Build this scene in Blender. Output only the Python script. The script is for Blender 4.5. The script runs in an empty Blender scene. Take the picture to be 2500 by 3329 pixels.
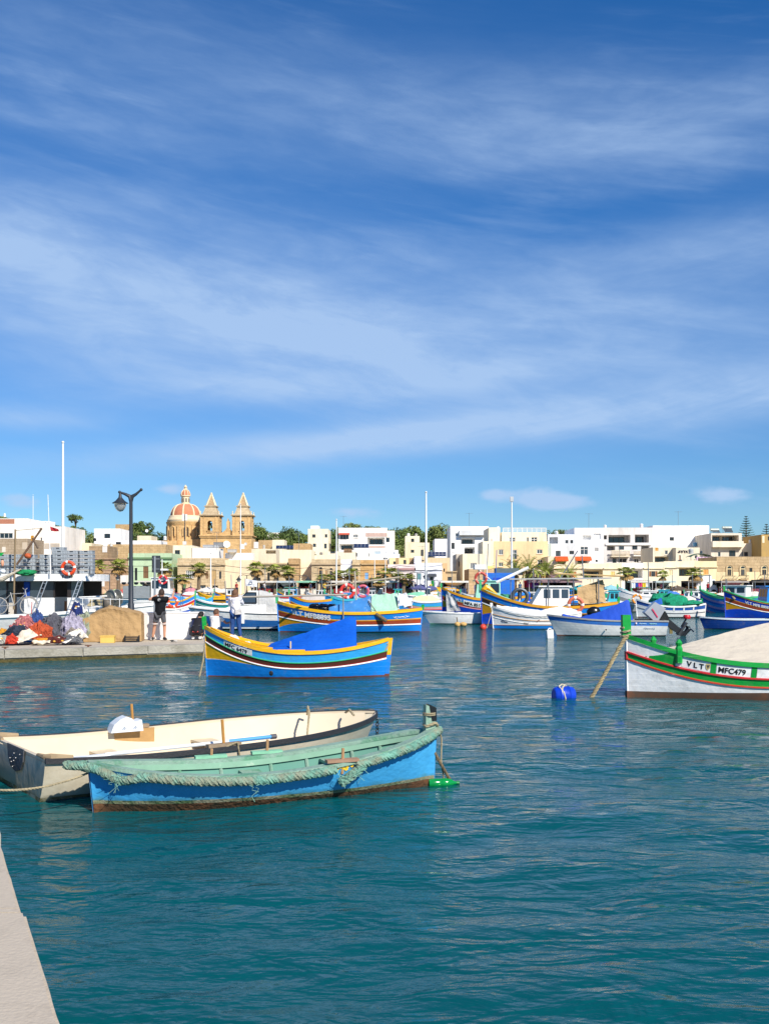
import bpy, math, random
from mathutils import Vector, Matrix, noise
R = math.radians
random.seed(7)
SC = bpy.context.scene
COL = SC.collection
F = 3300.0; HZ = 1905.0; CH = 2.2      # focal length in photo pixels, horizon row, eye height above the water

# ---------------------------------------------------------------- camera
cam = bpy.data.cameras.new('camera'); co = bpy.data.objects.new('camera', cam); COL.objects.link(co)
co.location = (0, 0, CH); co.rotation_euler = (R(90), 0, 0)
cam.sensor_fit = 'VERTICAL'; cam.sensor_height = 36; cam.lens = 36*F/3329
cam.shift_y = (HZ-3329/2)/3329
cam.clip_start = .05; cam.clip_end = 6000
SC.camera = co

# ---------------------------------------------------------------- sun, sky, exposure
SUN_EL = 39.0; SUN_AZ = 146.0      # azimuth clockwise from +Y (view direction)
sl = bpy.data.lights.new('sun', 'SUN'); so = bpy.data.objects.new('sun', sl); COL.objects.link(so)
sl.energy = 4.8; sl.angle = R(.53); sl.color = (1, .93, .82)
so.rotation_euler = (R(90-SUN_EL), 0, R(180-SUN_AZ)); so.location = (60, -40, 80)
wd = bpy.data.worlds.new('World'); SC.world = wd; wd.use_nodes = True
SC.view_settings.view_transform = 'Standard'; SC.view_settings.look = 'None'
SC.view_settings.exposure = 0.36; SC.view_settings.gamma = 1
SC.view_settings.use_curve_mapping = False
SC.render.engine = 'CYCLES'
SC.cycles.max_bounces = 6; SC.cycles.transparent_max_bounces = 6

def build_world():
    nt = wd.node_tree; N = nt.nodes; Lk = nt.links
    for n in list(N): N.remove(n)
    def nd(t, **k):
        n = N.new(t)
        for a, b in k.items(): setattr(n, a, b)
        return n
    def M(op, a, b=None, c=None):
        n = nd('ShaderNodeMath', operation=op)
        for i, x in enumerate((a, b, c)):
            if x is None: continue
            if isinstance(x, (int, float)): n.inputs[i].default_value = x
            else: Lk.new(x, n.inputs[i])
        return n.outputs[0]
    def ramp(x, a, b):
        n = nd('ShaderNodeMapRange', interpolation_type='SMOOTHSTEP')
        Lk.new(x, n.inputs[0]); n.inputs[1].default_value = a; n.inputs[2].default_value = b
        return n.outputs[0]
    sky = nd('ShaderNodeTexSky', sky_type='NISHITA', sun_disc=False)
    sky.sun_elevation = R(SUN_EL); sky.sun_rotation = R(SUN_AZ)
    sky.air_density = 1.0; sky.dust_density = .0; sky.ozone_density = 2.2
    hs = nd('ShaderNodeHueSaturation'); hs.inputs['Saturation'].default_value = 1.12; hs.inputs['Hue'].default_value=.505
    hs.inputs['Value'].default_value = 1.0
    Lk.new(sky.outputs[0], hs.inputs['Color'])
    tc = nd('ShaderNodeTexCoord'); sp = nd('ShaderNodeSeparateXYZ'); Lk.new(tc.outputs['Generated'], sp.inputs[0])
    x, y, z = sp.outputs
    az = M('ARCTAN2', x, y)
    hor = M('SQRT', M('ADD', M('MULTIPLY', x, x), M('MULTIPLY', y, y)))
    el = M('DIVIDE', z, M('MAXIMUM', hor, .05))
    def comb(a, b, c=0.0):
        n = nd('ShaderNodeCombineXYZ')
        for i, q in enumerate((a, b, c)):
            if isinstance(q, (int, float)): n.inputs[i].default_value = q
            else: Lk.new(q, n.inputs[i])
        return n.outputs[0]
    def noi(vec, sc, det=5, rough=.55, dist=0.0):
        n = nd('ShaderNodeTexNoise', noise_dimensions='3D'); Lk.new(vec, n.inputs['Vector'])
        n.inputs['Scale'].default_value = sc; n.inputs['Detail'].default_value = det
        n.inputs['Roughness'].default_value = rough; n.inputs['Distortion'].default_value = dist
        return n.outputs[0]
    # thin high cirrus: noise stretched along gently sloping streaks, plus broad soft banks
    def streak(slope, sx, sy, sc, seed, det=6, dist=.4):
        t = M('SUBTRACT', el, M('MULTIPLY', az, slope))
        return noi(comb(M('MULTIPLY', az, sx), M('MULTIPLY', t, sy), seed), sc, det, .58, dist)
    def bank(a0, e0, wa, we, slope):      # soft elongated cloud bank
        da = M('DIVIDE', M('SUBTRACT', az, a0), wa)
        de = M('DIVIDE', M('SUBTRACT', M('SUBTRACT', el, e0), M('MULTIPLY', M('SUBTRACT', az, a0), slope)), we)
        r2 = M('ADD', M('MULTIPLY', da, da), M('MULTIPLY', de, de))
        return M('POWER', 2.71828, M('MULTIPLY', r2, -1.0))
    s1 = streak(-.16, 1.5, 6.5, 2.2, 3.1)
    s2 = streak(.22, 1.2, 7.5, 2.0, 8.4)
    s3 = streak(-.22, 2.5, 24.0, 2.0, 5.5, 5, .8)
    big = noi(comb(M('MULTIPLY', az, 2.0), M('MULTIPLY', el, 3.2), 1.7), 1.6, 3)
    c = M('ADD', M('MULTIPLY', ramp(s1, .48, .74), .2), M('MULTIPLY', ramp(s3, .5, .8), .08))
    c = M('MULTIPLY', c, ramp(big, .32, .62))
    def tex(m, s, a=.22, b=.62): return M('MULTIPLY', m, M('ADD', .5, M('MULTIPLY', ramp(s, a, b), .5)))
    b1 = tex(bank(-.24, .285, .36, .085, -.12), s1, .25, .6)        # the broad bank on the left
    b1b = tex(bank(.14, .240, .34, .045, .03), s1, .34, .66)
    b2 = tex(bank(.03, .146, .32, .017, .087), s2, .2, .55)        # long streak low over the town
    b2b = tex(bank(.30, .178, .22, .028, .07), s2, .25, .55)
    b3 = tex(bank(-.16, .50, .42, .06, -.10), s1, .34, .64)
    b4 = tex(bank(.30, .45, .28, .04, -.06), s2, .36, .66)
    b5 = tex(bank(.32, .315, .14, .032, .10), s2, .36, .66)
    b7 = tex(bank(.0, .42, .5, .025, -.05), s1, .34, .64)
    b8 = tex(bank(-.02, .200, .28, .020, .05), s2, .25, .6)
    b6 = tex(bank(-.34, .156, .07, .012, .0), s2, .2, .5)
    for b, k in ((b1, .74), (b1b, .50), (b2, .80), (b2b, .55), (b3, .36), (b4, .30), (b5, .46), (b6, .45), (b7, .2), (b8, .34)):
        c = M('ADD', c, M('MULTIPLY', b, k))
    fin = noi(comb(M('MULTIPLY', az, 5.0), M('MULTIPLY', M('ADD', el, M('MULTIPLY', az, .12)), 15.0), 4.2), 2.4, 7, .62, .35)
    c = M('MULTIPLY', c, M('ADD', .8, M('MULTIPLY', ramp(fin, .3, .7), .36)))
    c = M('MINIMUM', c, .8)
    # small cumulus just above the roofs
    pn = noi(comb(M('MULTIPLY', az, 1.0), M('MULTIPLY', el, 2.0), 2.2), 26.0, 5, .6)
    cu = None
    for a0, e0, wa, we in ((.150, .088, .030, .0125), (.105, .089, .018, .008), (.320, .086, .028, .010), (-.03, .072, .03, .008), (-.345, .078, .022, .010), (-.205, .093, .02, .007), (.172, .080, .035, .008)):
        b = bank(a0, e0, wa, we, 0)
        cu = b if cu is None else M('ADD', cu, b)
    cuf = ramp(M('ADD', M('MULTIPLY', cu, .75), M('MULTIPLY', M('SUBTRACT', pn, .5), 1.1)), .28, .85)
    cuf = M('MULTIPLY', M('MULTIPLY', cuf, ramp(cu, .02, .4)), .75)
    c = M('MINIMUM', M('ADD', c, cuf), .9)
    c = M('MULTIPLY', c, ramp(el, .0, .06))
    # deeper, cooler blue of very clear air, most towards the horizon
    tn = nd('ShaderNodeMix', data_type='RGBA'); Lk.new(ramp(el, -.05, .5), tn.inputs[0])
    tn.inputs[6].default_value = (.52, .76, 1.08, 1); tn.inputs[7].default_value = (.26, .84, 1.28, 1)
    tm = nd('ShaderNodeMix', data_type='RGBA', blend_type='MULTIPLY'); tm.inputs[0].default_value = 1
    Lk.new(hs.outputs[0], tm.inputs[6]); Lk.new(tn.outputs[2], tm.inputs[7])
    mx = nd('ShaderNodeMix', data_type='RGBA'); Lk.new(c, mx.inputs[0]); Lk.new(tm.outputs[2], mx.inputs[6])
    mx.inputs[7].default_value = (4.7, 6.5, 9.3, 1)
    bg = nd('ShaderNodeBackground'); bg.inputs[1].default_value = .077
    Lk.new(mx.outputs[2], bg.inputs[0])
    out = nd('ShaderNodeOutputWorld'); Lk.new(bg.outputs[0], out.inputs[0])
build_world()
# ---------------------------------------------------------------- helpers
def P(u, v, Y): return Vector(((u-1250)*Y/F, Y, CH-(v-HZ)*Y/F))
def WP(u, v):
    Y = CH*F/(v-HZ); return Vector(((u-1250)*Y/F, Y, 0))
def hexc(h):
    h = h.lstrip('#'); o = []
    for i in (0, 2, 4):
        c = int(h[i:i+2], 16)/255
        o.append(c/12.92 if c <= .04045 else ((c+.055)/1.055)**2.4)
    return tuple(o)
MATS = {}
def mat(h, rough=.6, var=.12, sc=3.0, bump=0.0, bsc=40.0, metal=0.0, spec=.5, dirt=None, dirt_amt=0.0, dsc=1.2, stretch=(1, 1, 1), trans=0.0, coat=0.0, edge=(.5, .75), wl=None, brick=None, seam=0.0):
    """painted / plastered / woven surface: base colour with soft mottling, optional patchy dirt, fine relief"""
    key = (h, rough, var, sc, bump, bsc, metal, spec, dirt, dirt_amt, dsc, stretch, trans, coat, edge, wl, brick, seam)
    if key in MATS: return MATS[key]
    m = bpy.data.materials.new('surface_'+h.strip('#')); m.use_nodes = True
    nt = m.node_tree; N = nt.nodes; Lk = nt.links; b = N['Principled BSDF']
    c = hexc(h)
    b.inputs['Roughness'].default_value = rough; b.inputs['Metallic'].default_value = metal
    b.inputs['Specular IOR Level'].default_value = spec; b.inputs['Coat Weight'].default_value = coat
    b.inputs['Transmission Weight'].default_value = trans
    tc = N.new('ShaderNodeTexCoord'); mp = N.new('ShaderNodeMapping'); mp.inputs['Scale'].default_value = stretch
    Lk.new(tc.outputs['Object'], mp.inputs[0])
    n = N.new('ShaderNodeTexNoise'); n.inputs['Scale'].default_value = sc; n.inputs['Detail'].default_value = 6; n.inputs['Roughness'].default_value = .65
    Lk.new(mp.outputs[0], n.inputs['Vector'])
    mr = N.new('ShaderNodeMapRange'); mr.inputs[1].default_value = .3; mr.inputs[2].default_value = .7
    mr.inputs[3].default_value = 1-var; mr.inputs[4].default_value = 1+var
    Lk.new(n.outputs[0], mr.inputs[0])
    mu = N.new('ShaderNodeVectorMath'); mu.operation = 'SCALE'; mu.inputs[0].default_value = c
    Lk.new(mr.outputs[0], mu.inputs['Scale']); src = mu.outputs[0]
    if dirt:
        n2 = N.new('ShaderNodeTexNoise'); n2.inputs['Scale'].default_value = dsc; n2.inputs['Detail'].default_value = 9; n2.inputs['Roughness'].default_value = .7
        Lk.new(mp.outputs[0], n2.inputs['Vector'])
        m2 = N.new('ShaderNodeMapRange'); m2.inputs[1].default_value = edge[0]; m2.inputs[2].default_value = edge[1]; m2.inputs[4].default_value = dirt_amt
        Lk.new(n2.outputs[0], m2.inputs[0])
        mx = N.new('ShaderNodeMix'); mx.data_type = 'RGBA'; Lk.new(m2.outputs[0], mx.inputs[0]); Lk.new(src, mx.inputs[6])
        mx.inputs[7].default_value = hexc(dirt)+(1,); src = mx.outputs[2]
    if brick:      # faint courses of limestone blocks, too far off to be told apart singly
        sp = N.new('ShaderNodeSeparateXYZ'); Lk.new(tc.outputs['Object'], sp.inputs[0]); ad = N.new('ShaderNodeMath'); Lk.new(sp.outputs[0], ad.inputs[0]); Lk.new(sp.outputs[1], ad.inputs[1])
        cb = N.new('ShaderNodeCombineXYZ'); Lk.new(ad.outputs[0], cb.inputs[0]); Lk.new(sp.outputs[2], cb.inputs[1])
        bt = N.new('ShaderNodeTexBrick'); Lk.new(cb.outputs[0], bt.inputs['Vector']); bt.inputs['Scale'].default_value = 1; bt.inputs['Brick Width'].default_value = brick[0]; bt.inputs['Row Height'].default_value = brick[1]; bt.inputs['Mortar Size'].default_value = .03
        bt.inputs['Color1'].default_value = (1,1,1,1); bt.inputs['Color2'].default_value = (.8,.78,.74,1); bt.inputs['Mortar'].default_value = (.62,.58,.52,1); bt.inputs['Bias'].default_value = -.2
        xb = N.new('ShaderNodeMix'); xb.data_type = 'RGBA'; xb.blend_type = 'MULTIPLY'; xb.inputs[0].default_value = .75; Lk.new(src, xb.inputs[6]); Lk.new(bt.outputs[0], xb.inputs[7]); src = xb.outputs[2]
    if wl:      # weed and scum that climbs unevenly from the waterline: (colour, height, unevenness)
        sx = N.new('ShaderNodeSeparateXYZ'); Lk.new(tc.outputs['Object'], sx.inputs[0])
        n4 = N.new('ShaderNodeTexNoise'); n4.inputs['Scale'].default_value = 5; n4.inputs['Detail'].default_value = 8; Lk.new(tc.outputs['Object'], n4.inputs['Vector'])
        a4 = N.new('ShaderNodeMath'); a4.operation = 'MULTIPLY_ADD'; Lk.new(n4.outputs[0], a4.inputs[0]); a4.inputs[1].default_value = -wl[2]*2; Lk.new(sx.outputs[2], a4.inputs[2])
        m4 = N.new('ShaderNodeMapRange'); m4.inputs[1].default_value = wl[1]-wl[2]*.6; m4.inputs[2].default_value = wl[1]-wl[2]*1.4; m4.inputs[4].default_value = .85; Lk.new(a4.outputs[0], m4.inputs[0])
        x4 = N.new('ShaderNodeMix'); x4.data_type = 'RGBA'; Lk.new(m4.outputs[0], x4.inputs[0]); Lk.new(src, x4.inputs[6]); x4.inputs[7].default_value = hexc(wl[0])+(1,); src = x4.outputs[2]
    Lk.new(src, b.inputs['Base Color'])
    if bump:
        n3 = N.new('ShaderNodeTexNoise'); n3.inputs['Scale'].default_value = bsc; n3.inputs['Detail'].default_value = 5
        Lk.new(mp.outputs[0], n3.inputs['Vector'])
        bp = N.new('ShaderNodeBump'); bp.inputs['Strength'].default_value = bump; bp.inputs['Distance'].default_value = .3/bsc*4
        Lk.new(n3.outputs[0], bp.inputs['Height']); Lk.new(bp.outputs[0], b.inputs['Normal'])
        if seam:      # plank seams under the paint
            wv = N.new('ShaderNodeTexWave'); wv.bands_direction = 'Z'; wv.wave_profile = 'SAW'; wv.inputs['Scale'].default_value = 2.6; wv.inputs['Distortion'].default_value = .25; Lk.new(tc.outputs['Object'], wv.inputs['Vector'])
            b2 = N.new('ShaderNodeBump'); b2.inputs['Strength'].default_value = seam; b2.inputs['Distance'].default_value = .02; Lk.new(wv.outputs[1], b2.inputs['Height']); Lk.new(bp.outputs[0], b2.inputs['Normal']); Lk.new(b2.outputs[0], b.inputs['Normal'])
    MATS[key] = m
    return m
def paint(h, rough=.38, var=.08): return mat(h, rough, var, 2.5, dirt='#7a7468', dirt_amt=.42, dsc=3.2, coat=.06, bump=.08, bsc=8, edge=(.52, .78), wl=('#5a5a42', .02, .07), seam=.35)
def soften(h, k=.34):
    a = [int(h[i:i+2], 16) for i in (1, 3, 5)]; l = sum(a)/3
    return '#%02x%02x%02x' % tuple(int(max(0, min(255, (c+(l-c)*k)*1.035))) for c in a)
def plaster(h, dirt='#8a7a63', amt=.5): return mat(soften(h), .9, .08, .8, bump=.15, bsc=9, dirt=dirt, dirt_amt=amt, dsc=.55, stretch=(1, 1, .28), edge=(.47, .76))
def stone(h): return mat(soften(h, .28), .92, .14, .9, bump=.3, bsc=5, dirt='#6d5a43', dirt_amt=.45, dsc=.5, stretch=(1, 1, .8), edge=(.46, .74), brick=(.95, .42))
def cloth(h, var=.1): return mat(h, .88, var, 1.5, bump=.35, bsc=5, spec=.2)
def metal(h, rough=.35): return mat(h, rough, .08, 6, metal=.7)
def plastic(h): return mat(h, .4, .06, 3)
GLASS = mat('#1c2730', .08, .15, .6, spec=.8)
GLASS2 = mat('#3a4650', .1, .2, .5, spec=.8)
DARK = mat('#1a1a1c', .6, .15, 3)
WHITE = paint('#e8e6e0'); WFRAME = mat('#dcdad4', .5, .05)

class MB:
    def __init__(s): s.v = []; s.f = []
    def add(s, vs, fs):
        n = len(s.v); s.v += [tuple(p) for p in vs]; s.f += [tuple(i+n for i in q) for q in fs]; return s
    def box(s, x0, y0, z0, x1, y1, z1):
        return s.add([(x0,y0,z0),(x1,y0,z0),(x1,y1,z0),(x0,y1,z0),(x0,y0,z1),(x1,y0,z1),(x1,y1,z1),(x0,y1,z1)],
                     [(0,3,2,1),(4,5,6,7),(0,1,5,4),(1,2,6,5),(2,3,7,6),(3,0,4,7)])
    def hexa(s, pts):      # eight corners, bottom four then top four, counter-clockwise
        return s.add(pts, [(0,3,2,1),(4,5,6,7),(0,1,5,4),(1,2,6,5),(2,3,7,6),(3,0,4,7)])
    def bar(s, a, b, w, h=None):
        a = Vector(a); b = Vector(b); d = (b-a).normalized(); h = h or w
        up = Vector((0,0,1)) if abs(d.z) < .95 else Vector((0,1,0))
        x = d.cross(up).normalized()*w/2; y = x.cross(d).normalized()*h/2
        return s.hexa([a-x-y, a+x-y, a+x+y, a-x+y, b-x-y, b+x-y, b+x+y, b-x+y])
    def tube(s, pts, r, n=6, cap=True):
        pts = [Vector(p) for p in pts]; k = len(pts); rs = r if isinstance(r, (list, tuple)) else [r]*k
        b0 = len(s.v); fs = []; ux = None
        for i, p in enumerate(pts):
            d = (pts[min(i+1,k-1)]-pts[max(i-1,0)]).normalized()
            if ux is None: ux = d.cross(Vector((0,0,1)) if abs(d.z) < .9 else Vector((1,0,0))).normalized()
            ux = (ux-d*ux.dot(d)).normalized(); uy = d.cross(ux)
            for j in range(n):
                a = 2*math.pi*j/n; s.v.append(tuple(p+(ux*math.cos(a)+uy*math.sin(a))*rs[i]))
        for i in range(k-1):
            for j in range(n):
                a = b0+i*n+j; b = b0+i*n+(j+1)%n; fs.append((a, b, b+n, a+n))
        if cap: fs.append(tuple(b0+j for j in range(n))[::-1]); fs.append(tuple(b0+(k-1)*n+j for j in range(n)))
        s.f += fs; return s
    def lathe(s, prof, n=16, c=(0,0,0), a0=0.0, a1=2*math.pi):
        full = abs(a1-a0-2*math.pi) < 1e-6; b0 = len(s.v); m = n if full else n+1
        for r, z in prof:
            for j in range(m):
                a = a0+(a1-a0)*j/n; s.v.append((c[0]+r*math.cos(a), c[1]+r*math.sin(a), c[2]+z))
        for i in range(len(prof)-1):
            for j in range(n):
                a = b0+i*m+j; b = b0+i*m+(j+1)%m; s.f.append((a, b, b+m, a+m))
        return s
    def prism(s, poly, y0, y1):      # polygon in (x, z), extruded along y
        n = len(poly)
        return s.add([(x,y0,z) for x,z in poly]+[(x,y1,z) for x,z in poly],
                     [tuple(range(n)), tuple(range(2*n-1,n-1,-1))]+[(i,i+n,(i+1)%n+n,(i+1)%n) for i in range(n)])
    def slab(s, poly, z0, z1):       # polygon in (x, y), extruded along z
        n = len(poly)
        return s.add([(x,y,z0) for x,y in poly]+[(x,y,z1) for x,y in poly],
                     [tuple(range(n))[::-1], tuple(range(n,2*n))]+[(i,(i+1)%n,(i+1)%n+n,i+n) for i in range(n)])
    def grid(s, fn, nu, nv, cu=False):
        b0 = len(s.v); m = nu if cu else nu+1
        for j in range(nv+1):
            for i in range(m): s.v.append(tuple(fn(i/nu, j/nv)))
        for j in range(nv):
            for i in range(nu):
                a = b0+j*m+i; b = b0+j*m+(i+1)%m; s.f.append((a, b, b+m, a+m))
        return s
    def ball(s, c, r, n=12, m=8, amp=0.0, nsc=1.5, seed=0.0, z0=-1.0):
        if not isinstance(r, (list, tuple)): r = (r, r, r)
        def fn(a, b):
            th = 2*math.pi*a; ph = math.pi*(b-.5); d = Vector((math.cos(th)*math.cos(ph), math.sin(th)*math.cos(ph), math.sin(ph)))
            k = 1+amp*noise.noise(d*nsc+Vector((seed, seed*1.7, 0)))
            if amp: k += amp*.5*noise.noise(d*nsc*2.7+Vector((seed, 3, 0)))
            d = d*k; d.z = max(d.z, z0)
            return (c[0]+d.x*r[0], c[1]+d.y*r[1], c[2]+d.z*r[2])
        return s.grid(fn, n, m, True)
    def torus(s, c, R0, r, n=24, m=8, axis='y', a0=0., a1=2*math.pi):
        full = abs(a1-a0-2*math.pi) < 1e-6
        def fn(a, b):
            th = a0+(a1-a0)*a; ph = 2*math.pi*b; q = R0+r*math.cos(ph); w = r*math.sin(ph)
            x, z = q*math.cos(th), q*math.sin(th)
            return (c[0]+x, c[1]+w, c[2]+z) if axis == 'y' else ((c[0]+x, c[1]+z, c[2]+w) if axis == 'z' else (c[0]+w, c[1]+x, c[2]+z))
        return s.grid(fn, n, m, full)
    def build(s, name, m, parent=None, smooth=False, loc=None, rz=0):
        me = bpy.data.meshes.new(name); me.from_pydata(s.v, [], s.f); me.update()
        if m: me.materials.append(m)
        if smooth:
            me.polygons.foreach_set('use_smooth', [True]*len(me.polygons))
            if smooth != 'full': me.set_sharp_from_angle(angle=R(40))
        o = bpy.data.objects.new(name, me); COL.objects.link(o)
        if parent: o.parent = parent
        if loc is not None: o.location = loc
        if rz: o.rotation_euler.z = rz
        return o
def tag(o, label=None, cat=None, group=None, kind=None):
    for k, x in (('label', label), ('category', cat), ('group', group), ('kind', kind)):
        if x: o[k] = x
    return o
def thing(name, label, cat, loc=(0,0,0), rz=0.0, group=None, sc=None):
    o = bpy.data.objects.new(name, None); COL.objects.link(o); o.empty_display_size = .3
    o.location = loc; o.rotation_euler = (0, 0, rz)
    if sc: o.scale = (sc, sc, sc)
    return tag(o, label, cat, group)
def copy_tree(o, parent=None):
    c = o.copy(); COL.objects.link(c); c.parent = parent
    for ch in o.children: copy_tree(ch, c)
    return c
def place(o, loc, rz=0.0, label=None, sc=None):
    c = copy_tree(o); c.location = loc; c.rotation_euler = (0, 0, rz)
    if label: c['label'] = label
    if sc: c.scale = sc if isinstance(sc, tuple) else (sc, sc, sc)
    return c
def text2d(body, size, bold=0.0):
    """flat lettering as vertices and faces, baseline at y = 0, starting at x = 0"""
    cu = bpy.data.curves.new('lettering', 'FONT'); cu.body = body; cu.size = size; cu.offset = bold; cu.resolution_u = 3
    o = bpy.data.objects.new('lettering', cu); COL.objects.link(o)
    me = o.to_mesh(); vs = [(v.co.x, v.co.y) for v in me.vertices]; fs = [tuple(p.vertices) for p in me.polygons]
    o.to_mesh_clear(); bpy.data.objects.remove(o); bpy.data.curves.remove(cu)
    x0 = min(a for a, b in vs); x1 = max(a for a, b in vs)
    return [(a-x0, b) for a, b in vs], fs, x1-x0
# ---------------------------------------------------------------- water, ground, quays
def build_water():
    m = bpy.data.materials.new('harbour_water'); m.use_nodes = True
    nt = m.node_tree; N = nt.nodes; Lk = nt.links; b = N['Principled BSDF']
    b.inputs['Roughness'].default_value = .06; b.inputs['IOR'].default_value = 1.33; b.inputs['Specular IOR Level'].default_value = .30
    tc = N.new('ShaderNodeTexCoord')
    def noi(scale, sc, det, rough=.5):
        mp = N.new('ShaderNodeMapping'); mp.inputs['Scale'].default_value = scale; Lk.new(tc.outputs['Object'], mp.inputs[0])
        n = N.new('ShaderNodeTexNoise'); n.inputs['Scale'].default_value = sc; n.inputs['Detail'].default_value = det
        n.inputs['Roughness'].default_value = rough; n.inputs['Distortion'].default_value = .4
        Lk.new(mp.outputs[0], n.inputs['Vector']); return n.outputs[0]
    # colour of the body of the water: bottom sand and weed patches
    n = noi((1, 1, 1), .12, 4); mr = N.new('ShaderNodeMix'); mr.data_type = 'RGBA'; Lk.new(n, mr.inputs[0])
    mr.inputs[6].default_value = (.0010, .060, .074, 1); mr.inputs[7].default_value = (.0017, .086, .096, 1)
    Lk.new(mr.outputs[2], b.inputs['Base Color'])
    a1 = noi((.75, 1.4, 1), 2.6, 3); a2 = noi((.7, 1.3, 1), 9.0, 4); a3 = noi((.5, 1.2, 1), .5, 2)
    def mth(op, x, y):
        q = N.new('ShaderNodeMath'); q.operation = op
        for i, w in enumerate((x, y)):
            if isinstance(w, (int, float)): q.inputs[i].default_value = w
            else: Lk.new(w, q.inputs[i])
        return q.outputs[0]
    hgt = mth('ADD', mth('MULTIPLY', a1, .10), mth('ADD', mth('MULTIPLY', a2, .021), mth('MULTIPLY', a3, .10)))
    bp = N.new('ShaderNodeBump'); bp.inputs['Strength'].default_value = 1.0; bp.inputs['Distance'].default_value = 1.0
    # the corner between quay and pier is sheltered; the open harbour is choppier
    sy = N.new('ShaderNodeSeparateXYZ'); Lk.new(tc.outputs['Object'], sy.inputs[0])
    mr2 = N.new('ShaderNodeMapRange'); mr2.inputs[1].default_value = 10; mr2.inputs[2].default_value = 34; mr2.inputs[3].default_value = .62; mr2.inputs[4].default_value = 2.6; Lk.new(sy.outputs[1], mr2.inputs[0])
    hgt = mth('MULTIPLY', hgt, mr2.outputs[0])
    Lk.new(hgt, bp.inputs['Height']); Lk.new(bp.outputs[0], b.inputs['Normal'])
    g = MB()
    ys = [0.5]
    while ys[-1] < 30: ys.append(ys[-1]*1.011+.012)
    while ys[-1] < 160: ys.append(ys[-1]*1.05)
    ys += [260, 600, 1500, 4000]
    nx = 220
    for y in ys:
        w = 3.5+y*.62 if y < 200 else y*1.2
        amp = .038*max(0, min(1, (45-y)/25)) if y > 1 else .01
        for i in range(nx+1):
            x = w*(2*i/nx-1)
            z = amp*(noise.noise((x*.55, y*1.25, 1.3))+.55*noise.noise((x*1.3+4, y*2.9, 4.4))+.9*noise.noise((x*.2, y*.45, 9))) if amp else 0
            g.v.append((x, y, z))
    m1 = nx+1
    for j in range(len(ys)-1):
        for i in range(nx): g.f.append((j*m1+i, j*m1+i+1, j*m1+m1+i+1, j*m1+m1+i))
    g.add([(-4000,-300,-.06),(4000,-300,-.06),(4000,.5,-.06),(-4000,.5,-.06)], [(0,1,2,3)])
    o = g.build('water', m, smooth='full'); tag(o, kind='structure')
build_water()

def gz(x, y):      # height of the land behind the far quay
    t = max(0, min(1, (y-165)/175)); t = t*t*(3-2*t)
    return 1.0+12.0*t+1.2*noise.noise((x*.02, y*.02, 3))*t
EARTH = mat('#8d7c58', .95, .25, .3, bump=.3, bsc=2, dirt='#4d5a2c', dirt_amt=.8, dsc=.12)
g = MB()
g.grid(lambda a, b: (lambda x, y: (x, y, gz(x, y)))(-420+840*a, 163+b*420), 84, 42)
tag(g.build('hillside', EARTH, smooth='full'), kind='structure')
PAVE = mat('#b3a58e', .9, .12, 1.0, bump=.2, bsc=8, dirt='#7d7161', dirt_amt=.5, dsc=.8)
g = MB(); g.box(-420, 136.5, -.6, 420, 163.5, 1.0)
tag(g.build('far_quay', PAVE), kind='structure')

CONC = mat('#b9ae9c', .9, .10, 2.2, bump=.35, bsc=30, dirt='#8b8071', dirt_amt=.5, dsc=1.3, edge=(.45, .7))
CONC2 = mat('#a8a396', .92, .14, 1.6, bump=.4, bsc=14, dirt='#5f5a45', dirt_amt=.7, dsc=1.1, edge=(.45, .7))
ALGAE = mat('#4a4424', .95, .35, 3.0, bump=.7, bsc=10, dirt='#7d6a35', dirt_amt=.8, dsc=2.5)
CURB = mat('#b9ad9b', .9, .12, 2.4, bump=.22, bsc=40, dirt='#85796a', dirt_amt=.6, dsc=2.4, edge=(.5, .68))
# the near quay: its edge runs from beside the camera to the foot of the pier
def qx(y): return .575-.456*y
q0 = tag(MB().slab([(-60,-12),(qx(-12)-.55,-12),(qx(27.5)-.55,27.5),(-60,27.5)], -1, .392).build('quay', CONC), kind='structure')
MB().slab([(qx(-12)-.6,-12),(qx(-12)-.04,-12),(qx(27.5)-.04,27.5),(qx(27.5)-.6,27.5)], -1, .30).build('quay_wall', CONC2, q0)
MB().slab([(qx(-12)-.1,-12),(qx(-12)-.015,-12),(qx(27.5)-.015,27.5),(qx(27.5)-.1,27.5)], -1, .09).build('waterline_algae', ALGAE, q0)
yy = -3.0
rr = random.Random(3)
while yy < 27:
    ln = 1.62+.25*rr.random(); y1 = min(yy+ln, 27.4); off = .03*(rr.random()-.5)
    if yy < 5.6 and y1 > 5.66: y1 = 5.655
    if abs(yy-5.66) < .3: off = -.02
    elif y1 == 5.655: off = .0
    n = 14; g = MB(); vs = []
    def ed(t, y): return qx(y)+off+.006*noise.noise((y*3.1, 2, t))+.006*noise.noise((y*13, 5, t))
    a = yy+.008; b = y1-.008
    pts = [(ed(0, a+(b-a)*i/n), a+(b-a)*i/n) for i in range(n+1)]
    poly = pts+[(qx(b)-.62, b), (qx(a)-.62, a)]
    g.slab(poly, .25, .385); top = [(x-.02 if i <= n else x, y) for i, (x, y) in enumerate(poly)]
    k = len(g.v)-len(poly)
    g.slab(top, .384, .40+.006*rr.random())
    g.build('edge_stone', CURB, q0); yy = y1
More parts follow.
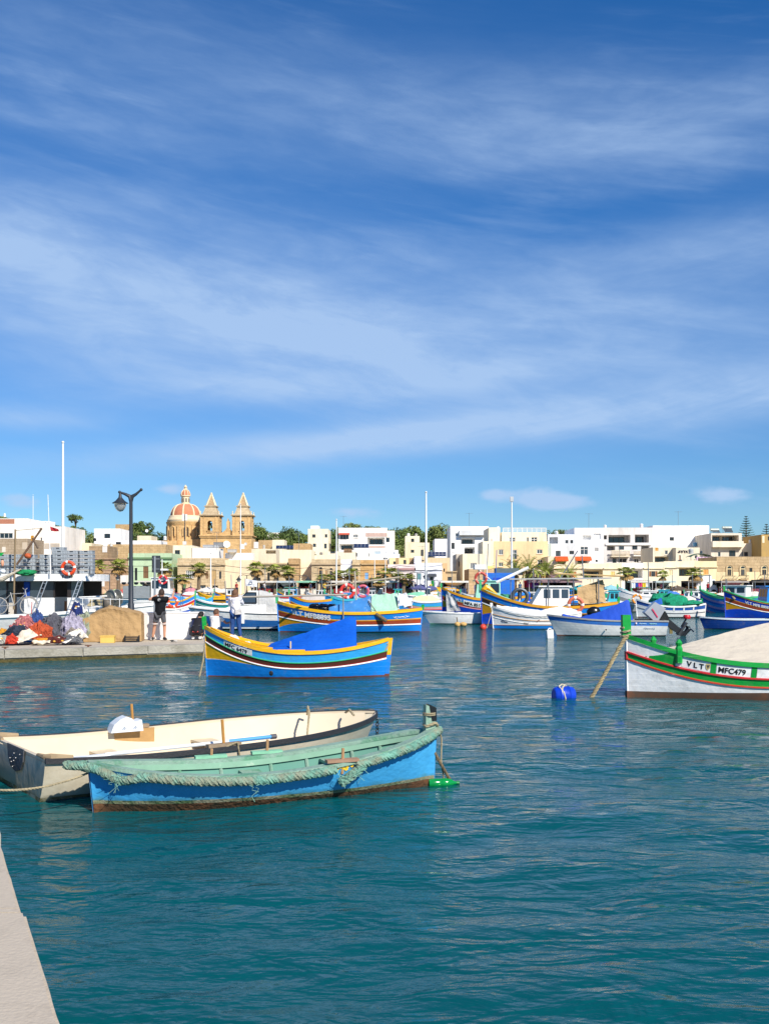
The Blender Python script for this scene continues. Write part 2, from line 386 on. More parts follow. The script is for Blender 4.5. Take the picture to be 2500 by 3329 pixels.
# the pier that runs out to the right, on which the people stand
px0, py0 = -11.6, 28.9; px1, py1 = -3.55, 33.3
pd = Vector((px1-px0, py1-py0, 0)).normalized(); pn = Vector((-pd.y, pd.x, 0)); PRZ = math.atan2(pd.y, pd.x)
def PP(a, b, z=.35):      # a along the pier from its foot, b inland from its front edge
    return Vector((px0, py0, z))+pd*a+pn*b
PL = math.hypot(px1-px0, py1-py0); PWD = 4.3
def rect(a0, b0, a1, b1): return [tuple(PP(a, b)[:2]) for a, b in ((a0,b0),(a1,b0),(a1,b1),(a0,b1))]
pier = tag(MB().slab(rect(-25, .3, PL-.3, PWD), -1, .345).build('pier', CONC), kind='structure')
MB().slab(rect(-25, .03, PL-.03, .4), -1, .22).build('pier_wall', CONC2, pier)
MB().slab(rect(PL-.4, .4, PL-.03, PWD-.03), -1, .22).build('pier_wall', CONC2, pier)
MB().slab(rect(-25, -.02, PL+.02, PWD), -1, .085).build('waterline_algae', ALGAE, pier)
a = -12.0
while a < PL-.05:
    b = min(a+1.9+.4*rr.random(), PL)
    if PL-b < .6: b = PL
    MB().slab(rect(a+.01, -.03+.03*rr.random(), b-.01, .42), .12, .352).build('edge_stone', CONC2, pier); a = b
# ---------------------------------------------------------------- the town
def facade(g, x0, x1, z0, z1, holes, y=0.0):
    """front wall with real openings; every hole is (x0, z0, x1, z1, depth)"""
    xs = sorted({x0, x1} | {max(x0, min(x1, h[i])) for h in holes for i in (0, 2)})
    zs = sorted({z0, z1} | {max(z0, min(z1, h[i])) for h in holes for i in (1, 3)})
    for i in range(len(xs)-1):
        for j in range(len(zs)-1):
            cx = (xs[i]+xs[i+1])/2; cz = (zs[j]+zs[j+1])/2
            if any(h[0] < cx < h[2] and h[1] < cz < h[3] for h in holes): continue
            g.add([(xs[i],y,zs[j]),(xs[i+1],y,zs[j]),(xs[i+1],y,zs[j+1]),(xs[i],y,zs[j+1])], [(0,1,2,3)])
    for a, b, c, d, dp in holes:
        g.add([(a,y,b),(c,y,b),(c,y,d),(a,y,d),(a,y+dp,b),(c,y+dp,b),(c,y+dp,d),(a,y+dp,d)],
              [(0,1,5,4),(1,2,6,5),(2,3,7,6),(3,0,4,7),(4,5,6,7)])
IRON = mat('#2b2a2a', .6, .1)
def win(par, x0, z0, x1, z1, y, frame=None, pane=None, mull=1, bar=True, door=False):
    frame = frame or WFRAME; w = x1-x0; t = min(.09, w*.13); g = MB()
    g.box(x0,y-.05,z0,x0+t,y,z1); g.box(x1-t,y-.05,z0,x1,y,z1); g.box(x0+t,y-.05,z0,x1-t,y,z0+t); g.box(x0+t,y-.05,z1-t,x1-t,y,z1)
    for k in range(mull):
        xm = x0+w*(k+1)/(mull+1); g.box(xm-t/2,y-.045,z0+t,xm+t/2,y-.005,z1-t)
    if bar and z1-z0 > 1.1 and not door: g.box(x0+t,y-.043,z0+(z1-z0)*.62,x1-t,y-.007,z0+(z1-z0)*.62+t*.8)
    f = g.build('door' if door else 'window', frame, par)
    MB().box(x0+t*.5,y-.02,z0+t*.5,x1-t*.5,y-.012,z1-t*.5).build('pane', pane or random.choice((GLASS, GLASS, GLASS2)), f)
    return f
def shutter(par, x0, z0, x1, z1, y, m, mull=1):
    """closed louvred shutters: one part per leaf"""
    n = mull+1; w = (x1-x0)/n
    for k in range(n):
        a = x0+k*w+.012; b = a+w-.024; g = MB(); t = .05
        g.box(a,y-.05,z0,a+t,y,z1); g.box(b-t,y-.05,z0,b,y,z1); g.box(a+t,y-.05,z0,b-t,y,z0+t); g.box(a+t,y-.05,z1-t,b-t,y,z1)
        m2 = max(3, int((z1-z0)/.14)); h = (z1-z0-2*t)/m2
        for q in range(m2):
            zz = z0+t+q*h; g.add([(a+t,y-.04,zz),(b-t,y-.04,zz),(b-t,y-.01,zz+h),(a+t,y-.01,zz+h)], [(0,1,2,3)])
        g.build('shutter', m, par)
def railing(par, x0, x1, y0, z0, z1, m=None, step=.16, depth=.8):
    m = m or IRON; g = MB()
    g.bar((x0,y0,z1),(x1,y0,z1),.05); g.bar((x0,y0,z0+.06),(x1,y0,z0+.06),.04)
    for x in (x0, x1): g.bar((x,y0,z1),(x,y0+depth,z1),.05)
    n = max(2, int((x1-x0)/step))
    for i in range(n+1):
        x = x0+(x1-x0)*i/n; g.bar((x,y0,z0),(x,y0,z1),.025)
    return g.build('railing', m, par)
def awning(par, x0, x1, z0, z1, y, m, out=.9, name='awning'):
    n = 10; g = MB()
    def fn(a, b): return (x0+(x1-x0)*a, y-.02-out*b, z1-(z1-z0)*(b**1.2)+.03*math.sin(a*40)*b)
    g.grid(fn, n, 5); g.grid(lambda a, b: (x0+(x1-x0)*a, y-.02-out, z0-.18*b+.0*a), n, 1)
    for x in (x0, x1): g.add([(x,y-.02,z1),(x,y-.02,z0),(x,y-.02-out,z0)], [(0,1,2)])
    return g.build(name, m, par)
def bld(cr, name, label, x0, x1, yt, Y, col, wins=(), depth=9.0, mt=None, z0=.6, par=.0, group=None, roof=None, rz=0.0, cat='house'):
    X0, Y0, S = cr; k = Y/F
    uc = X0+S*(x0+x1)/2; ux = lambda x: (X0+S*x-uc)*k
    vz = lambda v: CH-(Y0+S*v-HZ)*k-z0
    o = thing(name, label, cat, ((uc-1250)*k, Y, z0), rz, group)
    m = mt or plaster(col); a, b, top = ux(x0), ux(x1), vz(yt); holes = []; later = []
    for w in wins:
        kd = w[0]; r = (ux(w[1]), vz(w[4]), ux(w[3]), vz(w[2])) if kd != 'gr' else None
        op = w[5] if len(w) > 5 else None
        if kd in 'wgtsd': holes.append(r+(.16,))
        elif kd in ('o', 'O'): holes.append(r+(op or 1.6,))
        later.append((kd, r, w, op))
    g = MB(); facade(g, a, b, 0, top, holes)
    d = depth; rt = top-.4
    g.add([(a,0,0),(b,0,0),(b,d,0),(a,d,0),(a,0,top),(b,0,top),(b,d,top),(a,d,top)], [(1,2,6,5),(2,3,7,6),(3,0,4,7)])
    i = .22
    g.add([(a,0,top),(b,0,top),(b,d,top),(a,d,top),(a+i,i,top),(b-i,i,top),(b-i,d-i,top),(a+i,d-i,top),(a+i,i,rt),(b-i,i,rt),(b-i,d-i,rt),(a+i,d-i,rt)],
          [(0,1,5,4),(1,2,6,5),(2,3,7,6),(3,0,4,7),(4,5,9,8),(5,6,10,9),(6,7,11,10),(7,4,8,11),(8,9,10,11)])
    g.build('wall', m, o)
    if par: MB().box(a-.05,-.06,top,b+.05,.3,top+par).build('coping', m, o)
    for kd, r, w, op in later:
        if kd == 'w': win(o, *r, .12, mull=op if op is not None else 1); MB().box(r[0]-.06,-.09,r[1]-.09,r[2]+.06,.02,r[1]-.003).build('sill', m, o)
        elif kd == 'g': win(o, *r, .12, mat(op or '#3b332c', .6), mull=1)
        elif kd == 't': win(o, *r, .12, mat('#c9c7c0', .5), GLASS, mull=max(1, int((r[2]-r[0])/.9)))
        elif kd == 's': shutter(o, *r, .1, mat(op or '#8a5a32', .6, .1))
        elif kd == 'd': win(o, *r, .12, mat(op or '#5b4632', .6), mat(op or '#5b4632', .6), door=True)
        elif kd == 'O':      # loggia with glazed doors at its back
            dp = op or 1.6; ww = r[2]-r[0]; n = max(1, int(ww/2.2))
            for q in range(n):
                c0 = r[0]+ww*(q+.12)/n; c1 = r[0]+ww*(q+.88)/n
                win(o, c0, r[1]+.02, c1, r[1]+(r[3]-r[1])*.8, dp-.02, mat('#4a4038', .6), GLASS, mull=2, door=True)
        elif kd == 'b':
            g = MB(); g.box(r[0],-.9,r[1],r[2],-.78,r[3]); g.box(r[0],-.78,r[1],r[0]+.12,0,r[3]); g.box(r[2]-.12,-.78,r[1],r[2],0,r[3]); g.box(r[0]+.12,-.78,r[1],r[2]-.12,0,r[1]+.15)
            g.build('balcony', plaster(op) if op else m, o)
        elif kd == 'B':
            bb = MB().box(r[0],-.8,r[1]-.14,r[2],0,r[1]).build('balcony', m, o); railing(bb, r[0]+.03, r[2]-.03, -.76, r[1], r[3])
            for xx in (r[0]+.2, r[2]-.35): MB().box(xx,-.5,r[1]-.45,xx+.15,0,r[1]-.14).build('bracket', m, bb)
        elif kd == 'U':      # balcony front of stone balusters
            bb = MB().box(r[0],-.9,r[1]-.16,r[2],0,r[1]).build('balcony', plaster(op) if op else m, o)
            MB().box(r[0],-.9,r[3]-.12,r[2],-.7,r[3]).build('handrail', plaster(op) if op else m, bb)
            g = MB(); n = max(3, int((r[2]-r[0])/.22))
            for q in range(n):
                x = r[0]+(r[2]-r[0])*(q+.5)/n; g.lathe([(.05,r[1]),(.085,r[1]+.2),(.05,r[3]-.12)], 6, (x,-.8,0))
            g.build('balusters', plaster('#d9c39a'), bb)
        elif kd == 'a': awning(o, r[0], r[2], r[1], r[3], 0, cloth(op))
        elif kd == 'c': MB().box(r[0]-.1,-.22,r[1],r[2]+.1,.05,r[3]).build('cornice', plaster(op) if op else m, o)
        elif kd == 'p': MB().box(r[0],-.035,r[1],r[2],.0-.002,r[3]).build('wall_panel', plaster(op), o)
        elif kd == 'R':      # arched niche with a window
            cx = (r[0]+r[2])/2; hw = (r[2]-r[0])/2; spz = r[3]-hw
            pts = [(r[0], r[1])]+[(cx-hw*math.cos(math.pi*q/12), spz+hw*math.sin(math.pi*q/12)) for q in range(13)]+[(r[2], r[1])]
            ar = MB().tube([(x,-.03,z) for x, z in pts], .09, 6).build('arch_moulding', m, o)
            MB().prism(pts, -.03, -.004).build('arch_panel', plaster(op or '#ecd08c'), ar)
            MB().prism([(cx-hw*.62*math.cos(math.pi*q/10), spz+hw*.62*math.sin(math.pi*q/10)) for q in range(11)], -.07, -.034).build('fanlight', GLASS, ar)
            win(o, cx-hw*.55, r[1]+.1, cx+hw*.55, spz-.15, -.036, mat('#6d5a40', .6))
    return o
CA = (0,1660,.2107); CB = (250,1680,.2408); CC = (600,1700,.2408); CD = (900,1700,.2408)
CE = (1200,1700,.2408); CF = (1500,1680,.2408); CG = (1800,1680,.2408); CHh = (2100,1680,.2408)
STA = stone('#c3a473'); STB = stone('#b59068'); STC = stone('#d4b684')
# --- far left
bld(CA, 'house', 'white flat-roofed house at the left edge with a terracotta panel under its parapet', -260, 500, 205, 178, '#eee6d8',
    [('t',-60,345,205,430)], 12)
bld(CA, 'roof_house', 'terracotta and white top storey on the white house at the left edge', -200, 445, 122, 182, '#efe9de', [('p',-190,130,232,212,'#b4623f')], 8, z0=6, cat='house')
bld(CA, 'house', 'long blank cream wall house left of the tallest floodlight mast', 500, 1012, 245, 180, '#ece2d2', [('w',630,415,655,470,0),('p',690,505,925,590,'#b9a993')], 12)
bld(CA, 'roof_block', 'small white chimney block on the cream house behind the ship', 665, 775, 162, 183, '#f0efec', [('w',690,175,712,190,0),('w',735,175,760,190,0)], 3, z0=8, cat='roof block')
bld(CA, 'ruined_house', 'rough brown stone house with a walled-up doorway behind the fish crates', -160, 432, 432, 166, '#b39b7e', [('p',350,490,428,600,'#c4ad8d'),('p',40,560,95,640,'#d2c9b6')], 8, mt=stone('#b09878'))
bld(CA, 'house', 'low cream roof with terrace railing left of the white cube house', 1170, 1420, 500, 190, '#e6cf9c', [('w',1235,540,1275,590,0)], 8)
# --- behind the lamp post
bld(CB, 'house', 'white cube house alone in front of the wooded hillside', 237, 590, 160, 232, '#f4f4f3', [('g',375,228,455,290)], 9)
bld(CB, 'house', 'ochre stone block high on the ridge above the white cube house', 525, 718, 102, 300, '#d6ab6c', (), 10, mt=stone('#d3a868'))
bld(CB, 'roof_wall', 'white parapet terraces below the white cube house', 420, 1140, 322, 206, '#efeeea', [('g',530,340,600,375)], 6, cat='terrace')
bld(CB, 'house', 'small cream roof room with a satellite dish left of the dome', 820, 1005, 256, 215, '#ecd3a4', (), 6)
bld(CB, 'house', 'long ochre stone wall house behind the green house', 418, 1205, 372, 186, '#cba772', [('w',480,462,560,518,1)], 8, mt=stone('#cfa96c'))
bld(CB, 'house', 'weathered brown stone waterfront house behind the two left palms', 165, 700, 560, 150, '#b58d68', [('d',590,640,640,760,'#8a6a48'),('p',190,800,380,940,'#dbd6cf'),('p',575,790,700,900,'#dbd6cf'),('s',300,640,350,720,'#8d6f50'),('c',165,560,700,575)], 10, mt=stone('#b98f68'))
bld(CB, 'house', 'upper storey of patched brown stone with white blinds over the left palms', 170, 420, 395, 158, '#b39166', [('p',350,400,415,480,'#d9d6d0')], 6, mt=stone('#b28f62'))
bld(CB, 'house', 'pale green waterfront house with dark green cornice and balcony', 700, 1285, 492, 150, '#b2d49c',
    [('c',700,548,1285,572,'#5f8f55'),('d',900,670,970,830,'#7a5a3c'),('g',785,690,820,860),('b',1130,645,1330,680,'#8fc07c'),('s',1150,700,1290,800,'#9a7a52')], 10)
bld(CB, 'house', 'cream upper floor with one dark window below the dome', 1300, 1560, 385, 158, '#ecd8b2', [('g',1325,450,1395,545)], 8)
bld(CC, 'house', 'tan stone waterfront house with heavy cornice below the church dome', -90, 550, 475, 150, '#d2b183',
    [('c',-90,545,550,575),('s',290,650,325,755,'#8a6b4c'),('g',470,655,500,755),('d',370,640,430,830,'#b79a6a'),('w',20,640,130,750,3),('g',210,840,290,890),('g',380,845,455,890)], 9, mt=STC)
bld(CC, 'roof_wall', 'plain white rooftop wall in front of the church towers', 100, 460, 338, 158, '#f1eadc', (), 5, cat='terrace')
bld(CC, 'house', 'plain cream waterfront house above the woman with long hair', 550, 912, 500, 150, '#eccf9a', [('d',560,880,730,960,'#5a4a3a')], 9)
bld(CC, 'roof_wall', 'white rooftop screen wall right of the white roof tank', 552, 915, 405, 154, '#f4f0e6', (), 3, cat='terrace')
bld(CC, 'house', 'ornate tan waterfront house with iron balcony behind three palms', 912, 1400, 545, 150, '#d8b986',
    [('c',912,540,1400,560),('g',880+70,690,985,800),('g',1120,670,1152,800),('B',1080,765,1212,812),('g',1240,690,1275,800),('g',1000,740,1030,810)], 9, mt=STC)
bld(CC, 'house', 'orange tan stone end house with cornice left of the tall cream wall', 1400, 1548, 480, 150, '#c99d60', [('c',1400,540,1548,560)], 9, mt=stone('#c99d60'))
bld(CC, 'house', 'cream roof storey with a round wall emblem above the tan houses', 905, 1240, 350, 162, '#ead5aa', [('o',1100,370,1235,415,1.0)], 7)
bld(CC, 'house', 'ochre rooms on the slope right of the right bell tower', 1000, 1200, 232, 235, '#cfa467', (), 7, mt=stone('#cfa467'))
bld(CC, 'house', 'cream box house on the slope above the left solar panels', 1185, 1348, 228, 228, '#f0dfb4', (), 6)
bld(CC, 'field_wall', 'long pale field wall on the ridge left of the round tree', 960, 1480, 130, 300, '#e4dac0', (), 3, cat='wall')
# --- middle
bld(CD, 'house', 'tall blank cream house with parapet in the middle of the waterfront', 40, 470, 362, 153, '#efdcb2', [('g',330,800,400,850),('b',215,740,440,790)], 9)
bld(CD, 'house', 'low cream house with small vents behind the arched stone house', 400, 830, 432, 160, '#eedcb4', [('g',490,425,535,437)], 8)
bld(CD, 'house', 'arched stone waterfront house with projecting cornice and blind niches', 470, 862, 492, 150, '#d5b785',
    [('c',470,548,862,566,'#b79a70'),('R',560,592,625,810,'#d9a35c'),('R',705,605,760,810,'#d8b887'),('s',655,640,685,790,'#b8956a')], 9, mt=stone('#d6b886'))
bld(CD, 'house', 'narrow lilac white house between two stone houses', 862, 1020, 495, 150.3, '#dfe0e6', [('p',862,545,1020,562,'#c8c9d2'),('w',900,690,960,800,1)], 9)
bld(CD, 'house', 'narrow tan house with one arch right of the lilac white house', 1020, 1130, 497, 150, '#d0ae7b', [('c',1020,553,1130,570),('R',1045,610,1100,800,'#d8b887')], 9, mt=STC)
bld(CD, 'house', 'deep orange waterfront house with a light blue window', 1130, 1492, 500, 150, '#dca55a',
    [('c',1130,548,1492,566,'#c1975c'),('s',1190,670,1236,760,'#7fb0dc'),('R',1325,660,1415,870,'#e0ab62')], 9, mt=stone('#e0a95c'))
bld(CD, 'house', 'square cream tower house with four windows left of the white villa', 422, 696, 80, 215, '#f0e1ba',
    [('g',480,155,523,198),('g',650,152,682,197),('g',490,280,530,325),('g',640,280,675,345)], 10)
bld(CD, 'roof_block', 'cream stair block on top of the square tower house', 460, 568, 38, 220, '#eef0cf', (), 4, z0=14, cat='roof block')
bld(CD, 'house', 'ochre blind block between the solar panels and the tower house', 225, 452, 278, 200, '#d3a565', (), 7, mt=stone('#d3a565'))
bld(CD, 'villa', 'long white villa with pink loggia below the trees', 830, 1490, 66, 215, '#f0ece6',
    [('t',855,155,975,225),('a',838,135,985,152,'#c55f4c'),('w',1030,158,1097,200,2),('O',1225,195,1455,292,2.0),('w',1470,195,1525,265,0),('p',1200,135,1490,186,'#cda492'),('O',845,285,1040,365,1.2),('p',1240,310,1460,335,'#d4ab97')], 10)
bld(CD, 'villa', 'cream right wing of the white villa with pink loggia', 1490, 1592, 105, 216, '#f1e7cf', (), 9)
bld(CD, 'house', 'cream terrace house with cactus pots on its roof', 690, 1065, 385, 172, '#eeddb8', [('g',725,380,790,412),('s',905,345,1015,403,'#8a6a4a')], 7)
bld(CD, 'house', 'low white house with roof tanks left of the pink house', 1310, 1660, 420, 162, '#eeecea', [('g',1440,470,1490,492)], 8)
bld(CD, 'roof_wall', 'white roof room under the pink loggia villa', 1390, 1640, 365, 176, '#f0efee', [('w',1460,380,1475,410,0)], 5, cat='terrace')
# --- centre right
bld(CE, 'house', 'yellow cream stepped house with dark windows left of the second mast', 487, 815, 266, 205, '#f1dfab', [('g',563,362,607,403),('g',697,362,733,447)], 9)
bld(CE, 'roof_room', 'yellow roof room with one window and white tanks on top', 487, 682, 176, 205.5, '#f2e2b4', [('g',565,212,607,258)], 6, z0=11, cat='roof room')
bld(CE, 'house', 'white gable wall house behind the rooftop solar array', 885, 1100, 215, 218, '#ebe9ea', (), 9)
bld(CE, 'house', 'ochre bits of old houses behind the second mast', 700, 1090, 470, 165, '#e4c48c', [('g',710,500,740,520)], 7)
bld(CE, 'house', 'pink waterfront house with dark pink cornice and two palms', 250, 620, 560, 150, '#e4d0ca',
    [('c',250,610,620,636,'#b47c7a'),('g',350,680,430,830,'#7c5a52'),('g',535,680,590,780,'#7c5a52'),('p',320,830,440,868,'#b77f79'),('p',520,885,595,905,'#7a5048')], 9)
bld(CE, 'house', 'pale lilac blue waterfront house with a curved hood over its balcony door', 620, 983, 540, 150, '#d9dde8',
    [('c',620,610,983,634,'#eef0f2'),('s',650,680,702,765,'#5f8f96'),('g',820,690,866,800),('B',780,770,920,812),('p',915,690,983,880,'#eeeeec'),('a',795,685,905,712,'#4a4f55')], 9)
bld(CE, 'house', 'bright yellow roof storey above the pink house', 270, 612, 470, 160, '#f0d389', [('g',325,520,362,558),('g',463,500,500,556),('p',360,470,400,556,'#b9935a'),('p',545,475,610,556,'#b9935a')], 6)
bld(CE, 'house', 'white roof block above the lilac blue house', 610, 705, 452, 157, '#e6e6ea', (), 5)
bld(CE, 'house', 'narrow orange house right of the lilac blue house', 985, 1052, 545, 151, '#dba866', [('g',1000,615,1020,660)], 8)
bld(CE, 'house', 'low weathered stone house with one window below the white tower block', 1052, 1178, 650, 151, '#c7aa7d', [('g',1060,730,1110,780),('c',1052,650,1178,664)], 8, mt=STA)
bld(CE, 'apartment_block', 'tall white apartment block with glass balcony and loggias', 1095, 1612, 46, 190, '#f0f0ee',
    [('g',1110,268,1152,352),('w',1160,138,1205,178,1),('O',1240,205,1425,285,1.6),('O',1282,328,1425,415,1.8),('p',1218,165,1585,190,'#d9cfc4'),('b',1212,105,1562,168,'#d3d6d8'),('p',1110,385,1178,408,'#dedede'),('p',1110,515,1178,560,'#e2e2e2')], 10, cat='apartments')
bld(CE, 'house', 'cream box house with one wide window below the white apartment block', 1262, 1530, 417, 165, '#f3dfb4', [('w',1365,540,1452,622,2)], 10)
bld(CE, 'house', 'added grey block painted as the shaded left side of the cream box house', 1175, 1262, 420, 172, '#c5bba8', [('g',1205,520,1225,590)], 9)  # separate block, its grey standing in for shade on the cream house's side
# --- yellow block
bld(CF, 'apartment_block', 'tall cream stair tower at the left end of the yellow apartments', 368, 520, 145, 174, '#f3e0b8', (), 9, cat='apartments')
bld(CF, 'apartment_block', 'cream middle section between white block and yellow apartments', 288, 432, 330, 171, '#f2dfb8', [('w',425,620,445,645,0),('p',345,665,432,700,'#f1d463')], 9, cat='apartments')
bld(CF, 'apartment_block', 'deep yellow apartment building with white windows behind the third mast', 432, 1166, 332, 171, '#f3ca85',
    [('w',500,440,562,516),('w',1015,440,1092,500),('w',660,445,748,575),('w',500,615,562,675),('w',670,615,748,722),('w',1025,580,1092,680),('B',652,520,762,578)], 10, cat='apartments')
bld(CF, 'apartment_block', 'pale yellow set-back top floor of the yellow apartments', 540, 1146, 210, 174, '#f6e2b2',
    [('w',645,278,727,372),('w',880,278,905,338,0),('w',938,275,1022,368)], 8, z0=8, cat='apartments')
bld(CF, 'house', 'light grey blue house with small square windows right of the yellow apartments', 1166, 1526, 235, 180, '#ccd3db',
    [('o',1185,275,1302,362,1.4),('g',1400,315,1438,358),('g',1467,315,1504,358),('g',1270,460,1335,532),('g',1455,460,1516,506),('p',1166,365,1205,560,'#a9bfb4')], 9)
bld(CF, 'roof_wall', 'low tan terrace house with a red awning below the grey blue house', 1166, 1530, 535, 165, '#ecd2a8', [('a',1258,535,1428,588,'#cf5a2c'),('o',1300,590,1400,650,1.2)], 8, cat='house')
bld(CF, 'house', 'long low tan house front behind the red lifebuoy', 100, 650, 705, 151, '#c9a87a', [('g',560,770,610,830),('d',430,780,470,850,'#7c5a3c')], 9, mt=stone('#d0ab76'))
bld(CF, 'house', 'low cream waterfront house behind the feathery palms', 650, 1166, 705, 150.5, '#ecd0a0', [('g',760,650+70,830,790),('o',1000,760,1090,830,1.0)], 9)
# --- white blocks on the right
bld(CG, 'apartment_block', 'bright white apartment block with red awning at its foot', 278, 668, 150, 180, '#f3f2f0',
    [('o',388,250,505,310,1.0),('o',535,225,632,302,.3),('w',355,402,462,515,1),('g',557,415,572,466),('g',583,415,598,466),('a',283,535,498,582,'#cf5a2c'),('O',320,585,442,640,1.2),('g',560,580,590,610)], 10, cat='apartments')
bld(CG, 'apartment_block', 'grey apartment block with deep open loggias and balustrade balconies', 668, 1335, 146, 180, '#d3cec7',
    [('O',735,245,1030,352,2.6),('o',672,250,715,305,1.5),('O',1092,240,1280,350,2.6),('o',715,395,825,455,2),('g',875,395,945,445),('g',1055,390,1125,445),('o',1175,390,1287,450,2),
     ('c',700,358,1300,384,'#e9e2d6'),('U',760,455,1012,530,'#ecd9ae'),('U',1058,450,1282,522,'#f0ece4'),('g',790,560,842,622),('t',865,560,985,622),('w',1078,568,1145,622),('w',1187,568,1238,622)], 10, cat='apartments')
bld(CG, 'apartment_block', 'large blank white block with one small window', 1335, 2092, 118, 183, '#f4f1ec', [('g',1560,275,1618,322)], 12, cat='apartments')
bld(CG, 'house', 'cream terrace house with vine pergola under the large blank white block', 1335, 1700, 412, 168, '#eedcb2', [('s',1365,362+55,1408,460,'#d99a3e'),('w',1495,455,1535,510,0),('O',1360,535,1545,610,1.2)], 8)
bld(CHh, 'house', 'cream terrace wall with scrawled graffiti and roof tanks', 398, 720, 415, 166, '#eeddb6', [('d',440,520,465,590,'#b9967a'),('w',840-190,520,690,570,0)], 8)
# --- the right-hand waterfront row
bld(CG, 'house', 'peach waterfront house with one orange shutter behind the mauve tent', 0, 386, 640, 150, '#f2cfa2', [('s',228,745,302,818,'#c5763a'),('c',0,690,386,700)], 9)
bld(CG, 'house', 'cream waterfront house with a long recessed dark glazed balcony', 386, 664, 628, 150, '#efdaac', [('O',392,715,660,832,1.4),('c',386,688,664,704)], 9)
bld(CG, 'house', 'butter yellow waterfront house with pale yellow shutters', 664, 920, 628, 150, '#f5dfa8', [('s',766,740,822,812,'#e9c878'),('c',664,694,920,706)], 9)
bld(CG, 'house', 'white fronted house with shaded balcony behind the tall thin palm', 920, 1200, 626, 150, '#f3ece0', [('O',930,710,1195,826,1.4),('c',920,680,1200,700,'#efe6d6'),('R',970,895,1150,1010,'#8d8474')], 9)
bld(CG, 'house', 'cream waterfront house with open brown shutters', 1200, 1480, 614, 150, '#f2dfb0', [('g',1313,735,1365,808),('s',1283,735,1311,808,'#9a6238'),('s',1367,735,1396,808,'#9a6238'),('c',1200,690,1480,702)], 9)
bld(CHh, 'house', 'cream waterfront house with pale closed shutters beside the short palm', 236, 412, 600, 150, '#f1dfb2', [('s',300,715,355,790,'#e6d3a6'),('c',236,680,412,690)], 9)
bld(CHh, 'house', 'cream waterfront house with a recessed balcony and dark door', 412, 650, 600, 150, '#eedcae', [('O',440,685,618,800,1.3),('c',412,672,650,684)], 9)
bld(CHh, 'house', 'golden yellow waterfront house with one closed orange shutter', 650, 950, 598, 150, '#f4d995', [('s',770,708,838,780,'#dc9c4c'),('c',650,672,950,684)], 9)
bld(CHh, 'house', 'old stone and yellow house with arched balcony windows at the right edge', 950, 1960, 538, 150, '#d0ae78',
    [('p',950,745,1960,960,'#efd490'),('R',1075,650,1165,800),('R',1255,650,1345,800),('R',1540,648,1640,790),('g',1390,690,1430,762),('g',1700,690,1740,762),('R',1780,650,1870,800),
     ('B',1032,800,1190,845),('B',1245,795,1362,838),('B',1530,785,1650,830),('d',1280,870,1345,970,'#e6c02c'),('g',1400,870,1440,912),('o',1045,895,1185,960,.6),('g',1530,868,1650,905)], 9, mt=stone('#cba873'))
bld(CHh, 'house', 'cream terraced house with dark top loggia and solar heaters on its roof', 872, 1288, 222, 174, '#ddcdb2', [('O',886,248,1246,332,2.4),('b',872,332,1288,412,'#efd9b4'),('w',965,475,1002,540,0),('g',1115,455,1202,535)], 10)
bld(CHh, 'house', 'cream lower wing with roof terrace left of the ochre house', 1288, 1522, 360, 174.5, '#efdcb8', [('s',1258+32,475,1304,530,'#a9c0c8'),('g',1320,475,1370,532),('s',1475,475,1518,532,'#a9b6b8')], 9)
bld(CHh, 'house', 'deep ochre house at the right edge with light window strips', 1552, 2000, 240, 170, '#c9993f', [('p',1563,260,1592,352,'#f0dca8'),('g',1640,265,1690,320)], 9)
bld(CHh, 'house', 'beige grey stair block right of the large white block', 700, 832, 176, 188, '#d9c8b0', [('p',735,320,822,490,'#eceae6')], 8)
bld(CHh, 'house', 'small white block between the large white block and the stair block', 600, 702, 268, 190, '#f0efec', (), 8)
def graffiti():
    k = 166/F; o = bpy.data.objects
    g = MB(); r2 = random.Random(5)
    for i in range(9):
        x = 2100+.2408*(430+i*15); pts = []
        for j in range(5): p = P(x+r2.uniform(-2,4), 1680+.2408*(455+8*j+r2.uniform(-4,4)), 165.97); pts.append(p)
        g.tube(pts, .06, 4)
    ow = [q for q in o if q.get('label', '').startswith('cream terrace wall with scrawled')][0]
    ob = g.build('graffiti', mat('#3a3a44', .8), ow); ob.location = -ow.location
graffiti()

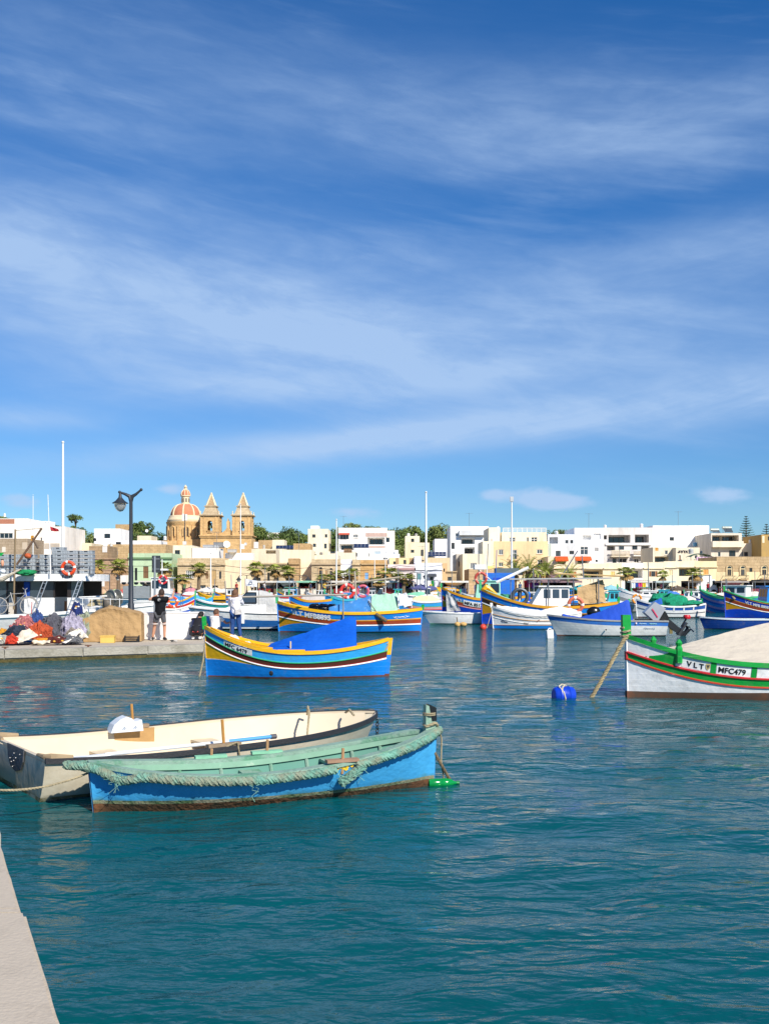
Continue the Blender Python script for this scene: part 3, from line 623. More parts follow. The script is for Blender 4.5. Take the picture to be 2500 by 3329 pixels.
# ---------------------------------------------------------------- the church
def church():
    S = .301; Yc = 265; k = Yc/F
    cx = lambda x: (400+S*x-1250)*k
    cz = lambda y: CH-(1500+S*y-HZ)*k
    LIME = stone('#e6b46a'); LIGHT = mat('#e4d0ac', .85, .1, .6, dirt='#b79f78', dirt_amt=.4, dsc=.5); TERRA = mat('#c47c5a', .85, .12, .8, dirt='#a8664a', dirt_amt=.4, dsc=.6)
    base = thing('parish_church', 'honey stone parish church with red dome and two bell towers', 'church', (0,0,0))
    X = cx(605); D = Yc+9; r = (cx(805)-cx(405))/2; ctr = (X, D, 0)
    ztop = cz(635)
    g = MB(); g.lathe([(r,6),(r,ztop-1.1),(r*1.0,ztop-1.1),(r*1.03,ztop-.9),(r*1.03,ztop-.5),(r*1.06,ztop-.3),(r*1.06,ztop)], 32, ctr)
    dr = g.build('drum', LIME, base, True)
    for i in range(16):      # pilasters between the drum windows
        a = 2*math.pi*(i+.5)/16; x, y = X+r*math.cos(a), D+r*math.sin(a)
        MB().box(-.3,-.28,8,.3,.28,ztop-1.1).build('pilaster', LIME, dr, loc=(x,y,0), rz=a)
    for i in range(8):
        a = 2*math.pi*i/8-math.pi/2+.22; hw = .72; z0, z1 = cz(800), cz(690)
        pts = [(-hw,z0)]+[(-hw*math.cos(math.pi*q/10), z1-hw+hw*math.sin(math.pi*q/10)) for q in range(11)]+[(hw,z0)]
        w = MB().prism(pts, -.08, .5).build('window', mat('#4a3c30', .8), dr, loc=(X+r*math.cos(a), D+r*math.sin(a), 0), rz=a+math.pi/2)
        MB().tube([(x*1.15,-.08,z) for x, z in pts], .2, 6).build('window_surround', LIME, w)
        MB().box(-.08,-.2,z0,.08,-.06,z1-hw).build('mullion', LIGHT, w)
    g = MB(); zb = cz(565)
    g.lathe([(r*1.0,ztop),(r*1.02,ztop+.5),(r*.98,ztop+.55),(r*.97,zb-.9),(r*.93,zb-.7),(r*.9,zb-.1),(r*.82,zb+.05)], 32, ctr)
    g.build('drum_cornice', LIGHT, base, True)
    zt = cz(435); rb = (cx(765)-cx(445))/2; rl = (cx(655)-cx(548))/2*.95
    def dome_r(t): return rl+(rb-rl)*math.cos(t*math.pi/2)**.95
    def dome_z(t): return zb+(zt-zb)*math.sin(t*math.pi/2)**1.0
    MB().lathe([(dome_r(i/12), dome_z(i/12)) for i in range(13)], 40, ctr).build('dome', TERRA, base, True)
    for i in range(8):
        a = 2*math.pi*i/8-math.pi/2+.02
        MB().tube([(X+(dome_r(j/10)+.02)*math.cos(a), D+(dome_r(j/10)+.02)*math.sin(a), dome_z(j/10)) for j in range(11)], [.26-.012*j for j in range(11)], 6).build('dome_rib', LIGHT, base)
    lt = cz(335)
    g = MB(); g.lathe([(rl*1.15,zt-.3),(rl*1.15,zt+.25),(rl*.86,zt+.3),(rl*.86,lt-.4),(rl*1.08,lt-.25),(rl*1.08,lt),(rl*.8,lt+.05)], 16, ctr)
    la = g.build('lantern', LIGHT, base, True)
    for i in range(8):
        a = 2*math.pi*i/8-math.pi/2+.39
        MB().box(-.22,-.06,zt+.6,.22,.12,lt-.8).build('lantern_window', mat('#7d7468', .7), la, loc=(X+rl*.87*math.cos(a), D+rl*.87*math.sin(a), 0), rz=a+math.pi/2)
    l2 = cz(268)
    MB().lathe([(rl*.95*math.cos(i/8*math.pi/2)+.08, lt+(l2-lt)*math.sin(i/8*math.pi/2)) for i in range(9)], 24, ctr).build('lantern_dome', TERRA, la, True)
    for i in range(8):
        a = 2*math.pi*i/8-math.pi/2
        MB().tube([(X+(rl*.96*math.cos(j/6*math.pi/2)+.08)*math.cos(a), D+(rl*.96*math.cos(j/6*math.pi/2)+.08)*math.sin(a), lt+(l2-lt)*math.sin(j/6*math.pi/2)) for j in range(7)], .12, 5).build('lantern_rib', LIGHT, la)
    g = MB(); g.lathe([(.3,l2-.1),(.22,l2+.35),(.42,l2+.6),(.42,l2+.85),(.12,l2+1.1)], 10, ctr)
    zc = cz(215); g.box(X-.1,D-.1,l2+1.0,X+.1,D+.1,zc); g.box(X-.5,D-.09,zc-1.1,X+.5,D+.09,zc-.85)
    g.build('cross', LIGHT, la)
    # nave roof and facade block between the towers
    MB().box(cx(560),Yc+4,4,cx(850),Yc+22,cz(835)).build('nave', LIME, base)
    MB().box(cx(395),Yc+2,4,cx(565),Yc+20,cz(852)).build('apse', LIME, base)
    fx0, fx1 = cx(838), cx(1390)
    fb = MB().box(fx0,Yc,4,fx1,Yc+8,cz(806)).build('facade', LIME, base)
    g = MB(); g.box(fx0-.35,Yc-.5,cz(806),fx1+.35,Yc+8.3,cz(806)+.22); g.box(fx0-.2,Yc-.3,cz(812)-.25,fx1+.2,Yc-.002,cz(806)-.003); g.build('cornice', LIME, fb)
    g = MB(); xm = cx(1132); w = cx(1190)-cx(1040)
    prof = [(cx(1042),cz(806)+.25),(cx(1042),cz(770)),(cx(1075),cz(765)),(cx(1100),cz(745)),(cx(1118),cz(720)),(cx(1118),cz(650)),(cx(1126),cz(640)),(cx(1132),cz(612)),(cx(1140),cz(640)),(cx(1150),cz(650)),(cx(1150),cz(720)),(cx(1165),cz(745)),(cx(1184),cz(765)),(cx(1184),cz(806)+.25)]
    g.prism(prof[::-1], Yc+.4, Yc+1.4); g.build('pediment', LIME, fb)
    for ta, tb in ((842,1040),(1186,1388)):
        x0, x1 = cx(ta), cx(tb); y0, y1 = Yc-.1, Yc-.1+(x1-x0); zt0, zt1 = cz(806)+.22, cz(592); mx = (x0+x1)/2; my = (y0+y1)/2; W2 = (x1-x0)/2
        g = MB(); ow = (cx(1000)-cx(945))/2; oz0, oz1 = cz(770), cz(640)
        hole = (mx-ow, oz0, mx+ow, oz1)
        t = .9
        for yy in (y0, y1-t):
            g.box(x0,yy,zt0,hole[0],yy+t,zt1); g.box(hole[2],yy,zt0,x1,yy+t,zt1); g.box(hole[0],yy,zt0,hole[2],yy+t,oz0); g.box(hole[0],yy,oz1,hole[2],yy+t,zt1)
        for xx in (x0, x1-t):
            g.box(xx,y0+t,zt0,xx+t,my-ow,zt1); g.box(xx,my+ow,zt0,xx+t,y1-t,zt1); g.box(xx,my-ow,zt0,xx+t,my+ow,oz0); g.box(xx,my-ow,oz1,xx+t,my+ow,zt1)
        tw = g.build('bell_tower', LIME, base)
        for sx in (x0-.12, x0+.75, x1-.95, x1-.08): MB().box(sx,y0-.14,zt0,sx+.2,y0-.003,zt1).build('pilaster', LIME, tw)
        for yy in (y0-.02,):      # arch heads over the front opening
            pts = [(hole[2]+.02,oz1)]+[(mx+(ow+.02)*math.cos(math.pi*q/8), oz1-ow+(ow+.02)*math.sin(math.pi*q/8)) for q in range(9)]+[(hole[0]-.02,oz1)]
            g = MB(); n = len(pts)
            for q in range(9): pass
            left = [(hole[0],oz1),(hole[0],oz1-ow)]+[(mx-ow*math.cos(math.pi*q/8), oz1-ow+ow*math.sin(math.pi*q/8)) for q in range(1,5)]
            right = [(2*mx-x, z) for x, z in left][::-1]
            g.prism(left[::-1], y0+.004, y0+.6); g.prism(right[::-1], y0+.004, y0+.6); g.build('arch_head', LIME, tw)
        bz = oz0+(oz1-oz0)*.5
        MB().lathe([(.05,bz+.9),(.3,bz+.8),(.4,bz+.3),(.62,bz-.25),(.68,bz-.35),(.3,bz-.35)], 12, (mx,y0+1.2,0)).build('bell', mat('#5c6b58', .5, metal=.6), tw, True)
        MB().bar((hole[0],y0+1.2,bz+.95),(hole[2],y0+1.2,bz+.95),.16).build('bell_beam', mat('#4a3a2c', .8), tw)
        g = MB()
        for q in range(4): g.lathe([(.09,cz(775)),(.16,cz(765)),(.09,cz(752))], 6, (mx-ow+2*ow*(q+.5)/4, y0-.12,0))
        g.box(mx-ow-.1,y0-.3,cz(752),mx+ow+.1,y0-.003,cz(748)); g.build('balustrade', LIME, tw)
        def sq(s, z): return [(mx-s,my-s,z),(mx+s,my-s,z),(mx+s,my+s,z),(mx-s,my+s,z)]
        prof = [(W2+.1,zt1),(W2+.45,zt1+.15),(W2+.45,zt1+.4),(W2*.98,zt1+.5)]
        za, zb2 = cz(575), cz(492)
        for q in range(8):
            t_ = q/7; prof.append((W2*.93-(W2*.93-W2*.58)*(t_**.62), za+(zb2-za)*t_))
        prof += [(W2*.6,zb2+.05),(W2*.68,zb2+.15),(W2*.68,zb2+.4),(W2*.56,zb2+.45)]
        g = MB(); b0 = len(g.v)
        for s_, z_ in prof: g.v += sq(s_, z_)
        for q in range(len(prof)-1):
            for j in range(4): a = b0+q*4+j; b = b0+q*4+(j+1)%4; g.f.append((a,b,b+4,a+4))
        g.build('tower_roof', stone('#cbb084'), tw)
        zs, ze = zb2+.45, cz(350); g = MB(); b0 = 0; s_ = W2*.46
        g.v += sq(s_, zs)+sq(.12, ze); g.f += [(j,(j+1)%4,(j+1)%4+4,j+4) for j in range(4)]+[(4,5,6,7)]
        sp = g.build('spire', stone('#c49a66'), tw)
        for p, q in zip(sq(s_, zs), sq(.12, ze)): MB().bar(p, q, .28).build('spire_rib', LIGHT, sp)
        MB().ball((mx,my,ze+.25), .3, 8, 6).build('finial', LIGHT, sp, True)
        g = MB()
        for sx in (-1,1):
            for sy in (-1,1): g.lathe([(.16,0),(.2,.3),(.08,.5),(.14,.75),(.02,1.0)], 6, (mx+sx*W2*1.0,my+sy*W2*1.0,zt1+.4))
        g.build('corner_finials', LIGHT, tw)
church()
# ---------------------------------------------------------------- trees and palms
def leafmat(h, var=.35, tr=.0):
    m = mat(h, .7, var, 1.4, spec=.25); return m
LEAF = [leafmat('#68783c'), leafmat('#566834'), leafmat('#768248'), leafmat('#4c5e34')]
BARK = mat('#6a5540', .95, .2, 4, bump=.5, bsc=12)
def crown_mesh(seed, lobes, n, size):
    r = random.Random(seed); g = MB()
    for k in range(n):
        c, rad = lobes[r.randrange(len(lobes))]
        while True:
            d = Vector((r.uniform(-1,1), r.uniform(-1,1), r.uniform(-1,1)))
            if .05 < d.length <= 1: break
        d = d.normalized()*(d.length**.35)
        p = Vector((c[0]+d.x*rad[0], c[1]+d.y*rad[1], c[2]+d.z*rad[2]))
        if noise.noise(p*.55+Vector((seed,0,0))) < -.22: continue
        p += Vector((r.gauss(0,.15), r.gauss(0,.15), r.gauss(0,.15)))
        nrm = (d+Vector((r.gauss(0,.6), r.gauss(0,.6), r.gauss(.3,.5)))).normalized()
        a = nrm.orthogonal().normalized(); b = nrm.cross(a); th = r.uniform(0, 6.28)
        a, b = a*math.cos(th)+b*math.sin(th), b*math.cos(th)-a*math.sin(th)
        s = size*r.uniform(.6, 1.4)
        g.add([p-a*s*.7, p-b*s*.35, p+a*s*.7+nrm*s*.2, p+b*s*.35], [(0,1,2,3)])
    return g
def tree_proto(seed, kind):
    r = random.Random(seed)
    if kind == 'round':
        lobes = [((0,0,4.2),(2.6,2.6,2.0))]+[((r.uniform(-2,2), r.uniform(-2,2), r.uniform(3,5.4)), (r.uniform(1,1.8),)*3) for _ in range(7)]; h = 3.4
    elif kind == 'wide':
        lobes = [((r.uniform(-4,4), r.uniform(-2,2), r.uniform(2.2,4.0)), (r.uniform(1.4,2.4), 1.6, r.uniform(1,1.6))) for _ in range(10)]; h = 2.2
    else:      # umbrella crown on a bare stem
        lobes = [((r.uniform(-1.7,1.7), r.uniform(-1.4,1.4), r.uniform(6.6,7.8)), (1.2,1.2,.75)) for _ in range(7)]; h = 6.2
    cr = crown_mesh(seed, lobes, 1900 if kind != 'umb' else 900, .42)
    t = MB(); t.tube([(0,0,-1.5),(.1,.05,h*.5),(.0,.1,h)], [.32,.25,.16], 7)
    for i in range(5):
        c = lobes[i][0]; t.tube([(0,.1,h*.75),(c[0]*.5,c[1]*.5,(c[2]+h)*.5),c], [.14,.1,.04], 5)
    return cr, t
def tree(proto, loc, sc, rz, label, leaf, group='trees on the ridge', name='tree'):
    cr, t = proto
    o = thing(name, label, 'tree', loc, rz, group); o.scale = sc
    k = ('m', id(cr))
    if not hasattr(cr, 'me'):
        cr.me = {}; tt = t.build('trunk', BARK, o, True); t.ob = tt
    else:
        tt = t.ob.copy(); COL.objects.link(tt); tt.parent = o
    if leaf not in cr.me: cr.me[leaf] = cr.build('crown', LEAF[leaf], o)
    else:
        c = cr.me[leaf].copy(); COL.objects.link(c); c.parent = o
    return o
TR = [tree_proto(1,'round'), tree_proto(2,'round'), tree_proto(3,'wide'), tree_proto(4,'wide'), tree_proto(5,'umb')]
# (u, v of crown top, distance, prototype, scale, leaf, label)
trees = [
 (248,1672,300,4,1.05,1,'umbrella-topped tree standing clear above the left hill'),
 (235,1705,292,0,1.25,1,'dark round tree just below the umbrella-topped tree'),
 (268,1722,285,2,1.2,0,'spreading tree right of the tallest floodlight mast'),
 (300,1735,280,3,1.1,2,'olive green spreading tree left of the white cube house'),
 (330,1752,278,3,.9,0,'low spreading tree touching the white cube house'),
 (222,1742,270,2,1.0,3,'dark low tree behind the tallest floodlight mast'),
 (285,1768,262,3,1.0,1,'shrubby tree on the bank left of the white cube house'),
 (6,1672,230,0,.7,2,'tree top at the left edge behind the terracotta storey'),
 (180,1700,260,0,.6,3,'small dark tree beside the white chimney block'),
 (455,1690,300,0,1.25,1,'tall loose tree right of the lamp post'),
 (430,1712,295,1,1.0,0,'round tree directly behind the lamp post'),
 (480,1725,285,2,1.1,3,'dark spreading tree left of the church dome'),
 (500,1742,280,3,.9,0,'low tree under the satellite dish left of the dome'),
 (395,1735,290,3,.9,2,'low olive tree right of the white cube house'),
 (832,1692,285,1,1.35,0,'tree tucked against the right bell tower'),
 (815,1722,280,2,.9,1,'low tree at the foot of the right bell tower'),
 (940,1702,285,1,1.45,3,'biggest dark round tree right of the church'),
 (910,1725,282,2,1.1,1,'left skirt tree of the dark round clump right of the church'),
 (975,1728,283,3,1.0,0,'right skirt tree of the dark round clump right of the church'),
 (900,1745,275,2,.9,2,'low olive tree below the dark round clump right of the church'),
 (950,1752,270,3,.9,0,'bushy tree above the left solar panels'),
 (1080,1712,300,0,1.3,1,'dark tree between the cream tower house and the white villa'),
 (1075,1745,290,2,1.0,0,'low tree right of the cream tower house'),
 (1110,1706,305,1,1.1,0,'tree top over the left end of the white villa'),
 (1155,1693,310,0,1.1,2,'tallest tree top above the white villa'),
 (1195,1705,305,3,.9,1,'spreading tree top above the pink loggia'),
 (1245,1706,300,0,1.0,0,'small tree top over the right end of the white villa'),
 (1285,1706,290,1,1.3,1,'dark tree just right of the white villa'),
 (1325,1702,292,0,1.4,0,'rusty green tree behind the yellow roof room'),
 (1360,1715,295,1,1.3,3,'dark tree behind the yellow stepped house'),
 (1300,1740,280,2,1.2,0,'low spreading tree right of the white villa wing'),
 (1290,1765,275,3,1.0,2,'olive scrub tree below the trees right of the villa'),
 (1395,1735,300,2,1.2,3,'dark spreading tree right of the second mast'),
 (1432,1692,285,1,1.35,2,'bright green round tree left of the tall white block'),
 (1415,1725,288,2,1.0,1,'dark low tree under the bright green round tree'),
 (1812,1716,300,3,.9,2,'flat tree top between yellow apartments and grey blue house'),
]
for u, v, Y, pr, s, lf, lab in trees:
    top = {0:6.9,1:6.9,2:5.4,3:5.4,4:8.3}[pr]*s
    s *= .9; top *= .9; p = P(u, v+3, Y)
    tree(TR[pr], (p.x, p.y, p.z-top), (s, s, s), random.uniform(0, 6.28), lab, lf)
# the wooded mass on the crest and the bushes that cover the slope
g = MB(); r2 = random.Random(12)
def scrub(n, u0, u1, y0, y1, hh):
    for _ in range(n):
        Y = r2.uniform(y0, y1); u = r2.uniform(u0, u1); x = (u-1250)*Y/F; z = gz(x, Y)
        b = crownq(r2, (x, Y, z+hh*.4), (r2.uniform(1.2,2.6), 1.5, hh*r2.uniform(.5,1.0)))
def crownq(r, c, rad):
    for _ in range(60):
        d = Vector((r.gauss(0,1), r.gauss(0,1), r.gauss(0,1))).normalized(); p = Vector((c[0]+d.x*rad[0], c[1]+d.y*rad[1], c[2]+abs(d.z)*rad[2]))
        nn = (d+Vector((r.gauss(0,.6), r.gauss(0,.6), r.gauss(0,.6)))).normalized(); a = nn.orthogonal().normalized(); b = nn.cross(a); s = r.uniform(.3,.6)
        g.add([p-a*s, p-b*s*.6, p+a*s, p+b*s*.6], [(0,1,2,3)])
scrub(70, 150, 560, 255, 330, 2.6); scrub(40, 780, 1060, 255, 320, 2.2); scrub(90, 1040, 1480, 270, 340, 3.0); scrub(60, 0, 2500, 320, 350, 2.0)
tag(g.build('hillside_scrub', LEAF[1]), 'dark green scrub and bushes covering the slope behind the town', 'scrub', kind='stuff')

PALMG = leafmat('#98a04a', .4); PALMD = mat('#a5834e', .9, .3, 3); PTR = mat('#7d6a55', .95, .25, 5, bump=.6, bsc=10, stretch=(1,1,3))
def fan_palm(seed, h):
    r = random.Random(seed); tr = MB(); tr.tube([(0,0,-.2),(.04,0,h*.3),(-.05,.03,h*.7),(0,0,h)], [.24,.19,.17,.16], 8)
    sk = MB(); cr = MB()
    def frond(g, az, el, ln, fan, wd, droop):
        d = Vector((math.cos(az)*math.cos(el), math.sin(az)*math.cos(el), math.sin(el)))
        base = Vector((0,0,h-.1)); tip = base+d*ln; side = d.cross(Vector((0,0,1))).normalized(); up = side.cross(d)
        g.add([base-side*.02, base+side*.02, tip+side*.015, tip-side*.015], [(0,1,2,3)])
        for i in range(9):
            a = (i-4)/4*1.25; q = (d*math.cos(a)+side*math.sin(a)).normalized(); ll = fan*(1-.25*abs(a)/1.25)*r.uniform(.85,1.1)
            e1 = tip+q*ll*.55; e2 = tip+q*ll+Vector((0,0,-droop*r.uniform(.6,1.4))); w = up.cross(q).normalized()*wd
            g.add([tip, e1+w, e2, e1-w], [(0,1,2,3)])
    for i in range(30): frond(cr, r.uniform(0,6.28), r.uniform(-.35,1.35), r.uniform(.45,.8), r.uniform(.7,.95), .075, .22)
    for i in range(26): frond(sk, r.uniform(0,6.28), r.uniform(-1.45,-.85), r.uniform(.35,1.1), r.uniform(.5,.8), .07, .35)
    return tr, sk, cr
def date_palm(seed, h):
    r = random.Random(seed); tr = MB(); tr.tube([(0,0,-.2),(.03,0,h*.5),(0,0,h)], [.3,.26,.3], 8); cr = MB(); sk = MB()
    for i in range(34):
        az = r.uniform(0,6.28); el = r.uniform(.0,1.4); L = r.uniform(2.0,2.7); pts = []
        for j in range(7):
            t = j/6; e = el-1.3*t*t*(1.2-.4*el); 
            pts.append((pts[-1] if pts else Vector((0,0,h)))+Vector((math.cos(az)*math.cos(e), math.sin(az)*math.cos(e), math.sin(e)))*L/6)
        cr.tube(pts, .025, 3, False)
        for j in range(1, 7):
            for q in range(3):
                p = pts[j-1].lerp(pts[j], q/3); d = (pts[j]-pts[j-1]).normalized(); s = d.cross(Vector((0,0,1))).normalized()
                for sg in (-1, 1):
                    e = p+(s*sg*.8+d*.6+Vector((0,0,.25))).normalized()*.5*(1.15-j/8)
                    w = d*.035; cr.add([p-w, p+w, e], [(0,1,2)])
    for i in range(12):
        az = r.uniform(0,6.28); sk.tube([(0,0,h),(math.cos(az)*.5,math.sin(az)*.5,h-.4),(math.cos(az)*.6,math.sin(az)*.6,h-1.2)], .06, 4)
    return tr, sk, cr
def palm(parts, loc, rz, sc, label, store={}):
    o = thing('palm_tree', label, 'palm', loc, rz, 'palms along the waterfront', sc)
    key = id(parts)
    if key not in store:
        a = parts[0].build('trunk', PTR, o, True); b = parts[1].build('dead_fronds', PALMD, o); c = parts[2].build('crown', PALMG, o); store[key] = (a, b, c)
    else:
        for q in store[key]: c = q.copy(); COL.objects.link(c); c.parent = o
    return o
FP = [fan_palm(21, 5.2), fan_palm(22, 4.3), fan_palm(23, 5.6)]; FH = [5.2, 4.3, 5.6]
DP = [date_palm(31, 3.2), date_palm(32, 3.6)]; DH = [3.2, 3.6]
# (u, v of crown centre, distance, prototype, label)
for u, v, Y, pr, s, lab in [
 (314,1838,140,0,1.0,'fan palm nearest the fishing vessel'), (387,1838,140,0,1.05,'fan palm just left of the lamp post'),
 (533,1845,144,1,.9,'fan palm below the green balcony'), (597,1878,138,1,.85,'small fan palm right of the traffic sign'),
 (648,1848,138,0,1.0,'fan palm in front of the tan house with heavy cornice'),
 (835,1845,139,0,1.0,'leftmost palm of the three before the ornate tan house'), (895,1850,138,2,.9,'middle palm of the three before the ornate tan house'), (935,1856,138,0,.9,'rightmost palm of the three before the ornate tan house'),
 (1058,1878,138,1,1.0,'leftmost palm of the three before the arched stone house'), (1100,1868,139,0,.9,'middle palm of the three before the arched stone house'), (1142,1862,140,0,.9,'rightmost palm of the three before the lilac white house'),
 (1228,1886,137,1,.95,'small palm before the deep orange house'), (1262,1860,138,0,1.2,'large palm between the orange and the pink house'), (1312,1876,137,1,1.15,'palm in the middle of the pink house front'),
 (2036,1858,140,1,.9,'thin palm before the white fronted house'), (2154,1868,140,1,.6,'very small palm beside the pale closed shutters'), (2258,1862,140,1,.9,'palm beside the golden yellow house')]:
    p = P(u, v, Y); h = FH[pr]*s
    o = palm(FP[pr], (p.x, p.y, 1.0), random.uniform(0,6), s, lab)
    k = (p.z-1.0)/FH[pr]; o.scale = (s*1.3, s*1.3, k)
for u, v, Y, pr, s, lab in [(1672,1880,139,0,.95,'leftmost feathery date palm behind the third mast'), (1718,1872,138,1,1.05,'tallest feathery date palm below the yellow apartments'),
 (1772,1880,138,0,1.1,'feathery date palm left of the mauve tent ridge'), (1852,1886,139,1,.95,'feathery date palm above the right side of the mauve tent')]:
    p = P(u, v-14, Y); o = palm(DP[pr], (p.x, p.y, 1.0), random.uniform(0,6), s, lab); o.scale = (s*1.35, s*1.35, (p.z-1.0)/DH[pr]*1.02)
# Norfolk pines on the right
def norfolk(seed):
    r = random.Random(seed); t = MB(); t.tube([(0,0,-3),(0,0,6),(0,0,12.4)], [.3,.2,.04], 7); c = MB()
    z = 3.5
    while z < 12.2:
        L = (12.6-z)*.36+.15; n = 6
        for i in range(n):
            a = 2*math.pi*(i+r.random()*.5)/n; e = Vector((math.cos(a), math.sin(a), .22)).normalized(); s = Vector((-math.sin(a), math.cos(a), 0))
            for j in range(9):
                q = Vector((0,0,z))+e*L*(j+1)/9; w = .32*(1-abs(j-3)/9)
                for sg in (-1,1): c.add([q-e*.09, q+e*.09, q+s*sg*w+e*.15+Vector((0,0,.14))], [(0,1,2)])
            c.bar((0,0,z), Vector((0,0,z))+e*L, .09)
        z += .62
    return t, c
t, c = norfolk(3)
np_ = None
for u, v, Y, s, lab in ((2424,1678,260,1.0,'tall Norfolk pine with tiered branches above the right roofs'), (2490,1704,262,1.0,'Norfolk pine at the right edge of the photo')):
    p = P(u, v, Y); o = thing('norfolk_pine', lab, 'tree', (p.x, p.y, p.z-12.4*s), u*.1, 'norfolk pines', s)
    if not np_: np_ = (t.build('trunk', BARK, o, True), c.build('crown', LEAF[3], o))
    else:
        for q in np_: k = q.copy(); COL.objects.link(k); k.parent = o

# ---------------------------------------------------------------- things on the roofs
def solar(cr, x0, y0, x1, y1, Y, n, label, rows=1):
    a = P(cr[0]+cr[2]*x0, cr[1]+cr[2]*y1, Y); b = P(cr[0]+cr[2]*x1, cr[1]+cr[2]*y0, Y); w = (b.x-a.x)/n; h = (b.z-a.z)/rows
    o = thing('solar_array', label, 'solar panels', (a.x, a.y, a.z)); fm = metal('#9aa3a8')
    for i in range(n):
        for j in range(rows):
            f = MB(); d = .5*h; x = i*w+.03; X = (i+1)*w-.03
            f.hexa([(x,j*d*1.2,j*h+.02),(X,j*d*1.2,j*h+.02),(X,j*d*1.2+.06,j*h+.0),(x,j*d*1.2+.06,j*h),(x,(j+1)*d*1.2,(j+1)*h-.03),(X,(j+1)*d*1.2,(j+1)*h-.03),(X,(j+1)*d*1.2+.06,(j+1)*h-.05),(x,(j+1)*d*1.2+.06,(j+1)*h-.05)])
            f.build('panel', mat('#2a3550', .15, .1, 2, spec=.8), o)
    g = MB()
    for i in range(n+1): g.bar((i*w,.02,-.3),(i*w,d*1.2*rows,h*rows-.05),.05)
    g.build('support_frame', fm, o)
solar(CD,-10,300,225,350,186,5,'row of five dark solar panels right of the bell towers')
solar(CD,1040,278,1240,338,178,4,'tilted solar panels in front of the white villa')
solar(CE,795,388,1040,450,168,5,'two rows of solar panels left of the tall white block',2)
def rooftank(cr, x, y0, y1, r, Y, h, label, name='water_tank', cat='water tank'):
    a = P(cr[0]+cr[2]*x, cr[1]+cr[2]*y1, Y); ht = (y1-y0)*cr[2]*Y/F; rr_ = r*cr[2]*Y/F
    o = thing(name, label, cat, a); m = plastic(h)
    MB().lathe([(0,0),(rr_,0),(rr_,.04),(rr_*.97,ht*.3),(rr_,ht*.33),(rr_*.97,ht*.6),(rr_,ht*.63),(rr_,ht*.92),(rr_*.8,ht),(0,ht)], 14).build('tank', m, o, True)
    MB().lathe([(rr_*.25,ht),(rr_*.25,ht+.08),(0,ht+.09)], 10).build('lid', m, o)
rooftank(CC,780,290,352,33,157,'#e9e6de','white cylindrical roof tank between the dishes')
rooftank(CHh,602,435,500,34,164,'#b9bcbc','metallic roof tank above the scrawled graffiti')
rooftank(CHh,662,350,400,30,182,'#5f9fc4','blue roof tank beside the small white block')
rooftank(CE,530,143,178,22,206,'#efefec','white roof tank on the yellow roof room')
rooftank(CE,632,146,176,20,206,'#b4b2ac','grey roof tank on the yellow roof room')
rooftank(CB,245,290,330,22,205,'#2c2f33','black roof tank in front of the white cube house')
def dish(cr, x, y, r, Y, label, dirx=.3):
    p = P(cr[0]+cr[2]*x, cr[1]+cr[2]*y, Y); rr_ = r*cr[2]*Y/F
    o = thing('satellite_dish', label, 'satellite dish', (p.x, p.y, p.z-rr_*1.6))
    b = MB(); b.lathe([(rr_*i/6, .25*rr_*(i/6)**2) for i in range(7)], 18)
    d = b.build('dish', mat('#e6e4df', .5, .08), o, True); d.location = (0,0,rr_*1.6); d.rotation_euler = (R(75), 0, dirx)
    g = MB(); g.tube([(0,.1,0),(0,.1,rr_*1.6)], .04, 6); g.tube([(0,.02,rr_*1.4),(0,-rr_*.9,rr_*1.5)], .02, 5); g.build('mount', metal('#8d8f90'), o)
dish(CC,572,290,48,158,'large white satellite dish in front of the bell towers')
dish(CC,830,285,22,158,'small satellite dish right of the white roof tank', -.4)
dish(CB,948,190,21,216,'satellite dish on the cream roof room left of the dome')
dish(CF,495,150,20,175,'satellite dish on the roof of the yellow apartments')
dish(CF,1282,212,22,181,'satellite dish on the roof of the grey blue house', -.5)
def box_thing(name, label, cat, cr, x0, y0, x1, y1, Y, dp, h, rough=.6):
    a = P(cr[0]+cr[2]*x0, cr[1]+cr[2]*y1, Y); b = P(cr[0]+cr[2]*x1, cr[1]+cr[2]*y0, Y); o = thing(name, label, cat, a)
    w, ht = b.x-a.x, b.z-a.z
    MB().box(0,0,.08,w,dp,ht).build('casing', plaster(h), o)
    g = MB()
    for x in (.05, w-.13):
        for y in (.05, dp-.13): g.box(x,y,0,x+.08,y+.08,.08)
    g.build('feet', DARK, o); MB().box(-.04,-.04,ht,w+.04,dp+.04,ht+.06).build('lid', plaster(h), o)
box_thing('roof_cistern','long grey roof cistern with white domes below the left bell tower','cistern',CC,250,300,460,340,159,1.5,'#a9adb0')
box_thing('roof_cistern','dark grey roof shed left of the large satellite dish','shed',CC,395,265,515,335,160,2,'#7d8288')
box_thing('roof_shed','white pergola posts block on the roofs right of the towers','shed',CC,940,262,990,348,165,1,'#efece4')
box_thing('roof_cistern','grey blue glazed roof box right of the tilted solar panels','cistern',CD,1320,388,1400,425,163,1.5,'#a7bcc6')
box_thing('roof_cistern','grey roof vent box behind the dish on the tan house','vent',CC,585,360,695,405,153,1,'#b5b2aa')
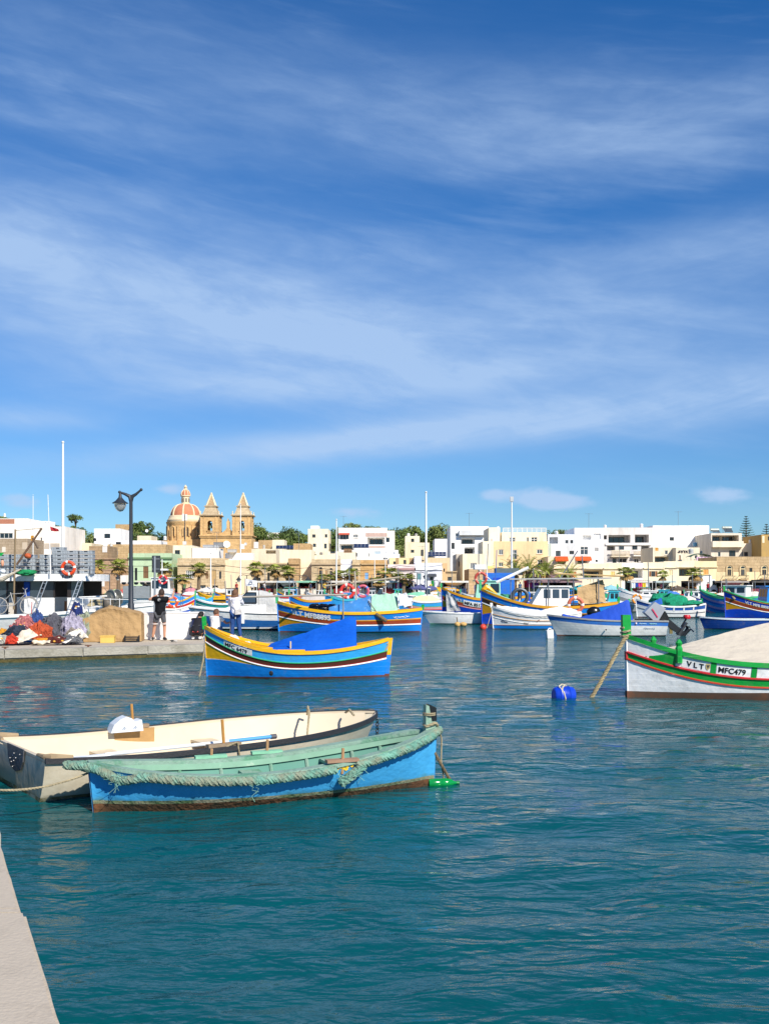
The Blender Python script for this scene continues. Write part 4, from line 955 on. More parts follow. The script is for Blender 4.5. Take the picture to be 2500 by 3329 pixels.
def solar_heater(cr, x0, y0, x1, y1, Y, label):
    a = P(cr[0]+cr[2]*x0, cr[1]+cr[2]*y1, Y); b = P(cr[0]+cr[2]*x1, cr[1]+cr[2]*y0, Y); w, h = b.x-a.x, b.z-a.z; o = thing('solar_water_heater', label, 'solar heater', a)
    MB().tube([(0,.9,h-.25),(w,.9,h-.25)], .25, 12).build('cylinder', mat('#a9b0a6', .4, .1, metal=.3), o, True)
    MB().hexa([(.08,-.2,.1),(w-.08,-.2,.1),(w-.08,-.14,.06),(.08,-.14,.06),(.08,.7,h-.35),(w-.08,.7,h-.35),(w-.08,.76,h-.4),(.08,.76,h-.4)]).build('collector', mat('#4a5358', .2, .1), o)
    g = MB()
    for x in (.1, w-.1): g.bar((x,1.0,0),(x,.9,h-.3),.05); g.bar((x,-.2,.05),(x,1.0,.02),.05)
    g.build('stand', metal('#8d8f90'), o)
solar_heater(CHh,888,152,1000,218,175,'left solar water heater on the terraced house roof')
solar_heater(CHh,1050,125,1172,215,175,'right and taller solar water heater on the terraced house roof')
# glass balustrade on the yellow apartments' terrace
a = P(CF[0]+CF[2]*560, CF[1]+CF[2]*210, 174.2); b = P(CF[0]+CF[2]*1142, CF[1]+CF[2]*148, 174.2)
o = thing('glass_balustrade', 'white framed glass balustrade along the top of the yellow apartments', 'balustrade', a)
w = b.x-a.x; h = b.z-a.z; n = 9
for i in range(n): MB().box(i*w/n+.05,0,.1,(i+1)*w/n-.05,.03,h-.1).build('pane', mat('#a9c0cc', .1, .1, 1, spec=.8), o)
g = MB(); g.box(0,-.02,h-.1,w,.06,h)
for i in range(n+1): g.box(i*w/n-.05,-.02,0,i*w/n+.05,.06,h-.1)
g.build('frame', WFRAME, o)
# green canopy over the terrace on the right
a = P(CHh[0]+CHh[2]*600, CHh[1]+CHh[2]*590, 160); w = (905-600)*CHh[2]*160/F; h = 100*CHh[2]*160/F
o = thing('terrace_canopy', 'dark green curved canopy over a roof terrace on the right', 'canopy', a)
MB().grid(lambda s, t: (w*s, 3*t, h*(.55+.45*math.sin(math.pi*s)**.7)-.25*abs(t-.5)), 14, 4).build('canopy_cloth', cloth('#4c6f5c'), o)
g = MB()
for i in range(5): g.bar((w*i/4,0,0),(w*i/4,0,h*(.55+.45*math.sin(math.pi*i/4)**.7)),.06)
g.build('posts', metal('#6d7172'), o)['kind'] = 'stuff'
MB().grid(lambda s, t: (w*(.25+.7*s), -.1+.06*math.sin(s*30), .55-.55*t), 20, 3).build('hanging_cloth', cloth('#d7b6cf'), o)
# telephone mast in front of the dome
p = P(602,1765,200); o = thing('antenna_mast', 'phone antenna mast with white boxes in front of the dome', 'antenna', (p.x,p.y,p.z-3))
zt = P(602,1672,200).z-p.z+3
MB().tube([(0,0,0),(0,0,zt)], .09, 6).build('mast', metal('#55585c'), o); g = MB(); g.box(-.5,-.3,zt-1.3,-.1,.1,zt+.1); g.box(.1,-.3,zt-1.2,.5,.1,zt+.0); g.build('antenna_panel', mat('#e4e4e0', .5), o)
MB().box(-.35,-.4,2.6,.3,.2,3.3).build('equipment_box', mat('#dedcd8', .5), o)

# more roof clutter
for i, (cr_, x, y, Y, hx, nm) in enumerate(((CA,80,80,184,'#e9e7e2','white roof tank on the terracotta storey'),(CB,470,385,186,'#d8d6d0','white roof tank left of the lamp post'),(CB,1195,300,206,'#e4e2dc','white roof tank at the foot of the dome'),(CC,1075,335,166,'#b8b4ac','grey roof tank above the round wall emblem'),
    (CD,600,432,161,'#8d8880','small grey roof tank above the arched stone house'),(CD,1065,440,173,'#3a3a3e','dark roof tank right of the cactus pots'),(CD,1255,440,164,'#e2e0da','white roof tank left of the low white house'),(CE,350,425,163,'#dfe3e6','pale roof tank above the bright yellow roof storey'),
    (CF,420,330,173,'#e6e2d8','white roof tank on the cream middle section'),(CG,40,232,181,'#efefec','white roof tank on the grey blue house'),(CG,690,146,182,'#e8e6e2','white roof tank on the grey loggia block'),(CG,1180,130,184,'#e8e6e2','white roof tank beside the large blank white block'),(CHh,740,498,163,'#3c4a58','dark blue roof tank left of the green canopy'),(CHh,1400,345,175,'#e9e5da','white roof tank beside the ochre house'))):
    rooftank(cr_, x, y-34, y+14, 17+3*(i % 3), Y, hx, nm)
def aerial(cr_, x, y, Y, lab):
    p = P(cr_[0]+cr_[2]*x, cr_[1]+cr_[2]*y, Y); o = thing('tv_aerial', lab, 'aerial', p); MB().tube([(0,0,-.3),(0,0,2.6)], .03, 5).build('pole', metal('#8d8f90'), o); MB().bar((-.7,0,2.5),(.7,0,2.5),.03).build('boom', metal('#8d8f90'), o)
    for k in range(6): MB().bar((-.6+.24*k,-.25,2.5),(-.6+.24*k,.25,2.5),.02).build('element', metal('#8d8f90'), o)
for cr_, x, y, Y, lab in ((CC,440,345,158,'roof aerial above the white rooftop wall'),(CD,300,365,154,'roof aerial on the tall blank cream house'),(CD,900,70,216,'roof aerial on the white villa'),(CE,720,545,151,'roof aerial on the lilac blue house'),(CE,1350,50,191,'roof aerial on the tall white block'),(CG,470,150,181,'roof aerial on the bright white block'),(CHh,1060,340,175,'roof aerial on the terraced house'),(CHh,430,120,184,'roof aerial on the large blank white block'),(CG,880,628,151,'roof aerial on the butter yellow house')): aerial(cr_, x, y, Y, lab)
# ---------------------------------------------------------------- boats: hull lofting
def sm(t): t = max(0, min(1, t)); return t*t*(3-2*t)
class Hull:
    """x forward, z = 0 at the waterline; t = 0 stern, 1 bow"""
    def __init__(s, L, B, zb, zm, zs, draft=.3, double=True, wt=.78, rb=.05, rs=.03, e=(.26,.62), tm=.42, pw=2.2, end=.035, full=2.3):
        s.L, s.B, s.zb, s.zm, s.zs, s.dr, s.double, s.wt, s.rb, s.rs, s.e, s.tm, s.pw, s.end, s.full = L, B, zb, zm, zs, draft, double, wt, rb, rs, e, tm, pw, end, full
    def hb(s, t):
        f = max(0, 1-abs((t-.48)/(.52 if t > .48 else .48))**s.full)**.72
        if not s.double and t < .48: f = s.wt+(1-s.wt)*sm(t/.48)**.8
        return max(s.end, s.B/2*f)
    def sheer(s, t):
        if t > s.tm: return s.zm+(s.zb-s.zm)*((t-s.tm)/(1-s.tm))**s.pw
        return s.zm+(s.zs-s.zm)*((s.tm-t)/s.tm)**s.pw
    def keel(s, t): return -s.dr*(1-.35*abs(2*t-1)**4)
    def x(s, t, z): return -s.L/2+s.L*t+s.rb*z/s.zb*t**5-s.rs*z/s.zs*(1-t)**5
    def y(s, t, z):
        k = s.keel(t); q = max(0, min(1, (z-k)/(s.sheer(t)-k))); m = 1-abs(2*t-1)**2
        if not s.double and t < .5: m = 1-.05*(1-2*t)
        e = s.e[1]+(s.e[0]-s.e[1])*m
        return max(s.end, s.hb(t)*q**e)
    def pt(s, t, z, side, off=0.0): return (s.x(t, z), side*(s.y(t, z)+off), z)
    def tx(s, x): return max(0, min(1, (x+s.L/2)/s.L))
    def off(s, t, o):
        if not isinstance(o, (tuple, list)): return o
        p = o[3] if len(o) > 3 else 2.5
        if t > .5: return o[1]+(o[2]-o[1])*((t-.5)/.5)**p
        return o[1]+(o[0]-o[1])*((.5-t)/.5)**p
    def zoff(s, t, o):
        if isinstance(o, str): return min(float(o), s.sheer(t)-.02)
        return s.sheer(t)-s.off(t, o)
    def band(s, par, name, m, a, b, rows=2, n=36, sides=(1,-1), lift=0.0, label=None):
        g = MB()
        for sd in sides:
            def fn(i, j):
                t = i; z0 = s.zoff(t, a); z1 = s.keel(t)+.002 if b == 'keel' else s.zoff(t, b)
                z1 = min(z0, z1); z = max(s.keel(t), z0+(z1-z0)*j); return s.pt(t, z, sd, lift)
            g.grid(fn, n, rows)
        if not s.double:      # close the transom
            z0 = s.zoff(0, a); z1 = s.keel(0)+.002 if b == 'keel' else s.zoff(0, b)
            for j in range(rows):
                za, zb = z0+(z1-z0)*j/rows, z0+(z1-z0)*(j+1)/rows
                g.add([s.pt(0,za,1), s.pt(0,za,-1), s.pt(0,zb,-1), s.pt(0,zb,1)], [(0,1,2,3)])
        o = g.build(name, m, par, True)
        if label: o['label'] = label
        return o
    def rail(s, par, m, w=.07, h=.05, lift=.012, n=44, name='gunwale', o=0.0, t0=0.0, t1=1.0):
        g = MB()
        for sd in (1, -1):
            b0 = len(g.v)
            for i in range(n+1):
                t = t0+(t1-t0)*i/n; z = s.zoff(t, o); yo = s.y(t, z)+lift; yi = max(.004, yo-w); x = s.x(t, z)
                for y, zz in ((yo,z-h/2),(yo,z+h/2),(yi,z+h/2),(yi,z-h/2)): g.v.append((x, sd*y, zz))
            for i in range(n):
                for j in range(4): a = b0+i*4+j; b = b0+i*4+(j+1)%4; g.f.append((a,b,b+4,a+4))
            g.f.append((b0,b0+1,b0+2,b0+3)); q = b0+n*4; g.f.append((q,q+1,q+2,q+3))
        if not s.double and t0 == 0 and o == 0.0:
            z = s.zoff(0, o); yy = s.y(0, z); x = s.x(0, z); g.box(x-lift,-yy,z-h/2+.001,x+w,yy,z+h/2-.001)
        return g.build(name, m, par)
    def strake(s, par, m, o, r=.015, n=40, name='rubbing_strake'):
        g = MB()
        for sd in (1, -1): g.tube([s.pt(i/n, s.zoff(i/n, o), sd, r*.4) for i in range(n+1)], r, 5)
        return g.build(name, m, par)
    def deck(s, par, m, drop=.12, t0=.02, t1=.98, name='deck', camber=.03):
        g = MB(); n = 24
        def fn(i, j):
            t = t0+(t1-t0)*i; z = s.sheer(t)-drop; y = max(.01, s.y(t, z)-.012); q = 2*j-1
            return (s.x(t, z), y*q, z+camber*(1-q*q))
        g.grid(fn, n, 6); return g.build(name, m, par, True)
    def inside(s, par, m, floor=.05, th=.035, t0=.01, t1=.985, name='inner_hull'):
        g = MB(); n = 36
        for sd in (1, -1):
            def fn(i, j):
                t = t0+(t1-t0)*i; z0 = s.sheer(t)-.005; z = z0+(floor-z0)*j; return (s.x(t, z), sd*max(.002, s.y(t, z)-th), z)
            g.grid(fn, n, 5)
        g.grid(lambda i, j: (lambda t: (s.x(t, floor), (2*j-1)*max(.002, s.y(t, floor)-th), floor))(t0+(t1-t0)*i), n, 2)
        if not s.double:
            z0 = s.sheer(t0)-.005; z = s.x(t0, z0); g.add([(s.x(t0,z0)+th, -s.y(t0,z0)+th, z0), (s.x(t0,z0)+th, s.y(t0,z0)-th, z0), (s.x(t0,floor)+th, s.y(t0,floor)-th, floor), (s.x(t0,floor)+th, -s.y(t0,floor)+th, floor)], [(0,1,2,3)])
        return g.build(name, m, par, True)
    def stem(s, par, m, w=.1, th=.07, top=0.0, bottom=-.2, name='stem', at=1, lean=0.0, z0=None):
        """upright timber at bow (at=1) or stern (at=0)"""
        t = at; sg = 1 if at else -1; sh = s.sheer(t); zb_ = bottom if z0 is None else z0; zt_ = sh+top; zs = [zb_, zb_+(zt_-zb_)*.4, zb_+(zt_-zb_)*.8, zt_]
        pts = [(s.x(t, z)+sg*(-.04+lean*max(0, z-sh)), z) for z in zs]; po = [(x+sg*w, z) for x, z in pts][::-1]
        poly = pts+po
        if sg > 0: poly = poly[::-1]
        return MB().prism(poly, -th/2, th/2).build(name, m, par)
    def plate(s, par, m, side, xa, xb, za, zb, lift=.006, name='name_plate', rel=True, n=10):
        """flat plate bent on to the hull; za, zb below the sheer"""
        g = MB()
        def fn(i, j):
            x = xa+(xb-xa)*i; t = s.tx(x); o = za+(zb-za)*j; z = s.sheer(t)-o; return (x, side*(s.y(t, z)+lift), z)
        g.grid(fn, n, 2); return g.build(name, m, par)
    def text(s, par, m, side, body, x0, o, size, lift=.011, name='lettering', bold=0.0, slant=0.0, sx=1.0):
        """lettering that reads left to right seen from its own side; o = distance of the baseline below the sheer"""
        vs, fs, w = text2d(body, size, bold); g = MB(); sg = -1 if side > 0 else 1
        out = []
        for a, b in vs:
            x = x0+sg*a*sx; t = s.tx(x); z = s.sheer(t)-o+b; out.append((x, side*(s.y(t, z)+lift), z))
        g.add(out, fs); return g.build(name, m, par)
    def scribble(s, par, m, side, x0, o, w, hgt, n=40, seed=1, r=.008, name='faded_lettering'):
        """handwriting too faded to read"""
        pts = []
        for i in range(n+1):
            x = x0-side*w*i/n+side*.3*hgt*math.sin(i*2.1+seed); t = s.tx(x); z = s.sheer(t)-o+hgt*.5*math.sin(i*1.37+seed)*(.6+.4*math.sin(i*.31)); pts.append((x, side*(s.y(t, z)+.014), z))
        return MB().tube(pts, r, 4).build(name, m, par)
    def cover(s, par, m, prof, name='boat_cover', tuck=.04, over=.03, sag=.05, wr=.02, seed=1, edge=0.0, n=40, cols=14, open_end=None):
        """tarpaulin: ridge heights (x, z) stretched down to both gunwales"""
        def ridge(x):
            if x <= prof[0][0]: return prof[0][1]
            for (a, za), (b, zb) in zip(prof, prof[1:]):
                if x <= b: return za+(zb-za)*(x-a)/(b-a)
            return prof[-1][1]
        x0, x1 = prof[0][0], prof[-1][0]; g = MB()
        def fn(i, j):
            x = x0+(x1-x0)*i; t = s.tx(x); sh = s.sheer(t); yy = s.y(t, sh)+over; q = 2*j-1; zr = max(ridge(x), sh+.01)
            z = sh-tuck+edge+(zr-sh+tuck-edge)*(1-abs(q)**1.0)-sag*math.sin(math.pi*min(1, abs(q)))*(zr-sh)
            z += wr*noise.noise((x*2.2+seed, q*2.5, seed))*(1-abs(q))+wr*.7*noise.noise((x*6, q*5, seed+4))
            return (x, q*yy, z)
        g.grid(fn, n, cols)
        for x in ((x0,) if open_end == 'bow' else (x1,) if open_end == 'stern' else (x0, x1) if open_end is None else ()):
            if ridge(x)-s.sheer(s.tx(x)) > .08:
                g.grid(lambda i, j: (x+.02*math.sin(i*9)*j, fn((x-x0)/(x1-x0), i)[1], fn((x-x0)/(x1-x0), i)[2]*(1-j)+(s.sheer(s.tx(x))-tuck)*j), cols, 4)
        return g.build(name, m, par, True)
def rope(path, r, m, name='rope', par=None, strands=3, pitch=None, n=None, jit=0.0):
    """laid rope: strands twisted about a smooth path"""
    path = [Vector(p) for p in path]
    ln = sum((b-a).length for a, b in zip(path, path[1:])); pitch = pitch or r*9; n = n or max(12, int(ln/pitch*9)); g = MB()
    # resample
    cum = [0]
    for a, b in zip(path, path[1:]): cum.append(cum[-1]+(b-a).length)
    def at(q):
        d = q*ln
        for i in range(len(path)-1):
            if d <= cum[i+1]+1e-9: return path[i].lerp(path[i+1], (d-cum[i])/max(1e-9, cum[i+1]-cum[i]))
        return path[-1]
    pts = [at(i/n) for i in range(n+1)]
    for _ in range(2): pts = [pts[0]]+[(pts[i-1]+pts[i]*2+pts[i+1])/4 for i in range(1, n)]+[pts[-1]]
    for k in range(strands):
        out = []; ux = None
        for i, p in enumerate(pts):
            d = (pts[min(i+1,n)]-pts[max(i-1,0)]).normalized()
            if ux is None: ux = d.cross(Vector((0,0,1)) if abs(d.z) < .9 else Vector((1,0,0))).normalized()
            ux = (ux-d*ux.dot(d)).normalized(); uy = d.cross(ux); a = 2*math.pi*(k/strands+ln*i/n/pitch)
            q = r*.52*(1+jit*noise.noise((i*.35, k*3.0, 1)))
            out.append(p+(ux*math.cos(a)+uy*math.sin(a))*q)
        g.tube(out, r*.58, 5)
    return g.build(name, m, par, True)
def sagline(a, b, sag, n=10): 
    a, b = Vector(a), Vector(b); return [a.lerp(b, i/n)-Vector((0,0,sag*4*(i/n)*(1-i/n))) for i in range(n+1)]
ROPE = mat('#a39678', .95, .25, 9, bump=.6, bsc=60); ROPED = mat('#6d5f48', .95, .25, 9, bump=.6, bsc=60)
YEL = paint('#eeb414'); MUST = paint('#d99a12'); BLU = paint('#1583de'); BLU2 = paint('#1048c4'); LBLU = paint('#38a8ea'); GRN = paint('#119a3c'); GRN2 = paint('#3fb070'); RED = paint('#c22a30')
BRN = paint('#7a3a24'); BRK = paint('#a8431f'); DBR = paint('#3f2418'); WHT = paint('#efeeea'); ANTI = mat('#6e3a2a', .8, .2, 4, dirt='#3a3520', dirt_amt=.7, dsc=3)
BLK = mat('#18181a', .5, .1)

# ---------------------------------------------------------------- the weathered blue boat in front
def blue_boat():
    h = Hull(3.62, 1.16, .62, .33, .47, draft=.22, rb=.03, rs=.05, e=(.40,.70), tm=.40, pw=1.9, end=.05, full=2.5)
    o = thing('rowing_boat', 'old bright blue rowing boat with green gunwale and thick rope fender, nearest the camera', 'boat', (-1.16,10.60,0), R(21.2))
    hullm = mat('#46a6dc', .5, .12, 3.0, bump=.12, bsc=14, dirt='#2582bd', dirt_amt=.6, dsc=1.6, stretch=(1,1,1.6), edge=(.42,.72), wl=('#4a6a3c', .10, .10))
    h.band(o, 'hull_planking', hullm, .02, '.11', 6, 60)
    h.band(o, 'boot_topping', mat('#8d8a72', .85, .3, 6, bump=.5, bsc=30, dirt='#3c5d34', dirt_amt=.9, dsc=4, edge=(.4,.6)), '.11', '.075', 2, 60, label='chalky worn band along the waterline')
    h.band(o, 'bottom_paint', mat('#5a3a20', .9, .4, 5, bump=.6, bsc=24, dirt='#2a2a18', dirt_amt=.9, dsc=3, edge=(.4,.6)), '.075', 'keel', 4, 60, label='rusty brown weedy bottom')
    gm = mat('#86a392', .75, .14, 4, bump=.3, bsc=30, dirt='#4a8a68', dirt_amt=.8, dsc=3.5, edge=(.5,.62))
    h.rail(o, gm, .13, .04, .012, 60, 'gunwale')
    h.inside(o, mat('#5d8f80', .8, .15, 4, dirt='#2f6f60', dirt_amt=.6, dsc=2), .17, .05)
    h.rail(o, mat('#85ad95', .7, .12, 4, dirt='#e2ddcf', dirt_amt=.6, dsc=4, edge=(.6,.7)), .035, .06, -.062, 50, 'inwale', .05)
    for x, w in ((-1.05,.24), (-.15,.22), (.75,.22)):
        t = h.tx(x); z = h.sheer(t)-.12; y = h.y(t, z)-.05
        MB().box(x-w/2,-y,z-.03,x+w/2,y,z).build('thwart', gm, o)
    for x in (-1.45,-.9,-.45,.1,.5,1.0,1.3):
        t = h.tx(x); g = MB()
        for sd in (1,-1): g.tube([(x, sd*(h.y(t, z)-.06), z) for z in (h.sheer(t)-.03, .2, .12)], .018, 5)
        g.build('rib', gm, o)
    h.stem(o, mat('#2a80c0', .6, .2, 5, dirt='#d8d4c4', dirt_amt=.6, dsc=6, edge=(.58,.66)), .055, .06, 0, -.15, 'stem')
    h.stem(o, mat('#2f84bd', .6, .25, 6, dirt='#c9b060', dirt_amt=.8, dsc=8, edge=(.52,.6)), .05, .06, 0, -.15, 'sternpost', 0)
    # bow post with black cap
    xb = h.L/2-.02; zb = h.zb
    bp = MB().hexa([(xb-.075,-.045,zb-.1),(xb+.045,-.045,zb-.1),(xb+.045,.045,zb-.1),(xb-.075,.045,zb-.1),(xb-.07,-.04,zb+.27),(xb+.04,-.04,zb+.23),(xb+.04,.04,zb+.23),(xb-.07,.04,zb+.27)]).build('bow_post', gm, o)
    MB().hexa([(xb+.0,-.05,zb+.09),(xb+.055,-.05,zb+.09),(xb+.055,.05,zb+.09),(xb+.0,.05,zb+.09),(xb-.035,-.045,zb+.275),(xb+.05,-.045,zb+.235),(xb+.05,.045,zb+.235),(xb-.035,.045,zb+.275)]).build('black_cap', mat('#1b1c1e', .25, .1), bp)
    g = MB()
    for k in range(2): g.torus((xb-.015,0,zb+.155+.02*k), .068, .008, 16, 5, 'z')
    g.build('twine', ROPE, bp)
    # rope fender round the sheer, in two lengths with a gap amidships
    RF = mat('#6a9c8a', .95, .3, 7, bump=.8, bsc=50, dirt='#8d8a74', dirt_amt=.8, dsc=5, edge=(.42,.6))
    def path(ta, tb, sd, n=26, drop=.035, sagf=None):
        out = []
        for i in range(n+1):
            t = ta+(tb-ta)*i/n; z = h.sheer(t)-drop-(sagf(t) if sagf else 0); p = Vector(h.pt(t, z, sd, .048)); out.append(p)
        return out
    sgs = lambda t: .07*math.exp(-((t-.07)/.035)**2)
    p1 = [Vector((h.x(0,.45)-.22, .02, .46)), Vector((h.x(0,.45)-.09, -.05, .455))]+path(.01, .635, -1, 40, .03, sgs)
    rope(p1, .044, RF, 'rope_fender', o, 4, .13, jit=.5)
    rope(path(.70, .995, -1)+[Vector((h.L/2+.09, .0, .60))], .044, RF, 'rope_fender', o, 4, .13, jit=.5)
    rope([Vector(h.pt(.72, h.sheer(.72)-.05, -1, .05)), Vector(h.pt(.685, h.sheer(.685)-.13, -1, .065)), Vector(h.pt(.655, h.sheer(.655)-.19, -1, .055))], .05, RF, 'rope_fender', o, 4, .2, jit=.5)
    rope([Vector((h.x(0,.45)-.2, .0, .46))]+path(.01, .99, 1)+[Vector((h.L/2+.08, .0, .6))], .045, RF, 'rope_fender', o, 3, .22)
    g = MB(); r = random.Random(3)
    for i in range(36):
        p = Vector(h.pt(r.choice((.05,.65,.69,.7,.06,.4)) +r.uniform(-.02,.02), .4, -1, .06)); p.z = h.sheer(h.tx(p.x))-.1*r.random()-.03; g.tube([p, p+Vector((r.gauss(0,.03), -.02, -.05*r.random())), p+Vector((r.gauss(0,.05), -.01, -.12*r.random()))], .0025, 3)
    g.build('frayed_strands', mat('#7fae9c', .95), o)['kind'] = 'stuff'
    g = MB(); r = random.Random(8)      # peeling yellow paint where the rope has parted
    for i in range(34):
        t = r.uniform(.615,.725); z = h.sheer(t)-r.uniform(.02,.075); p = h.pt(t, z, -1, .004); s = r.uniform(.008,.026)
        g.add([(p[0]-s,p[1],p[2]),(p[0],p[1]-.001,p[2]-s*.7),(p[0]+s*1.2,p[1],p[2]),(p[0]+.2*s,p[1],p[2]+s*.6)], [(0,1,2,3)])
    g.build('peeling_paint', mat('#e5b91a', .7, .2), o)
    # tholes and their pads
    for t, sd, nm in ((.52,1,.17),(.66,-1,.16),(.35,1,.12)):
        x = h.x(t, .3); z = h.sheer(t); y = sd*(h.y(t, z)-.03)
        q = MB().box(x-.17,y-.045,z+.022,x+.17,y+.045,z+.052).build('oarlock_pad', mat('#9a7a62' if sd < 0 else '#7fb898', .85, .2, 6), o)
        MB().tube([(x,y,z-.1),(x+.01,y,z+nm)], .016, 6).build('thole_pin', mat('#a5805a', .8, .2), q)
    # painter, bottle float
    rope([Vector((xb-.02,-.06,zb+.05)), Vector((xb+.07,-.02,zb+.06)), Vector((xb+.06,.06,zb+.04)), Vector((xb-.06,.06,zb+.05)), Vector((xb-.08,-.05,zb+.03)), Vector((xb+.02,-.075,zb+.07)), Vector((xb+.09,.0,zb+.03))], .016, ROPE, 'mooring_knot', o)
    rope([Vector((xb+.09,0,zb+.03)), Vector((xb+.13,-.01,zb-.12)), Vector((xb+.12,-.02,.25)), Vector((xb+.15,-.03,.06))], .009, ROPE, 'painter', o)
    rope([Vector((xb+.03,-.04,.36)), Vector((xb+.06,-.05,.3)), Vector((xb+.22,-.06,.03))], .018, ROPED, 'painter', o)
    return o, h
blue_boat()
def bottle():
    p = WP(1440, 2553)
    o = thing('bottle_float', 'green plastic bottle used as a float beside the bow of the blue boat', 'bottle', (p.x, p.y+.02, .02), R(8))
    m = mat('#10a04a', .15, .15, 6, trans=.35, spec=.6)
    prof = [(.0,0),(.05,0),(.055,.02),(.053,.12),(.05,.13),(.055,.14),(.055,.2),(.045,.25),(.018,.29),(.016,.32),(0,.32)]
    b = MB().lathe(prof, 14); b.v = [(z-.16, x, y) for x, y, z in b.v]; b.build('bottle', m, o, True)
    c = MB().lathe([(.019,.318),(.019,.345),(0,.346)], 10); c.v = [(z-.16, x, y) for x, y, z in c.v]; c.build('cap', mat('#0b7a38', .4), o)
bottle()

# ---------------------------------------------------------------- the white tender behind it
def white_tender():
    h = Hull(4.5, 2.1, .50, .40, .45, draft=.18, double=False, wt=.90, rb=.22, rs=.0, e=(.13,.6), tm=.3, pw=2.0, end=.02, full=2.6)
    o = thing('rowing_boat', 'cream white fibreglass rowing boat with black rubber rim behind the blue boat', 'boat', (-2.12,12.23,0), R(36))
    wm = mat('#cfc6b0', .6, .1, 2, bump=.06, bsc=10, dirt='#988a6e', dirt_amt=.6, dsc=2.0, edge=(.48,.7), wl=('#5a5236', .04, .09))
    h.band(o, 'hull', wm, .02, '.05', 6, 50)
    h.band(o, 'bottom', mat('#8a7a52', .9, .3, 5, dirt='#d9d2bc', dirt_amt=.8, dsc=5, edge=(.5,.6)), '.05', 'keel', 3, 50, label='scummy yellow brown waterline')
    im = mat('#cdbfa6', .6, .05, 2, dirt='#c9b58d', dirt_amt=.35, dsc=1.2)
    h.inside(o, im, .10, .045)
    h.rail(o, im, .05, .03, .0, 50, 'gunwale')
    h.rail(o, mat('#2b2c30', .6, .15, 6, bump=.2, bsc=40), .035, .055, .02, 50, 'rubber_rim', .001)
    # curved rubber sculling pad on the transom
    xs = h.x(0, h.zs); g = MB()
    g.prism([(-.30,h.zs+.03),(.0,h.zs+.03),(.30,h.zs+.03),(.27,h.zs-.1),(.18,h.zs-.2),(0,h.zs-.24),(-.18,h.zs-.2),(-.27,h.zs-.1)], 0, .012)
    g.v = [(xs-.012-y, x, z) for x, y, z in g.v]; pad = g.build('transom_pad', mat('#55565a', .6, .15, 5, bump=.2, bsc=20), o)
    g = MB(); r = random.Random(2)
    for i in range(9): g.ball((xs-.026, r.uniform(-.2,.2), h.zs-r.uniform(.02,.2)), .008, 6, 4)
    g.build('bolts', metal('#b8b8b8'), pad)
    for sd in (-1, 1):      # taped corners
        y = sd*(h.y(0, h.zs)-.02)
        MB().tube([(xs+.02,y-.28*sd,h.zs+.02),(xs+.02,y-.04*sd,h.zs+.03),(xs+.06,y,h.zs+.03),(xs+.28,y+.015*sd,h.zs+.01)], [.02,.03,.04,.025], 8).build('taped_corner', mat('#9a8668', .85, .2, 6), o, True)
    for x in (-1.0, .35):
        t = h.tx(x); z = h.sheer(t)-.2; y = h.y(t, z)-.05
        MB().box(x-.14,-y,z-.03,x+.14,y,z).build('thwart', im, o)
    for t, sd, nm, pad in ((.38,1,.24,True),(.43,-1,.24,True)):
        x = h.x(t, .5); z = h.sheer(t); y = sd*(h.y(t, z)-.03)
        MB().box(x-.2,y-.04,z+.016,x+.2,y+.04,z+.06).build('oarlock_pad', mat('#8d7a64', .85, .25, 8), o)
        if sd > 0: MB().box(x-.26,y-.055,z-.17,x+.26,y-.04,z+.012).build('wooden_cleat', mat('#b08a56', .8, .15, 6), o)
        MB().tube([(x,y,z+.05),(x-.02,y,z+nm+.08)], .017, 7).build('thole_pin', mat('#b5823f', .7, .2), o)
    rope([Vector((1.7,.5,.47)), Vector((1.65,.4,.6)), Vector((1.55,.2,.55)), Vector((1.45,.1,.2))], .014, ROPE, 'bow_rope', o)
    rope([Vector((2.12,.2,.5)), Vector((2.08,.05,.56)), Vector((2.04,-.12,.5))], .016, ROPE, 'bow_rope', o)
    rope([Vector(h.pt(.43,.42,-1,0)), Vector(h.pt(.46,.47,-1,.03)), Vector(h.pt(.47,.3,-1,.03))], .01, ROPE, 'oar_lanyard', o)
    g = MB(); xb = h.x(1, .5)
    for k in range(5): g.torus((xb+.03, .0, .38-.045*k), .022, .007, 10, 5, 'y' if k % 2 else 'x')
    g.build('bow_chain', metal('#3a3836', .6), o)
    # things lying in it
    R3 = o.matrix_basis if False else None
    return o, h
wb, wh = white_tender()
def in_boat(par, p): 
    a = par.rotation_euler.z; return Vector((par.location.x+p[0]*math.cos(a)-p[1]*math.sin(a), par.location.y+p[0]*math.sin(a)+p[1]*math.cos(a), p[2]))
c = in_boat(wb, (-.66, .93, .40))
o = thing('plastic_jug', 'white plastic jerrycan cut open, propped on the cream rowing boat', 'jug', c, R(33))
def jug():
    g = MB()
    g.prism([(-.22,0),(.19,0),(.17,.14),(.08,.12),(.04,.165),(-.02,.19),(-.1,.16),(-.18,.1)], -.09, .09)
    return g
jug().build('container', mat('#cfd5da', .45, .06, 4), o)
for x in (-.06,.08): MB().tube([(x+.02*math.cos(k*1.3), -.094, .045+.018*math.sin(k*1.9)) for k in range(7)], .003, 4).build('faded_print', mat('#5a7090', .6), o)
c = in_boat(wb, (-.3, -.72, .385))
o = thing('oar', 'white and blue oar lying along the near side of the cream rowing boat', 'oar', c, R(36))
MB().tube([(-1.25,0,.03),(.2,0,.04)], .02, 8).build('shaft', mat('#dfe4e6', .5, .05), o, True)
MB().tube([(.2,0,.04),(.75,0,.045)], .023, 8).build('grip_sleeve', mat('#4f9ad6', .5, .05), o, True)
